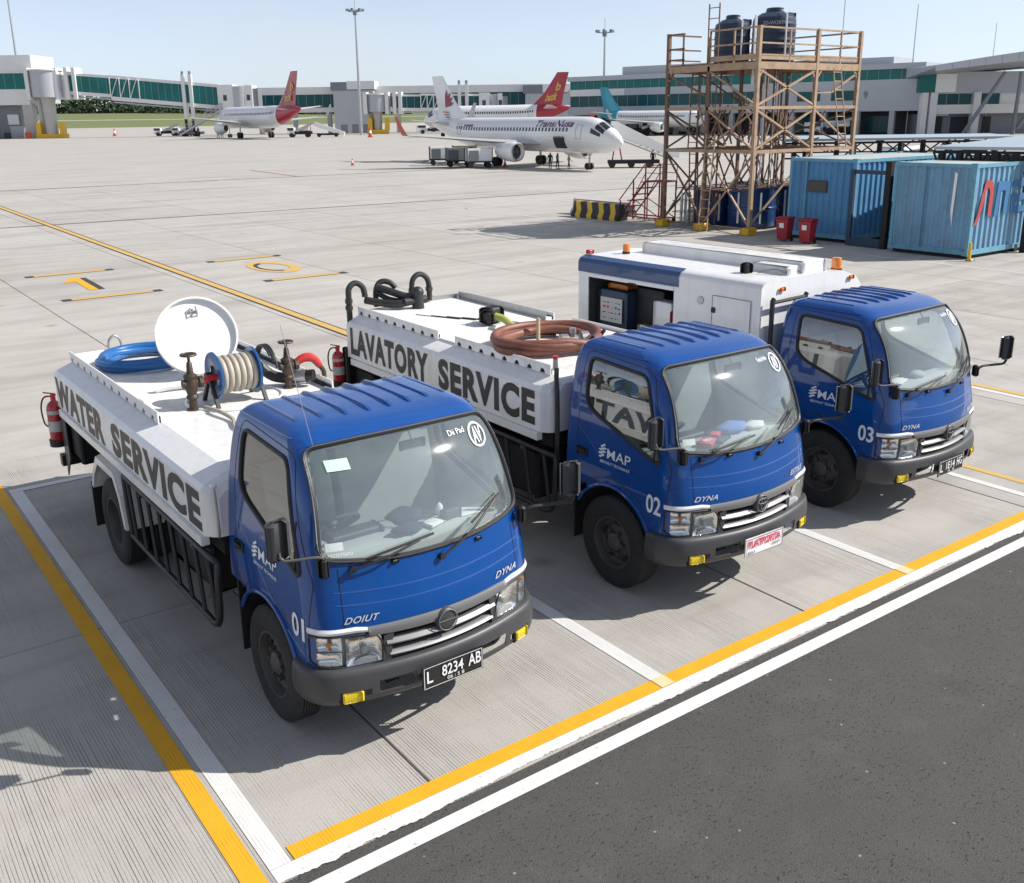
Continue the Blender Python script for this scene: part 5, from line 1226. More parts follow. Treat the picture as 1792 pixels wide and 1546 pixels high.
def jet_bridge(label, d, rx, rr, rz0, rz1, tun, cabx, cabz, wheelx, stairs, mats=(M_TEAL,)):
    T = far('jet_bridge', rx, d, label, 'jet bridge', 0, 'white jet bridges along the pier')
    o = -rx
    rot = MB(); rot.lathe([(rr, rz0), (rr, rz1 - .35)], (0, 0, 0), (0, 0, 1), 24); rot.build('rotunda', M_GREYC, T, 40)
    MB().lathe([(rr + .4, rz1 - .35), (rr + .4, rz1)], (0, 0, 0), (0, 0, 1), 24).build('rotunda_roof', M_PANEL, T, 40)
    for x in (-rr - .6, rr * .75, rr * 1.45, rr * 1.95):
        MB().box((x, -2.6, rz0 - .6), (x + (1.0 if x < 0 else .9), 2.6, rz1 + .3)).build('collar', M_PANEL, T, False)
    col = MB(); col.lathe([(rr * .52, rz0 + .1), (rr * .42, rz0 - 1.2), (rr * .38, 1.2), (rr * .38, 0)], (-.2, 0, 0), (0, 0, 1), 20); col.build('column', M_PIER, T, 40)
    MB().box((-rr, -1.6, 0), (rr * .9, 1.4, 1.1)).build('yellow_base', M_YSAFE, T, False)
    for x in (-rr * .9, rr * .62): MB().box((x, -1.7, .9), (x + 1.1, .3, 4.0)).build('yellow_guard', M_YSAFE, T, False)
    MB().cyl((-rr * .75, .8, rz0), (-rr * .60, .8, 0), .8, n=10).build('rear_post', M_PIER, T)
    for (x0, x1, zt0, zt1, h, wd, n, mt) in tun:
        x0 += o; x1 += o; L = x1 - x0; sl = (zt1 - zt0) / L; th = h * .12
        s = MB(); 
        s.add([(x0, y, zt0 - k) for y in (-wd, wd) for k in (0, th)] + [(x1, y, zt1 - k) for y in (-wd, wd) for k in (0, th)], [(0, 2, 6, 4), (1, 5, 7, 3), (0, 4, 5, 1), (2, 3, 7, 6), (0, 1, 3, 2), (4, 6, 7, 5)]); s.build('tunnel_roof', M_PANEL, T, False)
        s = MB(); s.add([(x0, y, zt0 - h + k) for y in (-wd, wd) for k in (0, h * .16)] + [(x1, y, zt1 - h + k) for y in (-wd, wd) for k in (0, h * .16)], [(0, 2, 6, 4), (1, 5, 7, 3), (0, 4, 5, 1), (2, 3, 7, 6), (0, 1, 3, 2), (4, 6, 7, 5)]); s.build('tunnel_floor', M_PANEL, T, False)
        glazing(T, (x0, -wd + .15, 0), (1, 0, 0), L, zt0 - h * .86, zt0 - th, n, mt, True, mul=.09, slope=sl, name='tunnel_pane')
        s = MB(); s.add([(x0, wd - .3, zt0 - h), (x1, wd - .3, zt1 - h), (x1, wd - .3, zt1), (x0, wd - .3, zt0)], [(0, 1, 2, 3)]); s.build('tunnel_back', M_TEALD, T, False, fix=False)
        MB().bar((x0, -.9, zt0 - h - .45), (x1, -.9, zt1 - h - .45), .5, .35).build('under_beam', M_GREYC, T)
    # white diagonal truss where the tunnels overlap
    x0 = tun[1][0] + o; zt = tun[1][2]; h = tun[1][4]; wd = tun[1][5]; s = MB(); st = h * .40
    for k in range(4): s.bar((x0 + k * st, -wd - .15, zt - h * .9 - k * st * .065), (x0 + k * st, -wd - .15, zt - h * .08 - k * st * .065), .22, .2)
    for k in range(3): s.bar((x0 + k * st, -wd - .15, zt - h * .88 - k * st * .065), (x0 + (k + .85) * st, -wd - .15, zt - h * .1 - k * st * .065), .2, .15)
    s.build('overlap_truss', M_AWHITE, T)
    # lift column
    wx = wheelx + o
    for dx in (-1.3, .6): MB().box((wx + dx, -2.9, 4.4), (wx + dx + .85, -1.9, tun[1][3] + 2.6)).build('lift_post', M_PANEL, T, False); MB().cyl((wx + dx + .4, -2.4, tun[1][3] + 2.4), (wx + dx + .4, -2.4, tun[1][3] + 3.4), .35, n=8).build('lift_motor', M_GREYD, T)
    for dx in (-1.1, .8): MB().cyl((wx + dx, -2.3, 0), (wx + dx, -2.3, 5.2), .38, n=10).build('lift_leg', M_UNDER, T)
    bg_ = MB(); bg_.box((wx - 2.4, -3.2, .5), (wx + 2.4, 1.5, 1.2)); bg_.build('bogie', M_GREYD, T, False)
    for dx in (-1.8, 1.8): MB().cyl((wx + dx, -3.3, .7), (wx + dx, -2.6, .7), .7, n=16).build('bogie_wheel', M_RUBBER, T)
    # cab
    c0, c1 = cabx[0] + o, cabx[1] + o; z0, z1 = cabz; w_ = c1 - c0
    MB().box((c0, -3.0, z0), (c0 + w_ * .42, 2.8, z1)).build('cab_lobby', M_PANEL, T, False); MB().lathe([(w_ * .30, z0 + .3), (w_ * .30, z1 - .4)], (c0 + w_ * .58, -.6, 0), (0, 0, 1), 20).build('cab_curtain', M_GREYC, T, 40)
    MB().box((c0 + w_ * .74, -3.0, z0 - .3), (c1 - .5, 2.5, z1 - .2)).build('cab_head', M_PANEL, T, False); MB().box((c1 - .5, -2.4, z0 + .8), (c1 + .9, 2.2, z1 - 1.0)).build('bellows', M_GREYD, T, False)
    for x, zz in ((c0 + w_ * .20, z0 + (z1 - z0) * .55), (c0 + w_ * .84, z0 + (z1 - z0) * .55)): MB().box((x - .45, -3.06, zz - .7), (x + .45, -2.98, zz + .7)).build('cab_window', M_DWIN, T, False)
    MB().box((c0, -2.6, z0 - .7), (c1 - .5, 2.4, z0)).build('cab_floor', M_GREYD, T, False)
    if stairs:
        (xa, za, xb) = stairs; xa += o; xb += o; st = MB()
        for y in (-4.4, -3.1):
            st.bar((xa, y, za), (xb, y, .3), .18, .5); st.bar((xa, y, za + 1.7), (xb, y, 2.0), .09, .09); st.bar((xa, y, za + .9), (xb, y, 1.2), .06, .06)
            for k in range(9): px = xa + (xb - xa) * k / 8; pz = za + (.3 - za) * k / 8; st.bar((px, y, pz), (px, y, pz + 1.7), .07, .07)
        so = st.build('stair_frame', M_STEEL, T)
        for k in range(14): px = xa + (xb - xa) * (k + .5) / 14; pz = za + (.3 - za) * (k + .5) / 14; MB().box((px - .25, -4.3, pz - .05), (px + .25, -3.2, pz + .05)).build('stair_tread', M_STEEL, so, False)
    return T
jet_bridge('white jet bridge with teal glass sloping down to the red tailed aircraft on the left', 275, -119, 4.0, 10.4, 17.4,
           [(-113.5, -100.4, 16.6, 15.5, 5.5, 1.9, 6, M_TEAL), (-101.5, -73.0, 15.7, 13.0, 6.3, 2.3, 16, M_TEAL)], (-73.4, -63.8), (5.6, 12.9), -81.4, (-72.5, 6.6, -84))
jet_bridge('white jet bridge with level teal glass tunnel behind the nearest aircraft tail', 272, -31.5, 2.9, 5.6, 10.2,
           [(-27.6, -19.8, 9.9, 9.75, 4.0, 1.5, 4, M_TEALD), (-20.0, -4.6, 10.0, 9.7, 4.2, 1.8, 10, M_TEALD)], (-4.8, 1.8), (4.2, 10.0), -9.0, None)
# ------------------------------------------------------------------ long pier behind the aircraft
T = far('pier_corridor', -70, 292, 'long white pier corridor with teal glass behind the aircraft', 'building')
MB().box((0, 0, 10.6), (92, 9, 12.6)).build('roof_band', M_PANEL, T, False); MB().box((0, 0, 5.8), (92, 9, 7.05)).build('floor_band', M_PANEL, T, False)
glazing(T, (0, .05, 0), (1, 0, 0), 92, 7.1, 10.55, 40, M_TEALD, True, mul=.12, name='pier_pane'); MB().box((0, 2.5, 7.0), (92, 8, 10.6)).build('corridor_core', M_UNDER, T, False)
for k in range(10): MB().box((2 + 9.8 * k, 1.0, 0), (3.2 + 9.8 * k, 2.2, 5.8)).build('pier_column', M_PIER, T, False)
for (x0, x1, z1, nm, lb) in ((-45.6, -34.5, 13.7, 'stair_block', 'grey stair block of the pier beside the left light mast'), (7.8, 21.5, 12.2, 'stair_block', 'grey stair block of the pier behind the second red tail')):
    B_ = far(nm, x0, 288, lb, 'building', 0, 'stair blocks of the pier'); w_ = x1 - x0
    MB().box((0, 0, 0), (w_, 9, z1 - 2.2)).build('wall', M_GREYC, B_, False); MB().box((-.6, -.3, z1 - 2.2), (w_ * .35, 9, z1)).build('roof_box', M_GREYD, B_, False); MB().box((w_ * .35, -.3, z1 - 2.0), (w_ + .5, 9, z1 + .2)).build('roof_band', M_PANEL, B_, False)
    for k in range(3): MB().box((w_ * .15 + k * w_ * .28, -.06, 0), (w_ * .32 + k * w_ * .28, .02, 2.4)).build('door_opening', M_GREYD, B_, False)

# ------------------------------------------------------------------ right terminal
A_ = site(16.1, 226); B2 = site(73.5, 178); dv = (B2 - A_); Lf = dv.length; ang = atan2(dv.y, dv.x)
T = empty('terminal_building', A_, ang, 'grey terminal building with two long bands of teal glass', 'building')
for (z0, z1, y0, m, nm) in ((11.0, 11.95, -.6, M_GREYC, 'roof_band'), (7.9, 9.3, -.4, M_GREYC, 'spandrel'), (4.0, 5.7, -.4, M_GREYC, 'lower_wall')):
    MB().box((-.6, y0, z0), (Lf, 26, z1)).build(nm, m, T, False)
MB().box((0, -.45, 7.95), (14, -.40, 9.25)).build('white_panel', M_PANEL, T, False)
glazing(T, (0, -.25, 0), (1, 0, 0), Lf - 2, 9.3, 11.0, 36, M_TEAL, False, mul=.08); glazing(T, (0, -.2, 0), (1, 0, 0), 44, 5.7, 7.9, 18, M_TEALD, False, mul=.08)
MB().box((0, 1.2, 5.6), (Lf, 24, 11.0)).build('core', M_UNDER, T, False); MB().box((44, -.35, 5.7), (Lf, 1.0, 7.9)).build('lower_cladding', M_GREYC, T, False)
for x in (52, 58.5): MB().box((x, -.42, 5.9), (x + 4.4, -.36, 7.6)).build('window_pane', M_TEALD, T, False)
MB().box((12.5, 1, 11.95), (40, 20, 13.6)).build('roof_plant', M_GREYC, T, False); MB().box((46, 3, 11.95), (68, 14, 13.2)).build('roof_plant', M_GREYC, T, False)
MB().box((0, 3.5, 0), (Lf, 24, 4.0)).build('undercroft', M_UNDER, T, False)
for k in range(12): MB().box((1 + 6.2 * k, -.3, 0), (1.9 + 6.2 * k, .6, 4.0)).build('column', M_PIER, T, False)
for k in range(9): MB().box((4 + 7.5 * k, 3.2, .3), (8.5 + 7.5 * k, 3.5, 3.2)).build('shop_window', M_TEALD, T, False)
lettering('gate_number', '9', M_GREYD, T, plane_fn((64.4, -.47, 6.2), (.7, 0, 0), (0, 0, 1.2)), .02)
# ------------------------------------------------------------------ canopy wing on the right edge
T = far('terminal_wing', 73, 176, 'terminal wing with teal corner windows below the grey canopy', 'building')
MB().box((0, 2, 0), (34, 16, 3.4)).build('ground_floor', M_GREYD, T, False); MB().box((1.2, 0, 3.4), (34, 16, 4.9)).build('wall', M_PANEL, T, False); MB().box((1.2, 0, 6.7), (34, 16, 10.2)).build('upper_wall', M_GREYC, T, False)
MB().box((1.0, .35, 4.9), (34, 15, 6.7)).build('window_band', M_PANEL, T, False)
glazing(T, (1.4, .20, 0), (1, 0, 0), 6.4, 4.9, 6.65, 3, M_TEALD, False, mul=.12); glazing(T, (8.6, .20, 0), (1, 0, 0), 4.0, 4.9, 6.65, 2, M_TEALD, False, mul=.12)
MB().box((-1.4, -.4, 6.9), (1.2, 1.0, 10.2)).build('corner_glass', M_TEAL, T, False); MB().box((1.3, -.25, 6.9), (4.8, 0, 9.9)).build('white_panel', M_AWHITE, T, False)
for x in (-.8, .6, 8.0): MB().box((x, -.5, 0), (x + (1.0 if x < 0 else 1.2), .8, 6.9)).build('pier_column', M_PANEL, T, False)
for x, w_ in ((1.8, 2.2), (5.5, 3.5), (11, 1.4)): MB().box((x, 1.85, .2), (x + w_, 2.05, 2.9)).build('shop_front', M_UNDER, T, False)
MB().box((1.6, 1.0, 3.1), (4.6, 2.0, 3.45)).build('awning', M_PANEL, T, False)
cn = far('canopy_roof', 70, 166, 'grey panelled canopy roof on slanting struts at the right edge', 'canopy')
zt = lambda x: 10.9 + .155 * x - .0012 * x * x
for i in range(11):
    x0, x1 = i * 2.6, i * 2.6 + 2.55; th = .9 + .10 * min(i, 7)
    s = MB(); s.add([(x0, 0, zt(x0)), (x1, 0, zt(x1)), (x1, 0, zt(x1) - th - .1), (x0, 0, zt(x0) - th)] + [(x0, .3, zt(x0)), (x1, .3, zt(x1)), (x1, .3, zt(x1) - th - .1), (x0, .3, zt(x0) - th)], [(0, 1, 2, 3), (7, 6, 5, 4), (0, 4, 5, 1), (3, 2, 6, 7), (0, 3, 7, 4), (1, 5, 6, 2)]); s.build('fascia_panel', M_GREYC, cn, False)
MB().add([(0, .3, zt(0) - .3), (28.6, .3, zt(28.6) - 1.7), (28.6, 14, zt(28.6) - 3.2), (0, 12, zt(0) - 1.6), (0, .3, zt(0)), (28.6, .3, zt(28.6)), (28.6, 14, zt(28.6)), (0, 12, zt(0))], [(0, 1, 2, 3), (7, 6, 5, 4), (0, 4, 5, 1), (1, 5, 6, 2), (2, 6, 7, 3), (3, 7, 4, 0)]).build('roof_slab', M_GREYC, cn, False)
MB().box((14.2, .1, zt(15) + .05), (28.6, 1.2, zt(15) + 1.1)).build('roof_edge', M_AWHITE, cn, False)
for (xa, za, xb, zb_) in ((12.6, 9.9, 7.6, 0), (15.2, 9.8, 16.0, 0), (21.5, 9.6, 16.6, 1.0), (21.6, 9.6, 21.2, 0), (27, 9.8, 22, 0)): MB().cyl((xb, 5, zb_), (xa, 3.0, za), .34, .28, 12).build('strut', M_GREYD, cn, 40)
# ------------------------------------------------------------------ masts and aerials
def mast(x, d, h, label, head=True, r0_=.42):
    T = far('light_mast' if head else 'aerial_mast', x, d, label, 'mast', 0, 'tall light masts' if head else 'thin aerial masts')
    MB().cyl((0, 0, 0), (0, 0, h), r0_, r0_ * .45, 10).build('pole', M_STEEL, T)
    if head:
        MB().cyl((0, 0, h - 1.0), (0, 0, h + .1), .55, .55, 10).build('head_ring', M_GREYD, T)
        for k in range(6):
            a = k * pi / 3 + .3; MB().bar((0, 0, h - .3), (1.7 * cos(a), 1.7 * sin(a), h - .1), .14, .14).build('lamp_arm', M_GREYD, T); MB().cbox((1.9 * cos(a), 1.9 * sin(a), h + .15), (.75, .55, .55), a).build('floodlight', M_GREYD, T)
        MB().cyl((0, 0, h), (0, 0, h + 3.0), .06, n=5).build('lightning_rod', M_STEEL, T)
    return T
mast(-34.9, 262, 29.5, 'tall grey light mast beside the red tailed aircraft on the left'); mast(25.3, 246, 22.6, 'tall grey light mast in front of the terminal on the right'); mast(-137.5, 300, 42, 'tall grey light mast behind the pier building, cut by the frame')
mast(62.5, 190, 30, 'aerial mast rising behind the platform with the dark tanks', False, .12); mast(72.5, 182, 21.5, 'aerial mast right of the steel platform', False, .14); mast(84.5, 178, 18.0, 'aerial mast above the grey canopy', False, .10)

# ------------------------------------------------------------------ airliners
def airliner(name, label, loc, rz, k, tail_m, body_m, logo=None, title=None, rear_m=None, winglet=None, detail=True):
    T = empty(name, loc, rz, label, 'airliner', 'parked airliners'); kx, kw, kz = k
    T.scale = (kx, kw, kz)
    # fuselage stations: s, radius, centre z
    ST = [(0, .02, 3.05), (.25, .42, 3.10), (.8, .85, 3.20), (1.6, 1.25, 3.38), (2.6, 1.60, 3.58), (3.8, 1.86, 3.78), (5.2, 1.97, 3.86), (7, 1.98, 3.87), (24, 1.98, 3.87), (27, 1.93, 3.95), (30, 1.66, 4.22), (33, 1.20, 4.62), (35.5, .75, 4.98), (37.3, .32, 5.22), (37.6, .12, 5.25)]
    N = 28
    def body_part(a, b, m, nm):
        s = MB(); vs = []; P = [p for p in ST if a <= p[0] <= b]
        for s_, r_, zc in P:
            for i in range(N): t_ = 2 * pi * i / N; vs.append((s_, r_ * sin(t_), zc + r_ * 1.04 * cos(t_)))
        n = len(P); fs = [(j * N + i, j * N + (i + 1) % N, (j + 1) * N + (i + 1) % N, (j + 1) * N + i) for j in range(n - 1) for i in range(N)]; fs += [tuple(range(N)), tuple(reversed(range((n - 1) * N, n * N)))]
        return s.add(vs, fs).build(nm, m, T, 50)
    if rear_m: body_part(0, 30, body_m, 'fuselage'); body_part(30, 40, rear_m, 'tail_cone')
    else: body_part(0, 40, body_m, 'fuselage')
    def foil(pts, th, m, nm, ax):
        """pts: list of (s_lead, s_trail, span, z, thickness)"""
        s = MB(); vs = []
        for sl, stt, sp, z, t_ in pts:
            c = stt - sl; sec = [(0, 0), (.12, .5), (.35, .62), (.7, .32), (1, 0), (.7, -.18), (.35, -.34), (.12, -.34)]
            for u, h in sec:
                if ax == 'y': vs.append((sl + u * c, sp, z + h * t_))
                else: vs.append((sl + u * c, h * t_, z))
        m_ = 8; n = len(pts); fs = [(j * m_ + i, j * m_ + (i + 1) % m_, (j + 1) * m_ + (i + 1) % m_, (j + 1) * m_ + i) for j in range(n - 1) for i in range(m_)] + [tuple(range(m_)), tuple(reversed(range((n - 1) * m_, n * m_)))]
        return s.add(vs, fs).build(nm, m, T, 40)
    for s_ in (-1, 1):
        foil([(11.3, 18.4, s_ * 1.2, 2.75, .75), (14.4, 19.2, s_ * 6.2, 3.1, .5), (19.6, 21.2, s_ * 16.6, 3.95, .2)], 0, M_AGREY, 'wing', 'y')
        foil([(19.9, 21.2, s_ * 16.6, 3.95, .14), (20.7, 21.7, s_ * 16.95, 5.2, .12), (21.4, 22.1, s_ * 17.1, 6.2, .08)], 0, winglet or M_AGREY, 'winglet', 'y')
        foil([(31.2, 35.0, s_ * .6, 5.1, .3), (34.1, 35.9, s_ * 6.2, 5.7, .14)], 0, M_AGREY if not rear_m else M_AWHITE, 'tailplane', 'y')
        c = Vector((11.2, s_ * 5.75, 1.95))
        MB().lathe([(.55, 3.9), (.85, 3.3), (1.14, 1.9), (1.2, .8), (1.10, .1), (1.0, 0), (.90, .12), (.86, .6)], c, (1, 0, 0), 24, caps=False).build('engine', body_m, T, 50)
        MB().lathe([(.0001, .30), (.2, .5), (.86, .62)], c, (1, 0, 0), 20).build('fan', M_DWIN, T, 50)
        MB().lathe([(1.10, .1), (1.0, 0), (.90, .12)], c, (1, 0, 0), 24, caps=False).build('inlet_lip', M_CHROME, T, 50)
        MB().prism([(12.4, 2.9), (16.5, 3.0), (16.0, 2.6), (12.0, 2.5)], (0, s_ * 5.75 - .12, 0), (1, 0, 0), (0, 0, 1), (0, .24, 0)).build('pylon', body_m, T, False)
        g_ = MB(); g_.cyl((17.7, s_ * 3.8, .5), (17.7, s_ * 3.6, 2.6), .16, n=8); g_.build('main_gear', M_STEEL, T)
        for dy in (-.32, .32): MB().cyl((17.7, s_ * 3.8 + dy - .18, .58), (17.7, s_ * 3.8 + dy + .18, .58), .58, n=18).build('main_wheel', M_RUBBER, T)
    MB().cyl((5.1, 0, .35), (5.0, 0, 2.2), .10, n=8).build('nose_gear', M_STEEL, T)
    for dy in (-.28, .28): MB().cyl((5.1, dy - .12, .38), (5.1, dy + .12, .38), .38, n=16).build('nose_wheel', M_RUBBER, T)
    foil([(28.0, 35.6, 0, 5.4, .36), (31.4, 36.2, 0, 8.0, .28), (34.6, 37.4, 0, 11.76, .14)], 0, tail_m, 'tail_fin', 'z')
    for s_ in (-1, 1):
        # cockpit
        for a, b in (((1.75, .70, 4.25), (2.55, .72, 4.85)), ((1.95, .93, 4.22), (2.75, 1.10, 4.80)), ((2.40, 1.22, 4.18), (3.05, 1.36, 4.72))): pass
        sw = MB()
        def fz(s_at, t_):
            r_ = np.interp(s_at, [p[0] for p in ST], [p[1] for p in ST]); zc = np.interp(s_at, [p[0] for p in ST], [p[2] for p in ST]); return Vector((s_at, s_ * (r_ + .03) * sin(t_), zc + (r_ + .03) * 1.04 * cos(t_)))
        for (s0, s1, t0, t1, t2_, t3_) in ((1.65, 2.85, .10, .70, .08, .52), (1.80, 2.95, .76, 1.14, .58, .97), (2.10, 3.35, 1.18, 1.42, 1.03, 1.33)):
            MB().add([fz(s0 + (s1 - s0) * a_ / 4, (t0 + (t1 - t0) * b_ / 4) * (1 - a_ / 4) + (t2_ + (t3_ - t2_) * b_ / 4) * a_ / 4) for a_ in range(5) for b_ in range(5)], [(5 * a_ + b_, 5 * a_ + b_ + 1, 5 * a_ + b_ + 6, 5 * a_ + b_ + 5) for a_ in range(4) for b_ in range(4)]).build('cockpit_window', M_DWIN, T, True, fix=False)
        cw_ = MB()
        for i in range(38):
            s0 = 6.8 + i * .60
            cw_.add([fz(s0, 1.15), fz(s0 + .30, 1.15), fz(s0 + .30, 1.37), fz(s0, 1.37)], [(0, 1, 2, 3)])
        co = cw_.build('cabin_windows', M_DWIN, T, False, fix=False); co['kind'] = 'stuff'
        for s0 in (4.6, 28.2):
            pts = [fz(s0 + (.85 * (i / 6) if False else 0), 0) for i in range(1)]
            E_ = [fz(s0, t_) for t_ in np.linspace(.95, 1.75, 7)] + [fz(s0 + .85, t_) for t_ in np.linspace(1.75, .95, 7)]
            MB().tube(E_, .03, 4, True).build('door_outline', M_AGREY, T)
    if title:
        def tfn(a, b, z0, z1):
            def f(u, v):
                s_at = a + (b - a) * u; zc = 3.87; z_ = z0 + (z1 - z0) * v; y = sqrt(max(.01, 1.995 ** 2 - ((z_ - zc) / 1.04) ** 2)); return Vector((s_at, y + .02, z_))
            return f
        lettering('airline_title', title[0], title[1], T, tfn(12.6, 6.1, 4.80, 5.55), .02, .3)
        lettering('small_title', title[2], title[1], T, tfn(9.2, 7.2, 3.5, 3.75), .02); lettering('small_title', 'WARR', title[1], T, tfn(27.5, 25.3, 4.78, 5.1), .03)
    if logo == 'fan':
        for s_ in (-1, 1):
            for i, (a, L) in enumerate(((100, 2.5), (122, 2.4), (143, 2.3), (163, 2.2))):
                a_ = radians(a); b0 = Vector((33.9, s_ * .24, 7.4)); dr = Vector((cos(a_), 0, sin(a_))); pr_ = Vector((-sin(a_), 0, cos(a_)))
                MB().add([b0, b0 + dr * L * .7 + pr_ * .26, b0 + dr * L, b0 + dr * L * .7 - pr_ * .26], [(0, 1, 2, 3)]).build('tail_petal', M_ACRIM, T, False, fix=False)
            for k in range(3): MB().bar((33.0 - .05 * k, s_ * .27, 6.7 - .35 * k), (34.4 - .3 * k, s_ * .27, 6.8 - .35 * k), .03, .12).build('tail_stroke', M_ACRIM, T)
    if logo == 'gold':
        for s_ in (-1, 1):
            lettering('tail_mark', 'batik', M_AGOLD, T, plane_fn((34.4 if s_ > 0 else 31.6, s_ * .30, 6.4), (-2.8 * s_, 0, .3), (.8, 0, 1.5)), .03)
            lettering('tail_mark', 'b', M_AGOLD, T, plane_fn((35.4 if s_ > 0 else 34.2, s_ * .24, 8.3), (-1.2 * s_, 0, .2), (.5, 0, 1.6)), .03)
    if detail:
        # open cargo hatch
        s = MB(); Q = []
        for j in range(6):
            t_ = 1.70 + .70 * j / 5
            for i in range(2):
                s_at = 7.3 + 1.9 * i; Q.append(Vector((s_at, 2.0 * sin(t_), 3.87 + 2.07 * cos(t_))))
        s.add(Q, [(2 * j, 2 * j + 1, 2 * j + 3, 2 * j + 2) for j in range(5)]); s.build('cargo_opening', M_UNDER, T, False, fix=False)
        MB().add([(7.3, 2.0, 3.6), (9.2, 2.0, 3.6), (9.2, 3.2, 3.75), (7.3, 3.2, 3.75)], [(0, 1, 2, 3)]).build('cargo_door', M_AWHITE, T, False, fix=False)
    return T
airliner('airliner', 'white airliner with crimson fan on its tail, nearest aircraft on the apron', (48.8, 50.3, 0), radians(85), (.80, .575, .655), M_AWHITE, M_AWHITE, 'fan', ('TransNusa', M_APURP, 'citilink'), None, M_ORANGE)
p = site(-45.8, 216); a_ = atan2((-RH * .40 + HF * .92).y, (-RH * .40 + HF * .92).x)
airliner('airliner', 'white airliner with red tail parked at the left jet bridge, tail towards us', site(-41.2, 216) - (RH * .62 - HF * .78).normalized() * 37.6 * 1.12, atan2((RH * .62 - HF * .78).y, (RH * .62 - HF * .78).x), (1.12, 1.0, 1.16), M_ARED, M_AWHITE, 'gold', None, M_ARED, None, False)
airliner('airliner', 'white airliner with red tail behind the nearest aircraft', site(14.5, 208) - (RH * .80 - HF * .30).normalized() * 37.6 * .86, atan2((RH * .80 - HF * .30).y, (RH * .80 - HF * .30).x), (.86, 1.0, 1.05), M_ARED, M_AWHITE, 'gold', None, M_ARED, None, False)
airliner('airliner', 'white airliner with turquoise tail in front of the terminal', site(40.5, 197), atan2((-RH * .72 + HF * .55).y, (-RH * .72 + HF * .55).x), (.66, .82, .80), M_ATEAL, M_AWHITE, None, None, M_ATEAL, None, False)

# ------------------------------------------------------------------ steel platform with tanks
M_TOWER = mat('weathered_tan_steel', (.42, .29, .19), .65, .1, var=.25, vscale=2.0, dirt=.55, dirtcol=(.17, .09, .05), bump=.1)
M_RUSTY = mat('rusty_brown_steel', (.20, .125, .085), .75, .1, var=.35, vscale=2.5, dirt=.5, dirtcol=(.10, .05, .03), bump=.15)
M_TANK = mat('dark_navy_tank', (.016, .032, .062), .42, var=.15, vscale=2, bump=.1, bscale=6)
M_IBC = mat('blue_drum_plastic', (.010, .045, .15), .35, 0, .2, var=.2, vscale=2)
X0, X1, XM, Y0, Y1, YM = 24.87, 30.2, 27.85, 17.95, 22.0, 20.05
T = empty('tank_platform', (X0, Y0, 0), 0, 'tall tan steel platform of cross braced scaffolding carrying two dark tanks', 'platform'); ox, oy = X0, Y0
def L_(x, y, z): return (x - ox, y - oy, z)
def tb(nm, a, b, w_=.09, m=M_TOWER): return MB().bar(L_(*a), L_(*b), w_, w_).build(nm, m, T)
for x in (X0, XM, X1):
    for y in (Y0, Y1):
        if (x, y) == (XM, Y1): continue
        tb('post', (x, y, .12), (x, y, 6.66), .12, M_TOWER if y == Y0 else M_RUSTY)
tb('post', (X0, YM, .12), (X0, YM, 5.5), .10, M_RUSTY); tb('post', (26.4, Y0 + 2, .1), (26.4, Y0 + 2, 5.5), .09, M_RUSTY); tb('post', (28.9, Y0 + 2, .1), (28.9, Y0 + 2, 5.5), .09, M_RUSTY)
for z in (2.72, 4.13):
    for a, b in (((X0, Y0), (X0, Y1)), ((X0, Y0), (X1, Y0)), ((X1, Y0), (X1, Y1)), ((X0, Y1), (X1, Y1))): tb('girt', (*a, z), (*b, z), .11 if z < 3 else .10)
for z in (5.45,):
    for a, b in (((X0, Y0), (X0, Y1)), ((X0, Y0), (X1, Y0)), ((X1, Y0), (X1, Y1)), ((X0, Y1), (X1, Y1)), ((XM, Y0), (XM, Y1))):
        MB().bar(L_(*a, z), L_(*b, z), .10, .22).build('platform_beam', M_TOWER, T)
for k in range(12):
    y = Y0 + .05 + k * (Y1 - Y0 - .1) / 12; MB().box(L_(X0 + .03, y + .02, 5.56), L_(X1 - .03, y + .30, 5.60)).build('deck_plank', M_RUSTY, T, False)
for zr, w_ in ((5.78, .05), (6.14, .05), (6.62, .055)):
    for a, b in (((X0, Y0), (X0, YM)), ((X0, Y0), (X1, Y0)), ((X1, Y0), (X1, Y1)), ((XM, Y1), (X1, Y1)), ((X0, Y1), (X0, Y1 - .75)), ((X0, Y1), (X0 + 1.6, Y1))): tb('guard_rail', (*a, zr), (*b, zr), w_, M_TOWER if a[1] == Y0 else M_RUSTY)
for a, b in (((X0, Y0), (X1, Y0)), ((X0, Y0), (X0, YM))): MB().bar(L_(*a, 5.70), L_(*b, 5.70), .03, .13).build('toe_board', M_TOWER, T)
for x in (26.4, 29.1): tb('rail_post', (x, Y0, 5.5), (x, Y0, 6.62), .05)
for y in (19.0, YM, 21.3): tb('rail_post', (X0, y, 5.5), (X0, y, 6.64), .05, M_RUSTY if y > 19.5 else M_TOWER)
for x in (26.9, 28.4, 29.3): tb('rail_post', (x, Y1, 5.5), (x, Y1, 6.62), .05, M_RUSTY)
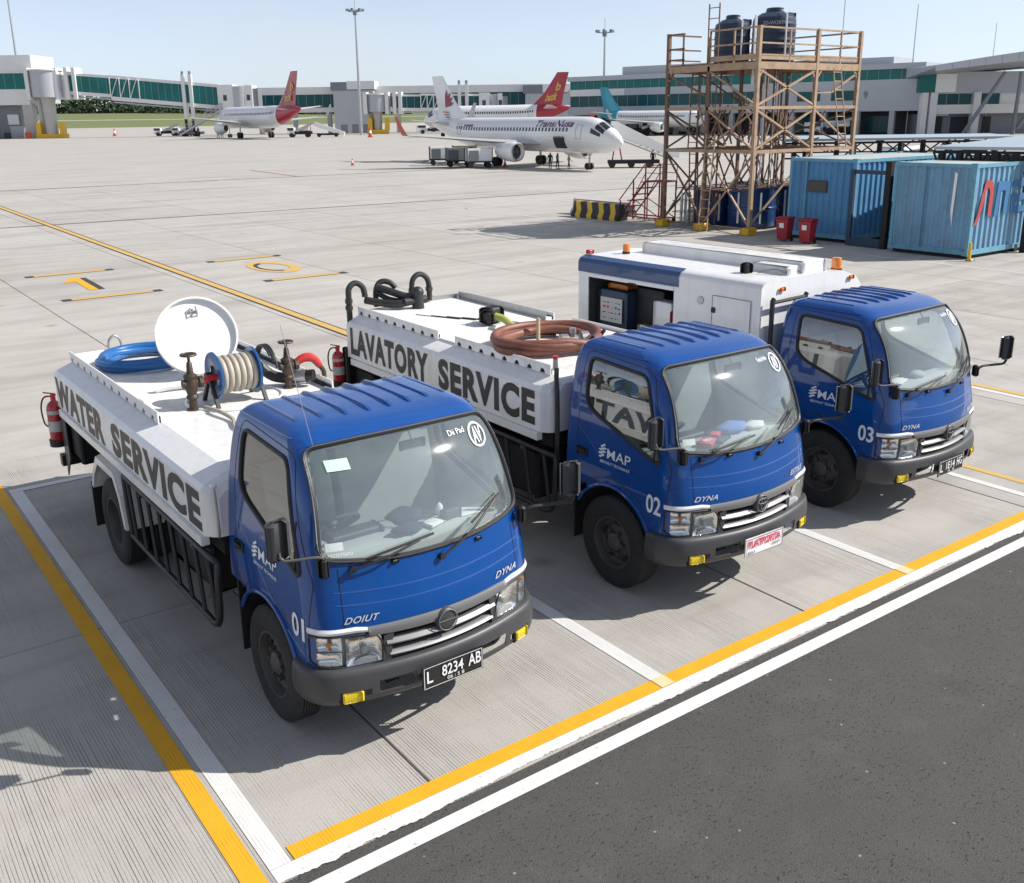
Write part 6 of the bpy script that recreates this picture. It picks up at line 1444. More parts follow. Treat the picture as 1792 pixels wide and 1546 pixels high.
# braces
def xb(a, b, z0, z1, m=M_TOWER, w_=.065): tb('brace', (*a, z0), (*b, z1), w_, m); tb('brace', (*a, z1), (*b, z0), w_, m)
for z0, z1 in ((2.78, 4.07), (4.19, 5.35)): xb((X0, Y0), (XM, Y0), z0, z1)
tb('brace', (XM, Y0, 4.07), (X1, Y0, 2.78), .06); tb('brace', (XM + .9, Y0, 4.62), (X1, Y0, 5.3), .06); tb('brace', (XM, Y0, 4.60), (XM + .9, Y0, 4.62), .045)
xb((X0, Y0), (X0, YM), .25, 2.66, M_TOWER, .055); xb((X0, YM), (X0, Y1), .25, 2.66, M_RUSTY, .055)
xb((X0, Y0), (X0, YM), 2.78, 4.07, M_TOWER, .055); tb('brace', (X0, YM, 2.8), (X0, Y1, 4.05), .06, M_RUSTY); tb('brace', (X0, YM, 4.5), (X0, Y1, 5.3), .06, M_RUSTY); tb('brace', (X0, Y0, 4.2), (X0, YM, 5.35), .055)
xb((X0, Y1), (XM, Y1), .3, 2.66, M_RUSTY, .05); xb((XM, Y1), (X1, Y1), .3, 2.66, M_RUSTY, .05); xb((X0, Y1), (XM, Y1), 2.78, 4.07, M_RUSTY, .05); xb((XM, Y1), (X1, Y1), 2.78, 5.3, M_RUSTY, .05); xb((X1, Y0), (X1, Y1), 2.78, 4.07, M_RUSTY, .05)
tb('brace', (X0, Y0, .3), (XM, Y0, 2.66), .055); tb('brace', (X0 + 1.5, Y0 + 1.5, .2), (X1 - 1, Y1 - 1, 2.7), .05, M_RUSTY); tb('brace', (X1 - 1, Y0 + 1.4, 2.8), (X0 + 1, Y1 - .6, 5.3), .05, M_RUSTY); tb('brace', (X0 + 1, Y0 + 1.0, 2.8), (X1 - 1, Y1 - .6, 5.3), .05, M_RUSTY)
for a in ((X0, Y0), (XM, Y0), (X1, Y0), (X0, Y1)):
    for dx in (-.28, .28): tb('knee_brace', (a[0], a[1], 5.02), (min(max(a[0] + dx, X0), X1), a[1], 5.36), .06) if X0 <= a[0] + dx <= X1 else None
for k in range(5): tb('floor_joist', (X0 + .9 * k + .5, Y0, 2.74), (X0 + .9 * k + .5, Y1, 2.74), .06, M_RUSTY)
tb('ground_tie', (X0, Y0, .18), (X0, Y1, .18), .06, M_RUSTY); tb('ground_tie', (X0, Y0, .18), (X1, Y0, .18), .06, M_RUSTY)
for x, y in ((X0, Y0), (X0, YM), (X0, Y1)): MB().cbox(L_(x - .1, y - .05, .13), (.46, .40, .26), 0, .04).build('yellow_footing', M_YSAFE, T)
def ladder(a, b, w_dir, wd=.34, n=12, m=M_TOWER):
    a = Vector(a); b = Vector(b); w_ = Vector(w_dir).normalized() * wd / 2
    lo = MB().bar(L_(*(a - w_)), L_(*(b - w_)), .04, .03).build('ladder_rail', m, T); MB().bar(L_(*(a + w_)), L_(*(b + w_)), .04, .03).build('ladder_rail', m, T)
    for k in range(n): p = a + (b - a) * ((k + .6) / n); MB().cyl(L_(*(p - w_)), L_(*(p + w_)), .016, n=6).build('ladder_rung', m, T)
ladder((X0 - .55, 19.55, .05), (X0 - .12, 19.75, 3.3), (0, 1, 0), .40, 11); ladder((X0 + .25, 20.15, 2.8), (X0 + .12, 20.05, 7.5), (0, 1, 0), .46, 14, M_RUSTY); ladder((29.6, Y0 - .03, 2.75), (28.95, Y0 - .03, 5.4), (1, 0, 0), .42, 9)
ladder((X0 + .5, 21.0, .2), (X0 + .5, 21.1, 2.7), (0, 1, 0), .4, 8, M_RUSTY); ladder((X0 + .2, 20.9, 2.8), (X0 + .3, 20.9, 5.4), (0, 1, 0), .4, 8, M_RUSTY)
for k in range(30):
    x = X0 + .3 + (k % 14) * .36; z = 2.8 + R.uniform(0, .25); y = 19.2 + R.uniform(0, 1.8); tb('stored_pipe', (x, y, z), (x + R.uniform(-.5, .9), y + R.uniform(-.6, .8), z + R.uniform(.05, 1.9)), .045, R.choice((M_RUSTY, M_TOWER)))
for k in range(7): tb('inner_post', (25.3 + .72 * k, 20.9 - .35 * (k % 3), .1), (25.3 + .72 * k, 20.9 - .35 * (k % 3), 5.4), .05, M_RUSTY)
for k in range(6): xb((25.3 + .72 * k, 20.6), (26.0 + .72 * k, 20.4), .4 + .5 * (k % 2), 2.6, M_RUSTY, .04); tb('inner_tie', (X0, 18.9 + .5 * k, 1.4), (X1, 18.9 + .5 * k, 1.45), .035, M_RUSTY)
for k in range(6): tb('drop_pipe', (27.0 + k * .16, 19.4 + .1 * (k % 3), .2), (27.0 + k * .16, 19.4 + .1 * (k % 3), 5.5), .045, R.choice((M_RUSTY, M_LWHITE, M_TOWER)))
for y_, x_ in ((19.05, 25.9), (19.3, 26.25)): MB().cyl(L_(x_, y_, 4.9), L_(x_, y_, 6.9 + .2), .03, n=8).build('white_riser', M_LWHITE, T)
def water_tank(x, y, z, r, h, label):
    t = empty('water_tank', (x, y, z), 0, label, 'water tank', 'dark water tanks on the platform'); prof = [(r * .98, 0), (r, .05)]
    for k in range(5): zz = h * (.10 + .15 * k); prof += [(r, zz), (r * 1.015, zz + .02), (r * 1.015, zz + .06), (r, zz + .08)]
    prof += [(r, h * .80), (r * .96, h * .86), (r * .62, h * .95), (r * .42, h * .97), (r * .42, h), (r * .36, h + .03), (.0001, h + .035)]
    MB().lathe(prof, (0, 0, 0), (0, 0, 1), 40).build('tank_shell', M_TANK, t, 35)
    MB().lathe([(r * .40, h + .01), (r * .40, h + .07), (r * .30, h + .09), (.0001, h + .09)], (0, 0, 0), (0, 0, 1), 24).build('tank_cap', M_TANK, t, 35)
    MB().cbox((r * .62, -r * .35, h * .90), (.34, .34, .20), 0, .03).build('inlet_box', M_TANK, t); MB().tube([(-r * .4, -r - .03, .1), (-r * .4, -r - .03, h * .9), (-r * .35, -r * .7, h * .98)], .03, 8).build('inlet_pipe', M_LWHITE, t)
    return t
water_tank(26.15, 20.25, 5.61, .60, 1.50, 'smaller dark navy tank further left on top of the platform')
t_ = water_tank(27.35, 19.45, 5.61, .73, 1.72, 'larger dark navy tank with faded lettering on top of the platform')
lettering('tank_lettering', '2D-WORTY', mat('faded_print', (.32, .36, .40), .6), t_, lambda u, v: (.752 * cos(radians(190 + 62 * u)), .752 * sin(radians(190 + 62 * u)), 1.22 + .12 * v), .02)
# drums and tanks stored under the platform
for i, (x, y, r_, h_) in enumerate(((26.6, 21.2, .72, 1.30), (26.9, 19.6, .85, 1.42), (28.9, 19.2, .80, 1.42), (28.6, 21.1, .75, 1.38))):
    t = empty('blue_drum', (x, y, 0), 0, ['blue open tank at the back left under the platform', 'large dark blue tank behind the ladder under the platform', 'dark blue tank at the right under the platform', 'dark blue tank at the back right under the platform'][i], 'tank', 'blue tanks under the platform')
    MB().lathe([(r_ * .94, .02), (r_, .12), (r_, h_ * .45), (r_ * 1.03, h_ * .47), (r_ * 1.03, h_ * .52), (r_, h_ * .54), (r_, h_ - .05), (r_ * 1.04, h_), (r_ * .9, h_), (r_ * .86, h_ - .12), (.0001, h_ - .14)], (0, 0, 0), (0, 0, 1), 32).build('drum_shell', M_IBC, t, 35)
    for a in (3.3, 4.2): MB().bar((r_ * 1.05 * cos(a), r_ * 1.05 * sin(a), .2), (r_ * 1.05 * cos(a), r_ * 1.05 * sin(a), h_ * .9), .05, .05).build('white_pipe', M_LWHITE, t)
cg = empty('pipe_crate', (25.4, 21.6, 0), 0, 'wire crate of white pipes at the left foot of the platform', 'crate')
for k in range(8): MB().cyl((.0 + .07 * k, .1 * (k % 3), .05), (.02 + .07 * k, .1 * (k % 3), 1.1 + .1 * (k % 2)), .03, n=6).build('pipe', M_LWHITE if k % 2 else M_STEEL, cg)
for z in (.1, .5, .9): MB().tube([(-.1, -.1, z), (.7, -.1, z), (.7, .4, z), (-.1, .4, z)], .015, 5, True).build('crate_wire', M_STEEL, cg)

# ------------------------------------------------------------------ containers
M_CONT = mat('faded_blue_container', (.16, .33, .48), .65, 0, 0, var=.16, vscale=1.3, dirt=.45, dirtcol=(.13, .15, .16), bump=.08, streak=.45)
M_CONTB = mat('blue_container', (.075, .25, .46), .65, 0, 0, var=.16, vscale=1.3, dirt=.35, dirtcol=(.10, .15, .18), bump=.08, streak=.35)
M_CFR = mat('container_frame_blue', (.13, .34, .46), .6, 0, 0, var=.2, dirt=.45, dirtcol=(.13, .09, .07))
def corrugated(L, H, pitch, dep):
    """profile list (u, offset) along L"""
    out = []; n = int(L / pitch); p = L / n
    for i in range(n): out += [(i * p, 0), (i * p + p * .30, 0), (i * p + p * .45, dep), (i * p + p * .85, dep)]
    out.append((L, 0)); return out
def container(label, x, y0, y1, length, m, z=.10):
    t = empty('shipping_container', (x, y0, z), 0, label, 'container', 'blue shipping containers'); W = y1 - y0; H = 2.47
    def wall(nm, o, u, nrm, L, pitch=.26, dep=.045, mm=m):
        o = Vector(o); u = Vector(u); nrm = Vector(nrm); pr_ = corrugated(L, H, pitch, dep); vs = []
        for a, d_ in pr_: vs += [o + u * a - nrm * (.02 + d_) + Vector((0, 0, .14)), o + u * a - nrm * (.02 + d_) + Vector((0, 0, H - .10))]
        return MB().add(vs, [(2 * i, 2 * i + 2, 2 * i + 3, 2 * i + 1) for i in range(len(pr_) - 1)]).build(nm, mm, t, False, fix=False)
    wall('end_wall', (0, W - .08, 0), (0, -1, 0), (-1, 0, 0), W - .16, .23, .035); wall('side_wall', (.08, 0, 0), (1, 0, 0), (0, -1, 0), length - .16); wall('side_wall', (.08, W, 0), (1, 0, 0), (0, 1, 0), length - .16)
    for xx in (0, length - .10):
        for yy in (0, W - .10): MB().box((xx, yy, .02), (xx + .10, yy + .10, H - .02)).build('corner_post', M_CFR, t, False)
    for xx in (0, length - .17):
        for yy in (0, W - .16):
            for zz in (-.01, H - .12): MB().box((xx - .006, yy - .006, zz), (xx + .176, yy + .166, zz + .13)).build('corner_casting', M_CFR, t, False)
    for zz, h in ((.01, .14), (H - .11, .10)):
        for yy in (.004, W - .064): MB().box((.17, yy, zz), (length - .17, yy + .06, zz + h)).build('side_rail', M_CFR, t, False)
        for xx in (.004, length - .064): MB().box((xx, .16, zz), (xx + .06, W - .16, zz + h)).build('end_rail', M_CFR, t, False)
    MB().box((.05, .05, H - .06), (length - .05, W - .05, H - .03)).build('roof', mat('dusty_container_roof', (.42, .47, .47), .8, var=.2, vscale=.8, dirt=.5, dirtcol=(.28, .22, .17)), t, False)
    MB().box((.1, .1, -.08), (length - .1, W - .1, .0)).build('under_frame', M_CHAS, t, False)
    return t, W, H
c1, W1, H1 = container('bright blue shipping container with a small dark window in its end', 25.3, 14.25, 16.75, 6.0, M_CONTB)
MB().box((-.03, 1.02, 1.42), (.03, 1.72, 1.78)).build('window_frame', mat('dark_wood_frame', (.10, .05, .04), .7), c1, False); MB().box((-.036, 1.06, 1.46), (-.028, 1.66, 1.74)).build('window_pane', M_DWIN, c1, False)
MB().box((-.03, 1.80, .14), (.0, 1.85, 2.37)).build('welded_seam', M_CFR, c1, False)
c2, W2, H2 = container('faded blue shipping container with red and blue letters on its side', 24.7, 10.10, 12.55, 6.06, M_CONT)
MB().box((-.03, 1.46, .14), (.0, 1.50, 2.37)).build('welded_seam', M_CFR, c2, False)
MB().add([(-.021, .52, 2.2), (-.021, .60, 2.25), (-.021, .62, 1.2), (-.021, .55, .75)], [(0, 1, 2, 3)]).build('paint_run', M_LWHITE, c2, False, fix=False)
# red hook and blue block letters painted on the side, as separate flat shapes just proud of the ribs
M_PRED = mat('faded_red_paint', (.42, .05, .05), .6, dirt=.2); M_PBLU = mat('dark_blue_letter_paint', (.03, .16, .36), .6, dirt=.2)
def side_shape(poly, m, nm): MB().prism(poly, (0, -.005, 0), (1, 0, 0), (0, 0, 1), (0, .004, 0)).build(nm, m, c2, False)
side_shape([(.12, .80), (.32, .84), (.50, 1.30), (.60, 1.75), (.72, 1.82), (.80, 1.70), (.80, 1.05), (.98, 1.02), (.99, 1.72), (.90, 1.96), (.72, 2.04), (.52, 1.96), (.40, 1.60), (.28, 1.10)], M_PRED, 'red_letter')
side_shape([(1.12, 1.0), (1.32, 1.02), (1.34, 1.70), (1.62, 1.70), (1.60, 1.05), (1.80, 1.05), (1.84, 1.95), (1.20, 1.97)], M_PBLU, 'blue_letter')
side_shape([(2.0, 1.05), (2.9, 1.05), (2.9, 1.22), (2.25, 1.24), (2.25, 1.38), (2.9, 1.40), (2.9, 1.95), (2.0, 1.95), (2.0, 1.78), (2.66, 1.76), (2.66, 1.58), (2.0, 1.56)], M_PBLU, 'blue_letter')
side_shape([(3.1, 1.05), (3.3, 1.05), (3.3, 1.95), (3.1, 1.95)], M_PBLU, 'blue_letter')
# dark steel post between the containers and a yellow marker post
gp = empty('gate_frame', (25.0, 12.95, 0), 0, 'dark steel gate frame standing between the two containers', 'gate')
MB().box((-.06, -.12, 0), (.10, .06, 2.55)).build('upright', M_CHAS, gp, False); MB().box((.0, 1.15, 0), (.10, 1.28, 2.30)).build('upright', mat('navy_steel', (.02, .05, .09), .6), gp, False); MB().box((.02, .06, 2.16), (.08, 1.15, 2.28)).build('cross_bar', mat('navy_steel', (.02, .05, .09)), gp, False); MB().box((.0, .07, .02), (.4, 1.14, .22)).build('threshold', mat('navy_steel', (.02, .05, .09)), gp, False)
yp = empty('marker_post', (24.5, 9.92, 0), 0, 'short yellow marker post at the corner of the lettered container', 'post'); MB().cyl((0, 0, 0), (0, 0, .50), .05, .04, 10).build('post', M_YSAFE, yp); MB().cbox((.06, 0, .03), (.22, .18, .06), 0, .02).build('base', M_PIER, yp)
lg = empty('support_leg', (27.3, 10.0, 0), 0, 'dark support leg under the side of the lettered container', 'support'); MB().box((-.08, .1, 0), (.08, .3, .22)).build('leg', M_CHAS, lg, False)
# ------------------------------------------------------------------ wheelie bins
def bin_(x, y, label):
    t = empty('wheelie_bin', (x, y, 0), radians(8), label, 'bin', 'red bins by the container'); t.scale = (.9, .82, .95); M_BIN = mat('red_bin_plastic', (.34, .012, .025), .45, 0, .1, var=.12)
    MB().add([(-.18, -.20, .06), (.16, -.20, .06), (.16, .20, .06), (-.18, .20, .06), (-.25, -.26, .74), (.22, -.26, .74), (.22, .26, .74), (-.25, .26, .74)], [(0, 3, 2, 1), (4, 5, 6, 7), (0, 1, 5, 4), (1, 2, 6, 5), (2, 3, 7, 6), (3, 0, 4, 7)]).build('bin_body', M_BIN, t, False)
    MB().cbox((-.01, 0, .78), (.54, .58, .07), 0, .03).build('lid', M_BIN, t); MB().cyl((.24, -.22, .76), (.24, .22, .76), .02, n=8).build('handle', M_BIN, t)
    for s_ in (-1, 1): MB().cyl((.15, s_ * .20, .08), (.15, s_ * .25, .08), .08, n=14).build('wheel', M_RUBBER, t)
    MB().add([(-.242, -.10, .46), (-.242, .10, .46), (-.258, .10, .62), (-.258, -.10, .62)], [(0, 1, 2, 3)]).build('white_label', M_DECAL, t, False, fix=False)
bin_(24.42, 16.10, 'red wheelie bin on the left, nearer the platform'); bin_(24.42, 15.22, 'red wheelie bin on the right, nearer the container corner')
# ------------------------------------------------------------------ barriers
def jersey(name, x, y0, y1, label, stripes):
    t = empty(name, (x, y0, 0), 0, label, 'barrier'); L = y1 - y0; prof = [(-.30, 0), (-.30, .10), (-.16, .28), (-.11, .62), (.11, .62), (.16, .28), (.30, .10), (.30, 0)]
    body_ = MB().prism(prof, (0, 0, 0), (1, 0, 0), (0, 0, 1), (0, L, 0)).build('barrier_body', mat('barrier_black', (.03, .03, .032), .7, dirt=.3, dirtcol=(.16, .15, .14)) if stripes else M_PIER, t, False)
    if stripes:
        n = 4; o = .006
        for k in range(n):
            a = L * (k + .12) / n; b = a + L * .42 / n; sh = L * .30 / n; P = [(p[0] - o, p[1]) for p in prof[:4]] + [(prof[4][0], prof[4][1] + o)]
            vs = []
            for i, (px, pz) in enumerate([(-.306, .0), (-.306, .10), (-.166, .285), (-.116, .626), (.11, .626)]):
                s_ = sh * pz / .62; vs += [(px, a + s_, pz), (px, b + s_, pz)]
            MB().add(vs, [(2 * i, 2 * i + 1, 2 * i + 3, 2 * i + 2) for i in range(4)]).build('yellow_stripe', M_YSAFE, t, False, fix=False)
jersey('concrete_barrier', 24.95, 24.35, 27.1, 'black and yellow striped concrete barrier left of the red steps', True)
jersey('concrete_barrier', 25.75, 24.6, 28.1, 'plain grey concrete barrier behind the striped one', False)
# ------------------------------------------------------------------ red mobile steps
M_RSTEP = mat('worn_red_steel', (.30, .03, .025), .6, var=.2, dirt=.3)
st = empty('mobile_steps', (25.2, 22.6, 0), 0, 'red tubular mobile access steps beside the platform', 'steps')
for x in (.0, .75):
    MB().tube([(x, 2.15, .12), (x, .75, 1.55), (x, -.15, 1.55)], .028, 6).build('stringer', M_RSTEP, st)
    MB().tube([(x, 2.20, .75), (x, 1.9, 1.05), (x, .80, 2.15), (x, -.15, 2.15), (x, -.15, 1.2)], .022, 6).build('hand_rail', M_RSTEP, st)
    MB().tube([(x, 1.45, .82), (x, .75, 1.85), (x, -.15, 1.85)], .016, 6).build('mid_rail', M_RSTEP, st)
    for y, z0, z1 in ((-.12, .1, 1.55), (.75, .1, 2.15), (2.12, .1, .75), (1.4, .1, 1.6)): MB().bar((x, y, z0), (x, y, z1), .04, .04).build('leg', M_RSTEP, st)
    MB().bar((x, -.12, .18), (x, 2.15, .18), .045, .045).build('base_tube', M_RSTEP, st); MB().tube([(x, -.1, .2), (x, 1.4, .85)], .018, 6).build('brace', M_RSTEP, st)
    for y in (-.05, 2.1): MB().cyl((x - .03, y, .09), (x + .03, y, .09), .09, n=12).build('castor', M_RUBBER, st)
for k in range(6): MB().box((.0, 2.0 - .24 * k, .28 + .24 * k), (.75, 2.14 - .24 * k + .08, .31 + .24 * k)).build('tread', M_RSTEP, st, False)
MB().box((.0, -.15, 1.53), (.75, .72, 1.57)).build('landing', M_RSTEP, st, False)
# ------------------------------------------------------------------ open sheds behind the containers
M_SROOF = mat('pale_blue_sheet_roof', (.40, .47, .52), .5, .3, var=.08, vscale=.6)
def shed(label, P, z, slope, legs, loc):
    t = empty('open_shed', (loc[0], loc[1], 0), 0, label, 'shed', 'open sheds with sheet roofs'); q = [(p[0] - loc[0], p[1] - loc[1], z + slope * (p[0] - P[0][0])) for p in P]
    MB().add(q + [(a, b, c - .09) for a, b, c in q], [(0, 1, 2, 3), (7, 6, 5, 4), (0, 4, 5, 1), (1, 5, 6, 2), (2, 6, 7, 3), (3, 7, 4, 0)]).build('sheet_roof', M_SROOF, t, False)
    for a, b in ((0, 1), (3, 2)):
        A, B_ = Vector(q[a]) - Vector((0, 0, .16)), Vector(q[b]) - Vector((0, 0, .16)); dn = Vector((0, 0, -.55)); MB().bar(A, B_, .08, .08).build('top_chord', M_CHAS, t); MB().bar(A + dn, B_ + dn, .06, .06).build('bottom_chord', M_CHAS, t)
        n = 12
        for k in range(n): p = A + (B_ - A) * (k / n); r_ = A + (B_ - A) * ((k + 1) / n); MB().bar(p + (dn if k % 2 else Vector()), r_ + (Vector() if k % 2 else dn), .045, .045).build('truss_web', M_CHAS, t)
        for k in range(legs): p = A + (B_ - A) * ((k + .5) / legs); MB().bar(p, (p.x, p.y, 0), .16, .16).build('leg', M_CHAS, t)
shed('long low open shed with pale sheet roof behind the steel platform', [(29.5, 20.5), (37.0, 15.4), (41.0, 18.8), (34.0, 24.6)], 3.0, .0, 5, (33, 20))
shed('open shed with sloping pale sheet roof rising over the lettered container', [(26.9, 12.75), (27.3, 9.6), (44, 9.6), (44, 15.5)], 2.93, .022, 6, (34, 11))
tpile = tag(MB().add([(29.5 + R.uniform(0, 2.4), 14.6 + R.uniform(0, 1.2), 2.60 + R.uniform(0, .16)) for _ in range(1)], []).build('scrap_pile', M_CHAS, None, False), 'x', 'x') if False else None
wh = empty('white_van', (52, 30, 0), radians(20), 'pale van parked behind the long low shed', 'van')
MB().cbox((0, 0, 1.25), (4.6, 1.8, 1.5), 0, .2).build('van_body', M_LWHITE, wh); MB().cbox((-2.2, 0, 1.0), (.9, 1.75, 1.0), 0, .2).build('bonnet', M_LWHITE, wh); MB().box((-1.9, -.92, 1.4), (1.8, -.905, 1.85)).build('side_glass', M_DWIN, wh, False)
for x in (-1.6, 1.5):
    for y in (-.85, .85): MB().cyl((x, y - .1, .33), (x, y + .1, .33), .33, n=16).build('wheel', M_RUBBER, wh)

# ------------------------------------------------------------------ people
SKIN = mat('skin', (.30, .17, .11), .6); HAIR = mat('dark_hair', (.012, .010, .009), .8)
def person(loc, rz, label, shirt, trousers, k=1.0, stride=.12, arm=.10, vest=None):
    J = {'pel': (0, 0, .95), 'wai': (0, 0, 1.10), 'che': (0, 0, 1.33), 'nec': (0, 0, 1.47), 'hea': (0, -.02, 1.60), 'top': (0, -.01, 1.71)}
    for s_, n in ((-1, 'l'), (1, 'r')):
        f = s_ * stride
        J.update({n + 'sh': (s_ * .19, 0, 1.40), n + 'el': (s_ * .25, f * .5, 1.12), n + 'wr': (s_ * .25, f * .8 - arm, .90), n + 'ha': (s_ * .245, f * .9 - arm, .80), n + 'hp': (s_ * .10, 0, .90), n + 'kn': (s_ * .11, -f * .7 - .02, .50), n + 'an': (s_ * .11, -f, .09), n + 'to': (s_ * .12, -f - .17, .04)})
    RAD = dict(pel=.15, wai=.135, che=.16, nec=.06, hea=.105, top=.075, sh=.075, el=.05, wr=.035, ha=.042, hp=.095, kn=.065, an=.045, to=.04)
    E = [('pel', 'wai'), ('wai', 'che'), ('che', 'nec'), ('nec', 'hea'), ('hea', 'top')]
    for n in 'lr': E += [('che', n + 'sh'), (n + 'sh', n + 'el'), (n + 'el', n + 'wr'), (n + 'wr', n + 'ha'), ('pel', n + 'hp'), (n + 'hp', n + 'kn'), (n + 'kn', n + 'an'), (n + 'an', n + 'to')]
    nm = list(J); me = bpy.data.meshes.new('person_skeleton'); me.from_pydata([J[n] for n in nm], [(nm.index(a), nm.index(b)) for a, b in E], [])
    ob = bpy.data.objects.new('person_skeleton', me); COL.objects.link(ob); md = ob.modifiers.new('s', 'SKIN'); ob.modifiers.new('u', 'SUBSURF').levels = 1
    for i, n in enumerate(nm):
        r_ = RAD.get(n, RAD.get(n[1:], .06)); sv = me.skin_vertices[0].data[i]; sv.radius = (r_, r_ * (.72 if n in ('pel', 'wai', 'che') else 1)); sv.use_root = (n == 'pel')
    dg = bpy.context.evaluated_depsgraph_get(); m2 = bpy.data.meshes.new_from_object(ob.evaluated_get(dg)); bpy.data.objects.remove(ob)
    for m_ in (SKIN, shirt, trousers, HAIR, M_TRIM): m2.materials.append(m_)
    for p in m2.polygons:
        z = p.center.z; x = abs(p.center.x); p.use_smooth = True
        p.material_index = 3 if z > 1.64 or (z > 1.56 and p.center.y > .02) else 0 if z > 1.47 else (0 if (x > .19 and z < .88 and z > .6) else 1 if z > .96 or x > .19 else 2 if z > .09 else 4)
    t = link('person', m2, None, loc, (0, 0, rz)); t.scale = (k, k, k); tag(t, label, 'person', 'ground staff')
    if vest:
        v = MB(); v.lathe([(.165, 1.05), (.185, 1.2), (.19, 1.36), (.12, 1.45)], (0, 0, 0), (0, 0, 1), 14); v.v = [(a, b * .78, c) for a, b, c in v.v]; v.build('vest', vest, t, 50)
    return t
C_NAVY = mat('navy_uniform', (.02, .025, .05), .85); C_DARK = mat('dark_clothes', (.02, .02, .022), .85); C_GRN = mat('green_vest', (.10, .32, .08), .7); C_TAN = mat('tan_clothes', (.40, .30, .16), .85); C_WHT = mat('white_shirt', (.6, .6, .58), .85)
person(site(4.0, 78.4), 2.4, 'worker in dark clothes beside the nose wheel, left of the group', C_DARK, C_DARK, .74); person(site(4.55, 78.2), .4, 'worker in a green vest beneath the open cargo hatch', C_DARK, C_NAVY, .72, .1, .1, C_GRN)
person(site(5.4, 77.8), 1.2, 'worker in tan clothes bending near the nose wheel', C_TAN, C_DARK, .66, .16, .22); person(site(12.25, 80.6), 1.9, 'person in navy standing at the foot of the passenger stairs', C_NAVY, C_NAVY, .76)
person(site(-71.5, 245), .3, 'worker in dark clothes walking left of the red tailed aircraft', C_DARK, C_DARK, 1.5); person(site(-65.5, 240), .9, 'worker in navy near the engine of the red tailed aircraft', C_NAVY, C_DARK, 1.5); person(site(-64.3, 239), .2, 'worker in a white shirt near the engine of the red tailed aircraft', C_WHT, C_DARK, 1.35)
# ------------------------------------------------------------------ ground service equipment
def cart(x, d, turn, label, m):
    t = far('baggage_cart', x, d, label, 'cart', turn, 'baggage carts beside the nearest aircraft')
    MB().box((-1.05, -.62, .42), (1.05, .62, .52)).build('bed', M_CHAS, t, False); MB().cbox((0, 0, 1.02), (2.0, 1.2, 1.0), 0, .06).build('canopy', m, t)
    MB().box((-.9, -.63, .56), (-.1, -.612, 1.36)).build('curtain', mat('grey_curtain', (.16, .18, .20), .8), t, False)
    for xx in (-1.04, 1.04):
        for yy in (-.6, .6): MB().bar((xx, yy, .45), (xx, yy, 1.58), .06, .06).build('corner_post', M_CHAS, t)
    for xx in (-.75, .75):
        for yy in (-.55, .55): MB().cyl((xx, yy - .08, .22), (xx, yy + .08, .22), .22, n=14).build('wheel', M_RUBBER, t)
    MB().bar((-1.05, 0, .4), (-1.7, 0, .25), .06, .06).build('tow_bar', M_CHAS, t)
cart(-4.9, 88.2, .1, 'leftmost white baggage cart near the aircraft wing', M_LWHITE); cart(-3.3, 85.0, .15, 'white baggage cart in the middle of the cart train', mat('dull_white_canvas', (.58, .57, .55), .8, dirt=.3)); cart(-1.6, 82.6, .2, 'baggage cart with grey curtain nearest the engine', M_LWHITE); cart(-3.0, 90.5, .1, 'yellowish baggage cart behind the others', mat('tan_canvas', (.42, .36, .24), .8, dirt=.3))
ps = far('passenger_stairs', 9.2, 79.5, 'white enclosed passenger stairs sloping down beside the aircraft nose', 'stairs', radians(-4))
MB().add([(-.4, 0, 2.5), (4.6, 0, .7), (4.9, 0, .7), (4.9, 0, 1.1), (0, 0, 3.5), (-.4, 0, 3.5)] + [(-.4, 1.6, 2.5), (4.6, 1.6, .7), (4.9, 1.6, .7), (4.9, 1.6, 1.1), (0, 1.6, 3.5), (-.4, 1.6, 3.5)], [(0, 1, 2, 3, 4, 5), (11, 10, 9, 8, 7, 6)] + [(i, 6 + i, 6 + (i + 1) % 6, (i + 1) % 6) for i in range(6)]).build('stair_canopy', M_AWHITE, ps, False)
MB().bar((-.2, -.1, 2.3), (4.4, -.1, .55), .10, .12).build('stair_rail', M_STEEL, ps); MB().box((-.6, 0, .3), (3.4, 1.6, .55)).build('chassis', M_CHAS, ps, False); MB().bar((-.3, .2, .4), (.0, .2, 2.5), .1, .1).build('prop', M_RSTEP, ps); MB().bar((.5, .2, .4), (.1, .2, 2.4), .1, .1).build('prop', M_RSTEP, ps)
for x in (-.3, 1.2, 2.6): MB().cyl((x, -.1, .28), (x, .1, .28), .28, n=14).build('wheel', M_RUBBER, ps)
for k in range(10): MB().box((.1 + .45 * k, .1, 2.32 - .175 * k), (.5 + .45 * k, 1.5, 2.38 - .175 * k)).build('tread', M_STEEL, ps, False)
def cone(x, d, k, label):
    t = far('traffic_cone', x, d, label, 'cone', 0, 'red and white traffic cones'); CR = mat('cone_red', (.55, .05, .03), .5); t.scale = (k, k, k)
    MB().cbox((0, 0, .02), (.36, .36, .04), 0, .01).build('base', CR, t); MB().lathe([(.14, .04), (.10, .26)], (0, 0, 0), (0, 0, 1), 14).build('cone_body', CR, t, 40); MB().lathe([(.10, .26), (.068, .46)], (0, 0, 0), (0, 0, 1), 14).build('white_band', M_DECAL, t, 40); MB().lathe([(.068, .46), (.03, .68)], (0, 0, 0), (0, 0, 1), 14).build('cone_tip', CR, t, 40)
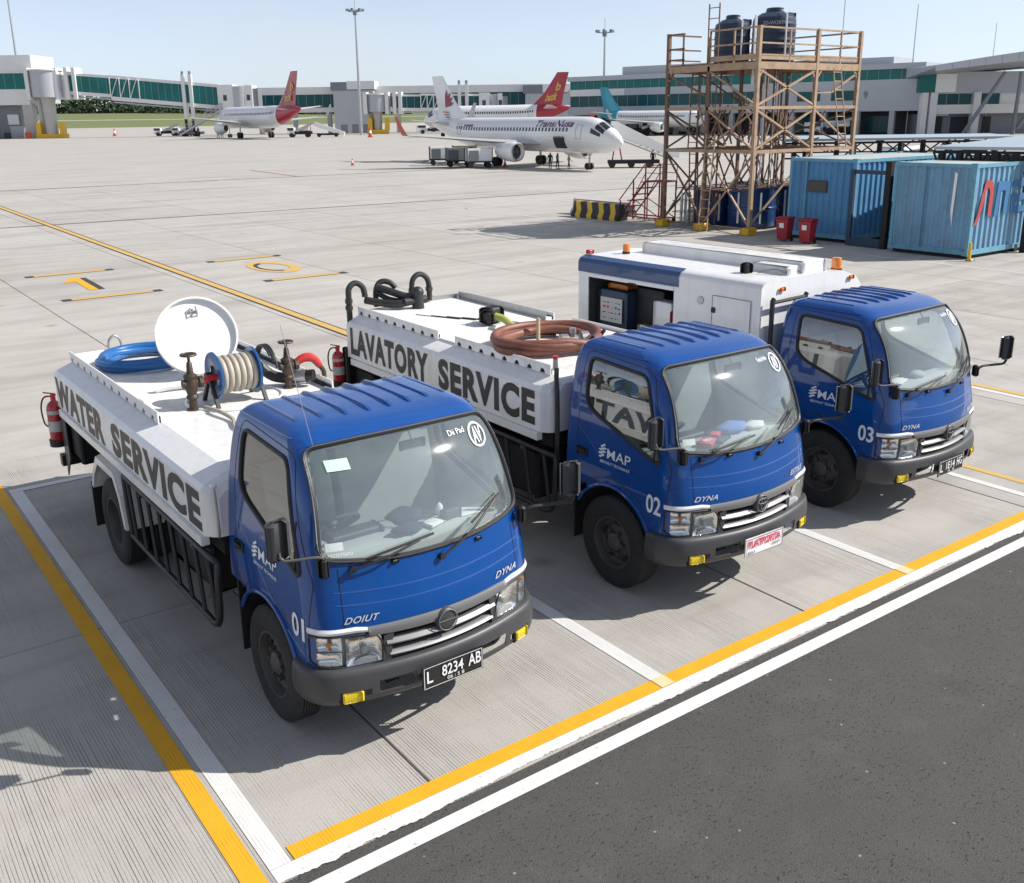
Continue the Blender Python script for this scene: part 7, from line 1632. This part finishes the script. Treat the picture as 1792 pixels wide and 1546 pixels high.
cone(.55, 84, 1.1, 'traffic cone beside the engine of the nearest aircraft'); cone(-12.9, 90, .9, 'traffic cone alone on the apron left of the baggage carts'); cone(-112, 300, 3.2, 'tall traffic cone beside the left jet bridge column'); cone(-28.0, 225, 3.2, 'red and white cone in front of the second jet bridge')
def gse(x, d, turn, label, m, L=6.0):
    t = far('ground_vehicle', x, d, label, 'vehicle', turn, 'ground vehicles by the aircraft')
    MB().cbox((-L * .32, 0, 1.4), (L * .30, 2.2, 1.7), 0, .2).build('cab', m, t); MB().cbox((L * .12, 0, 1.0), (L * .66, 2.2, .7), 0, .08).build('bed', M_CHAS, t); MB().cbox((L * .18, 0, 1.9), (L * .45, 2.0, 1.1), 0, .25).build('load', m, t); MB().box((-L * .44, -1.12, 1.5), (-L * .22, -1.09, 2.1)).build('cab_window', M_DWIN, t, False)
    for x_ in (-L * .3, L * .3):
        for y in (-1.0, 1.0): MB().cyl((x_, y - .15, .5), (x_, y + .15, .5), .5, n=14).build('wheel', M_RUBBER, t)
    MB().bar((-L * .1, -1.0, 1.4), (L * .5, -1.0, 3.0), .15, .5).build('conveyor', M_STEEL, t)
gse(-92, 285, .05, 'white belt loader truck further left beside the left stairs', M_LWHITE, 7); gse(-86, 282, -.1, 'white belt loader truck beside the left jet bridge stairs', M_LWHITE, 7); gse(-16.5, 262, .1, 'white fuel truck behind the tail of the nearest aircraft', M_LWHITE, 9); gse(-10.5, 262, -.2, 'dark service vehicle behind the tail of the nearest aircraft', M_NAVY, 7); gse(-45.5, 236, .0, 'white service truck under the red tailed aircraft', M_LWHITE, 6)
gse(29, 202, .0, 'dark loader vehicle under the turquoise tailed aircraft', M_CHAS, 8); gse(60, 186, .1, 'pale service bus in front of the terminal', M_LWHITE, 9)
sl = far('slide_stairs', -39.5, 236, 'white sloping boarding stairs beside the red tailed aircraft', 'stairs'); MB().bar((-2.5, 0, 2.9), (4.2, 0, .6), 1.6, .9).build('stair_flight', M_AWHITE, sl); MB().box((-2, -.9, .4), (3, .9, .8)).build('chassis', M_CHAS, sl, False)
for x in (-1.5, 2.4): MB().cyl((x, -1, .45), (x, -.7, .45), .45, n=12).build('wheel', M_RUBBER, sl)
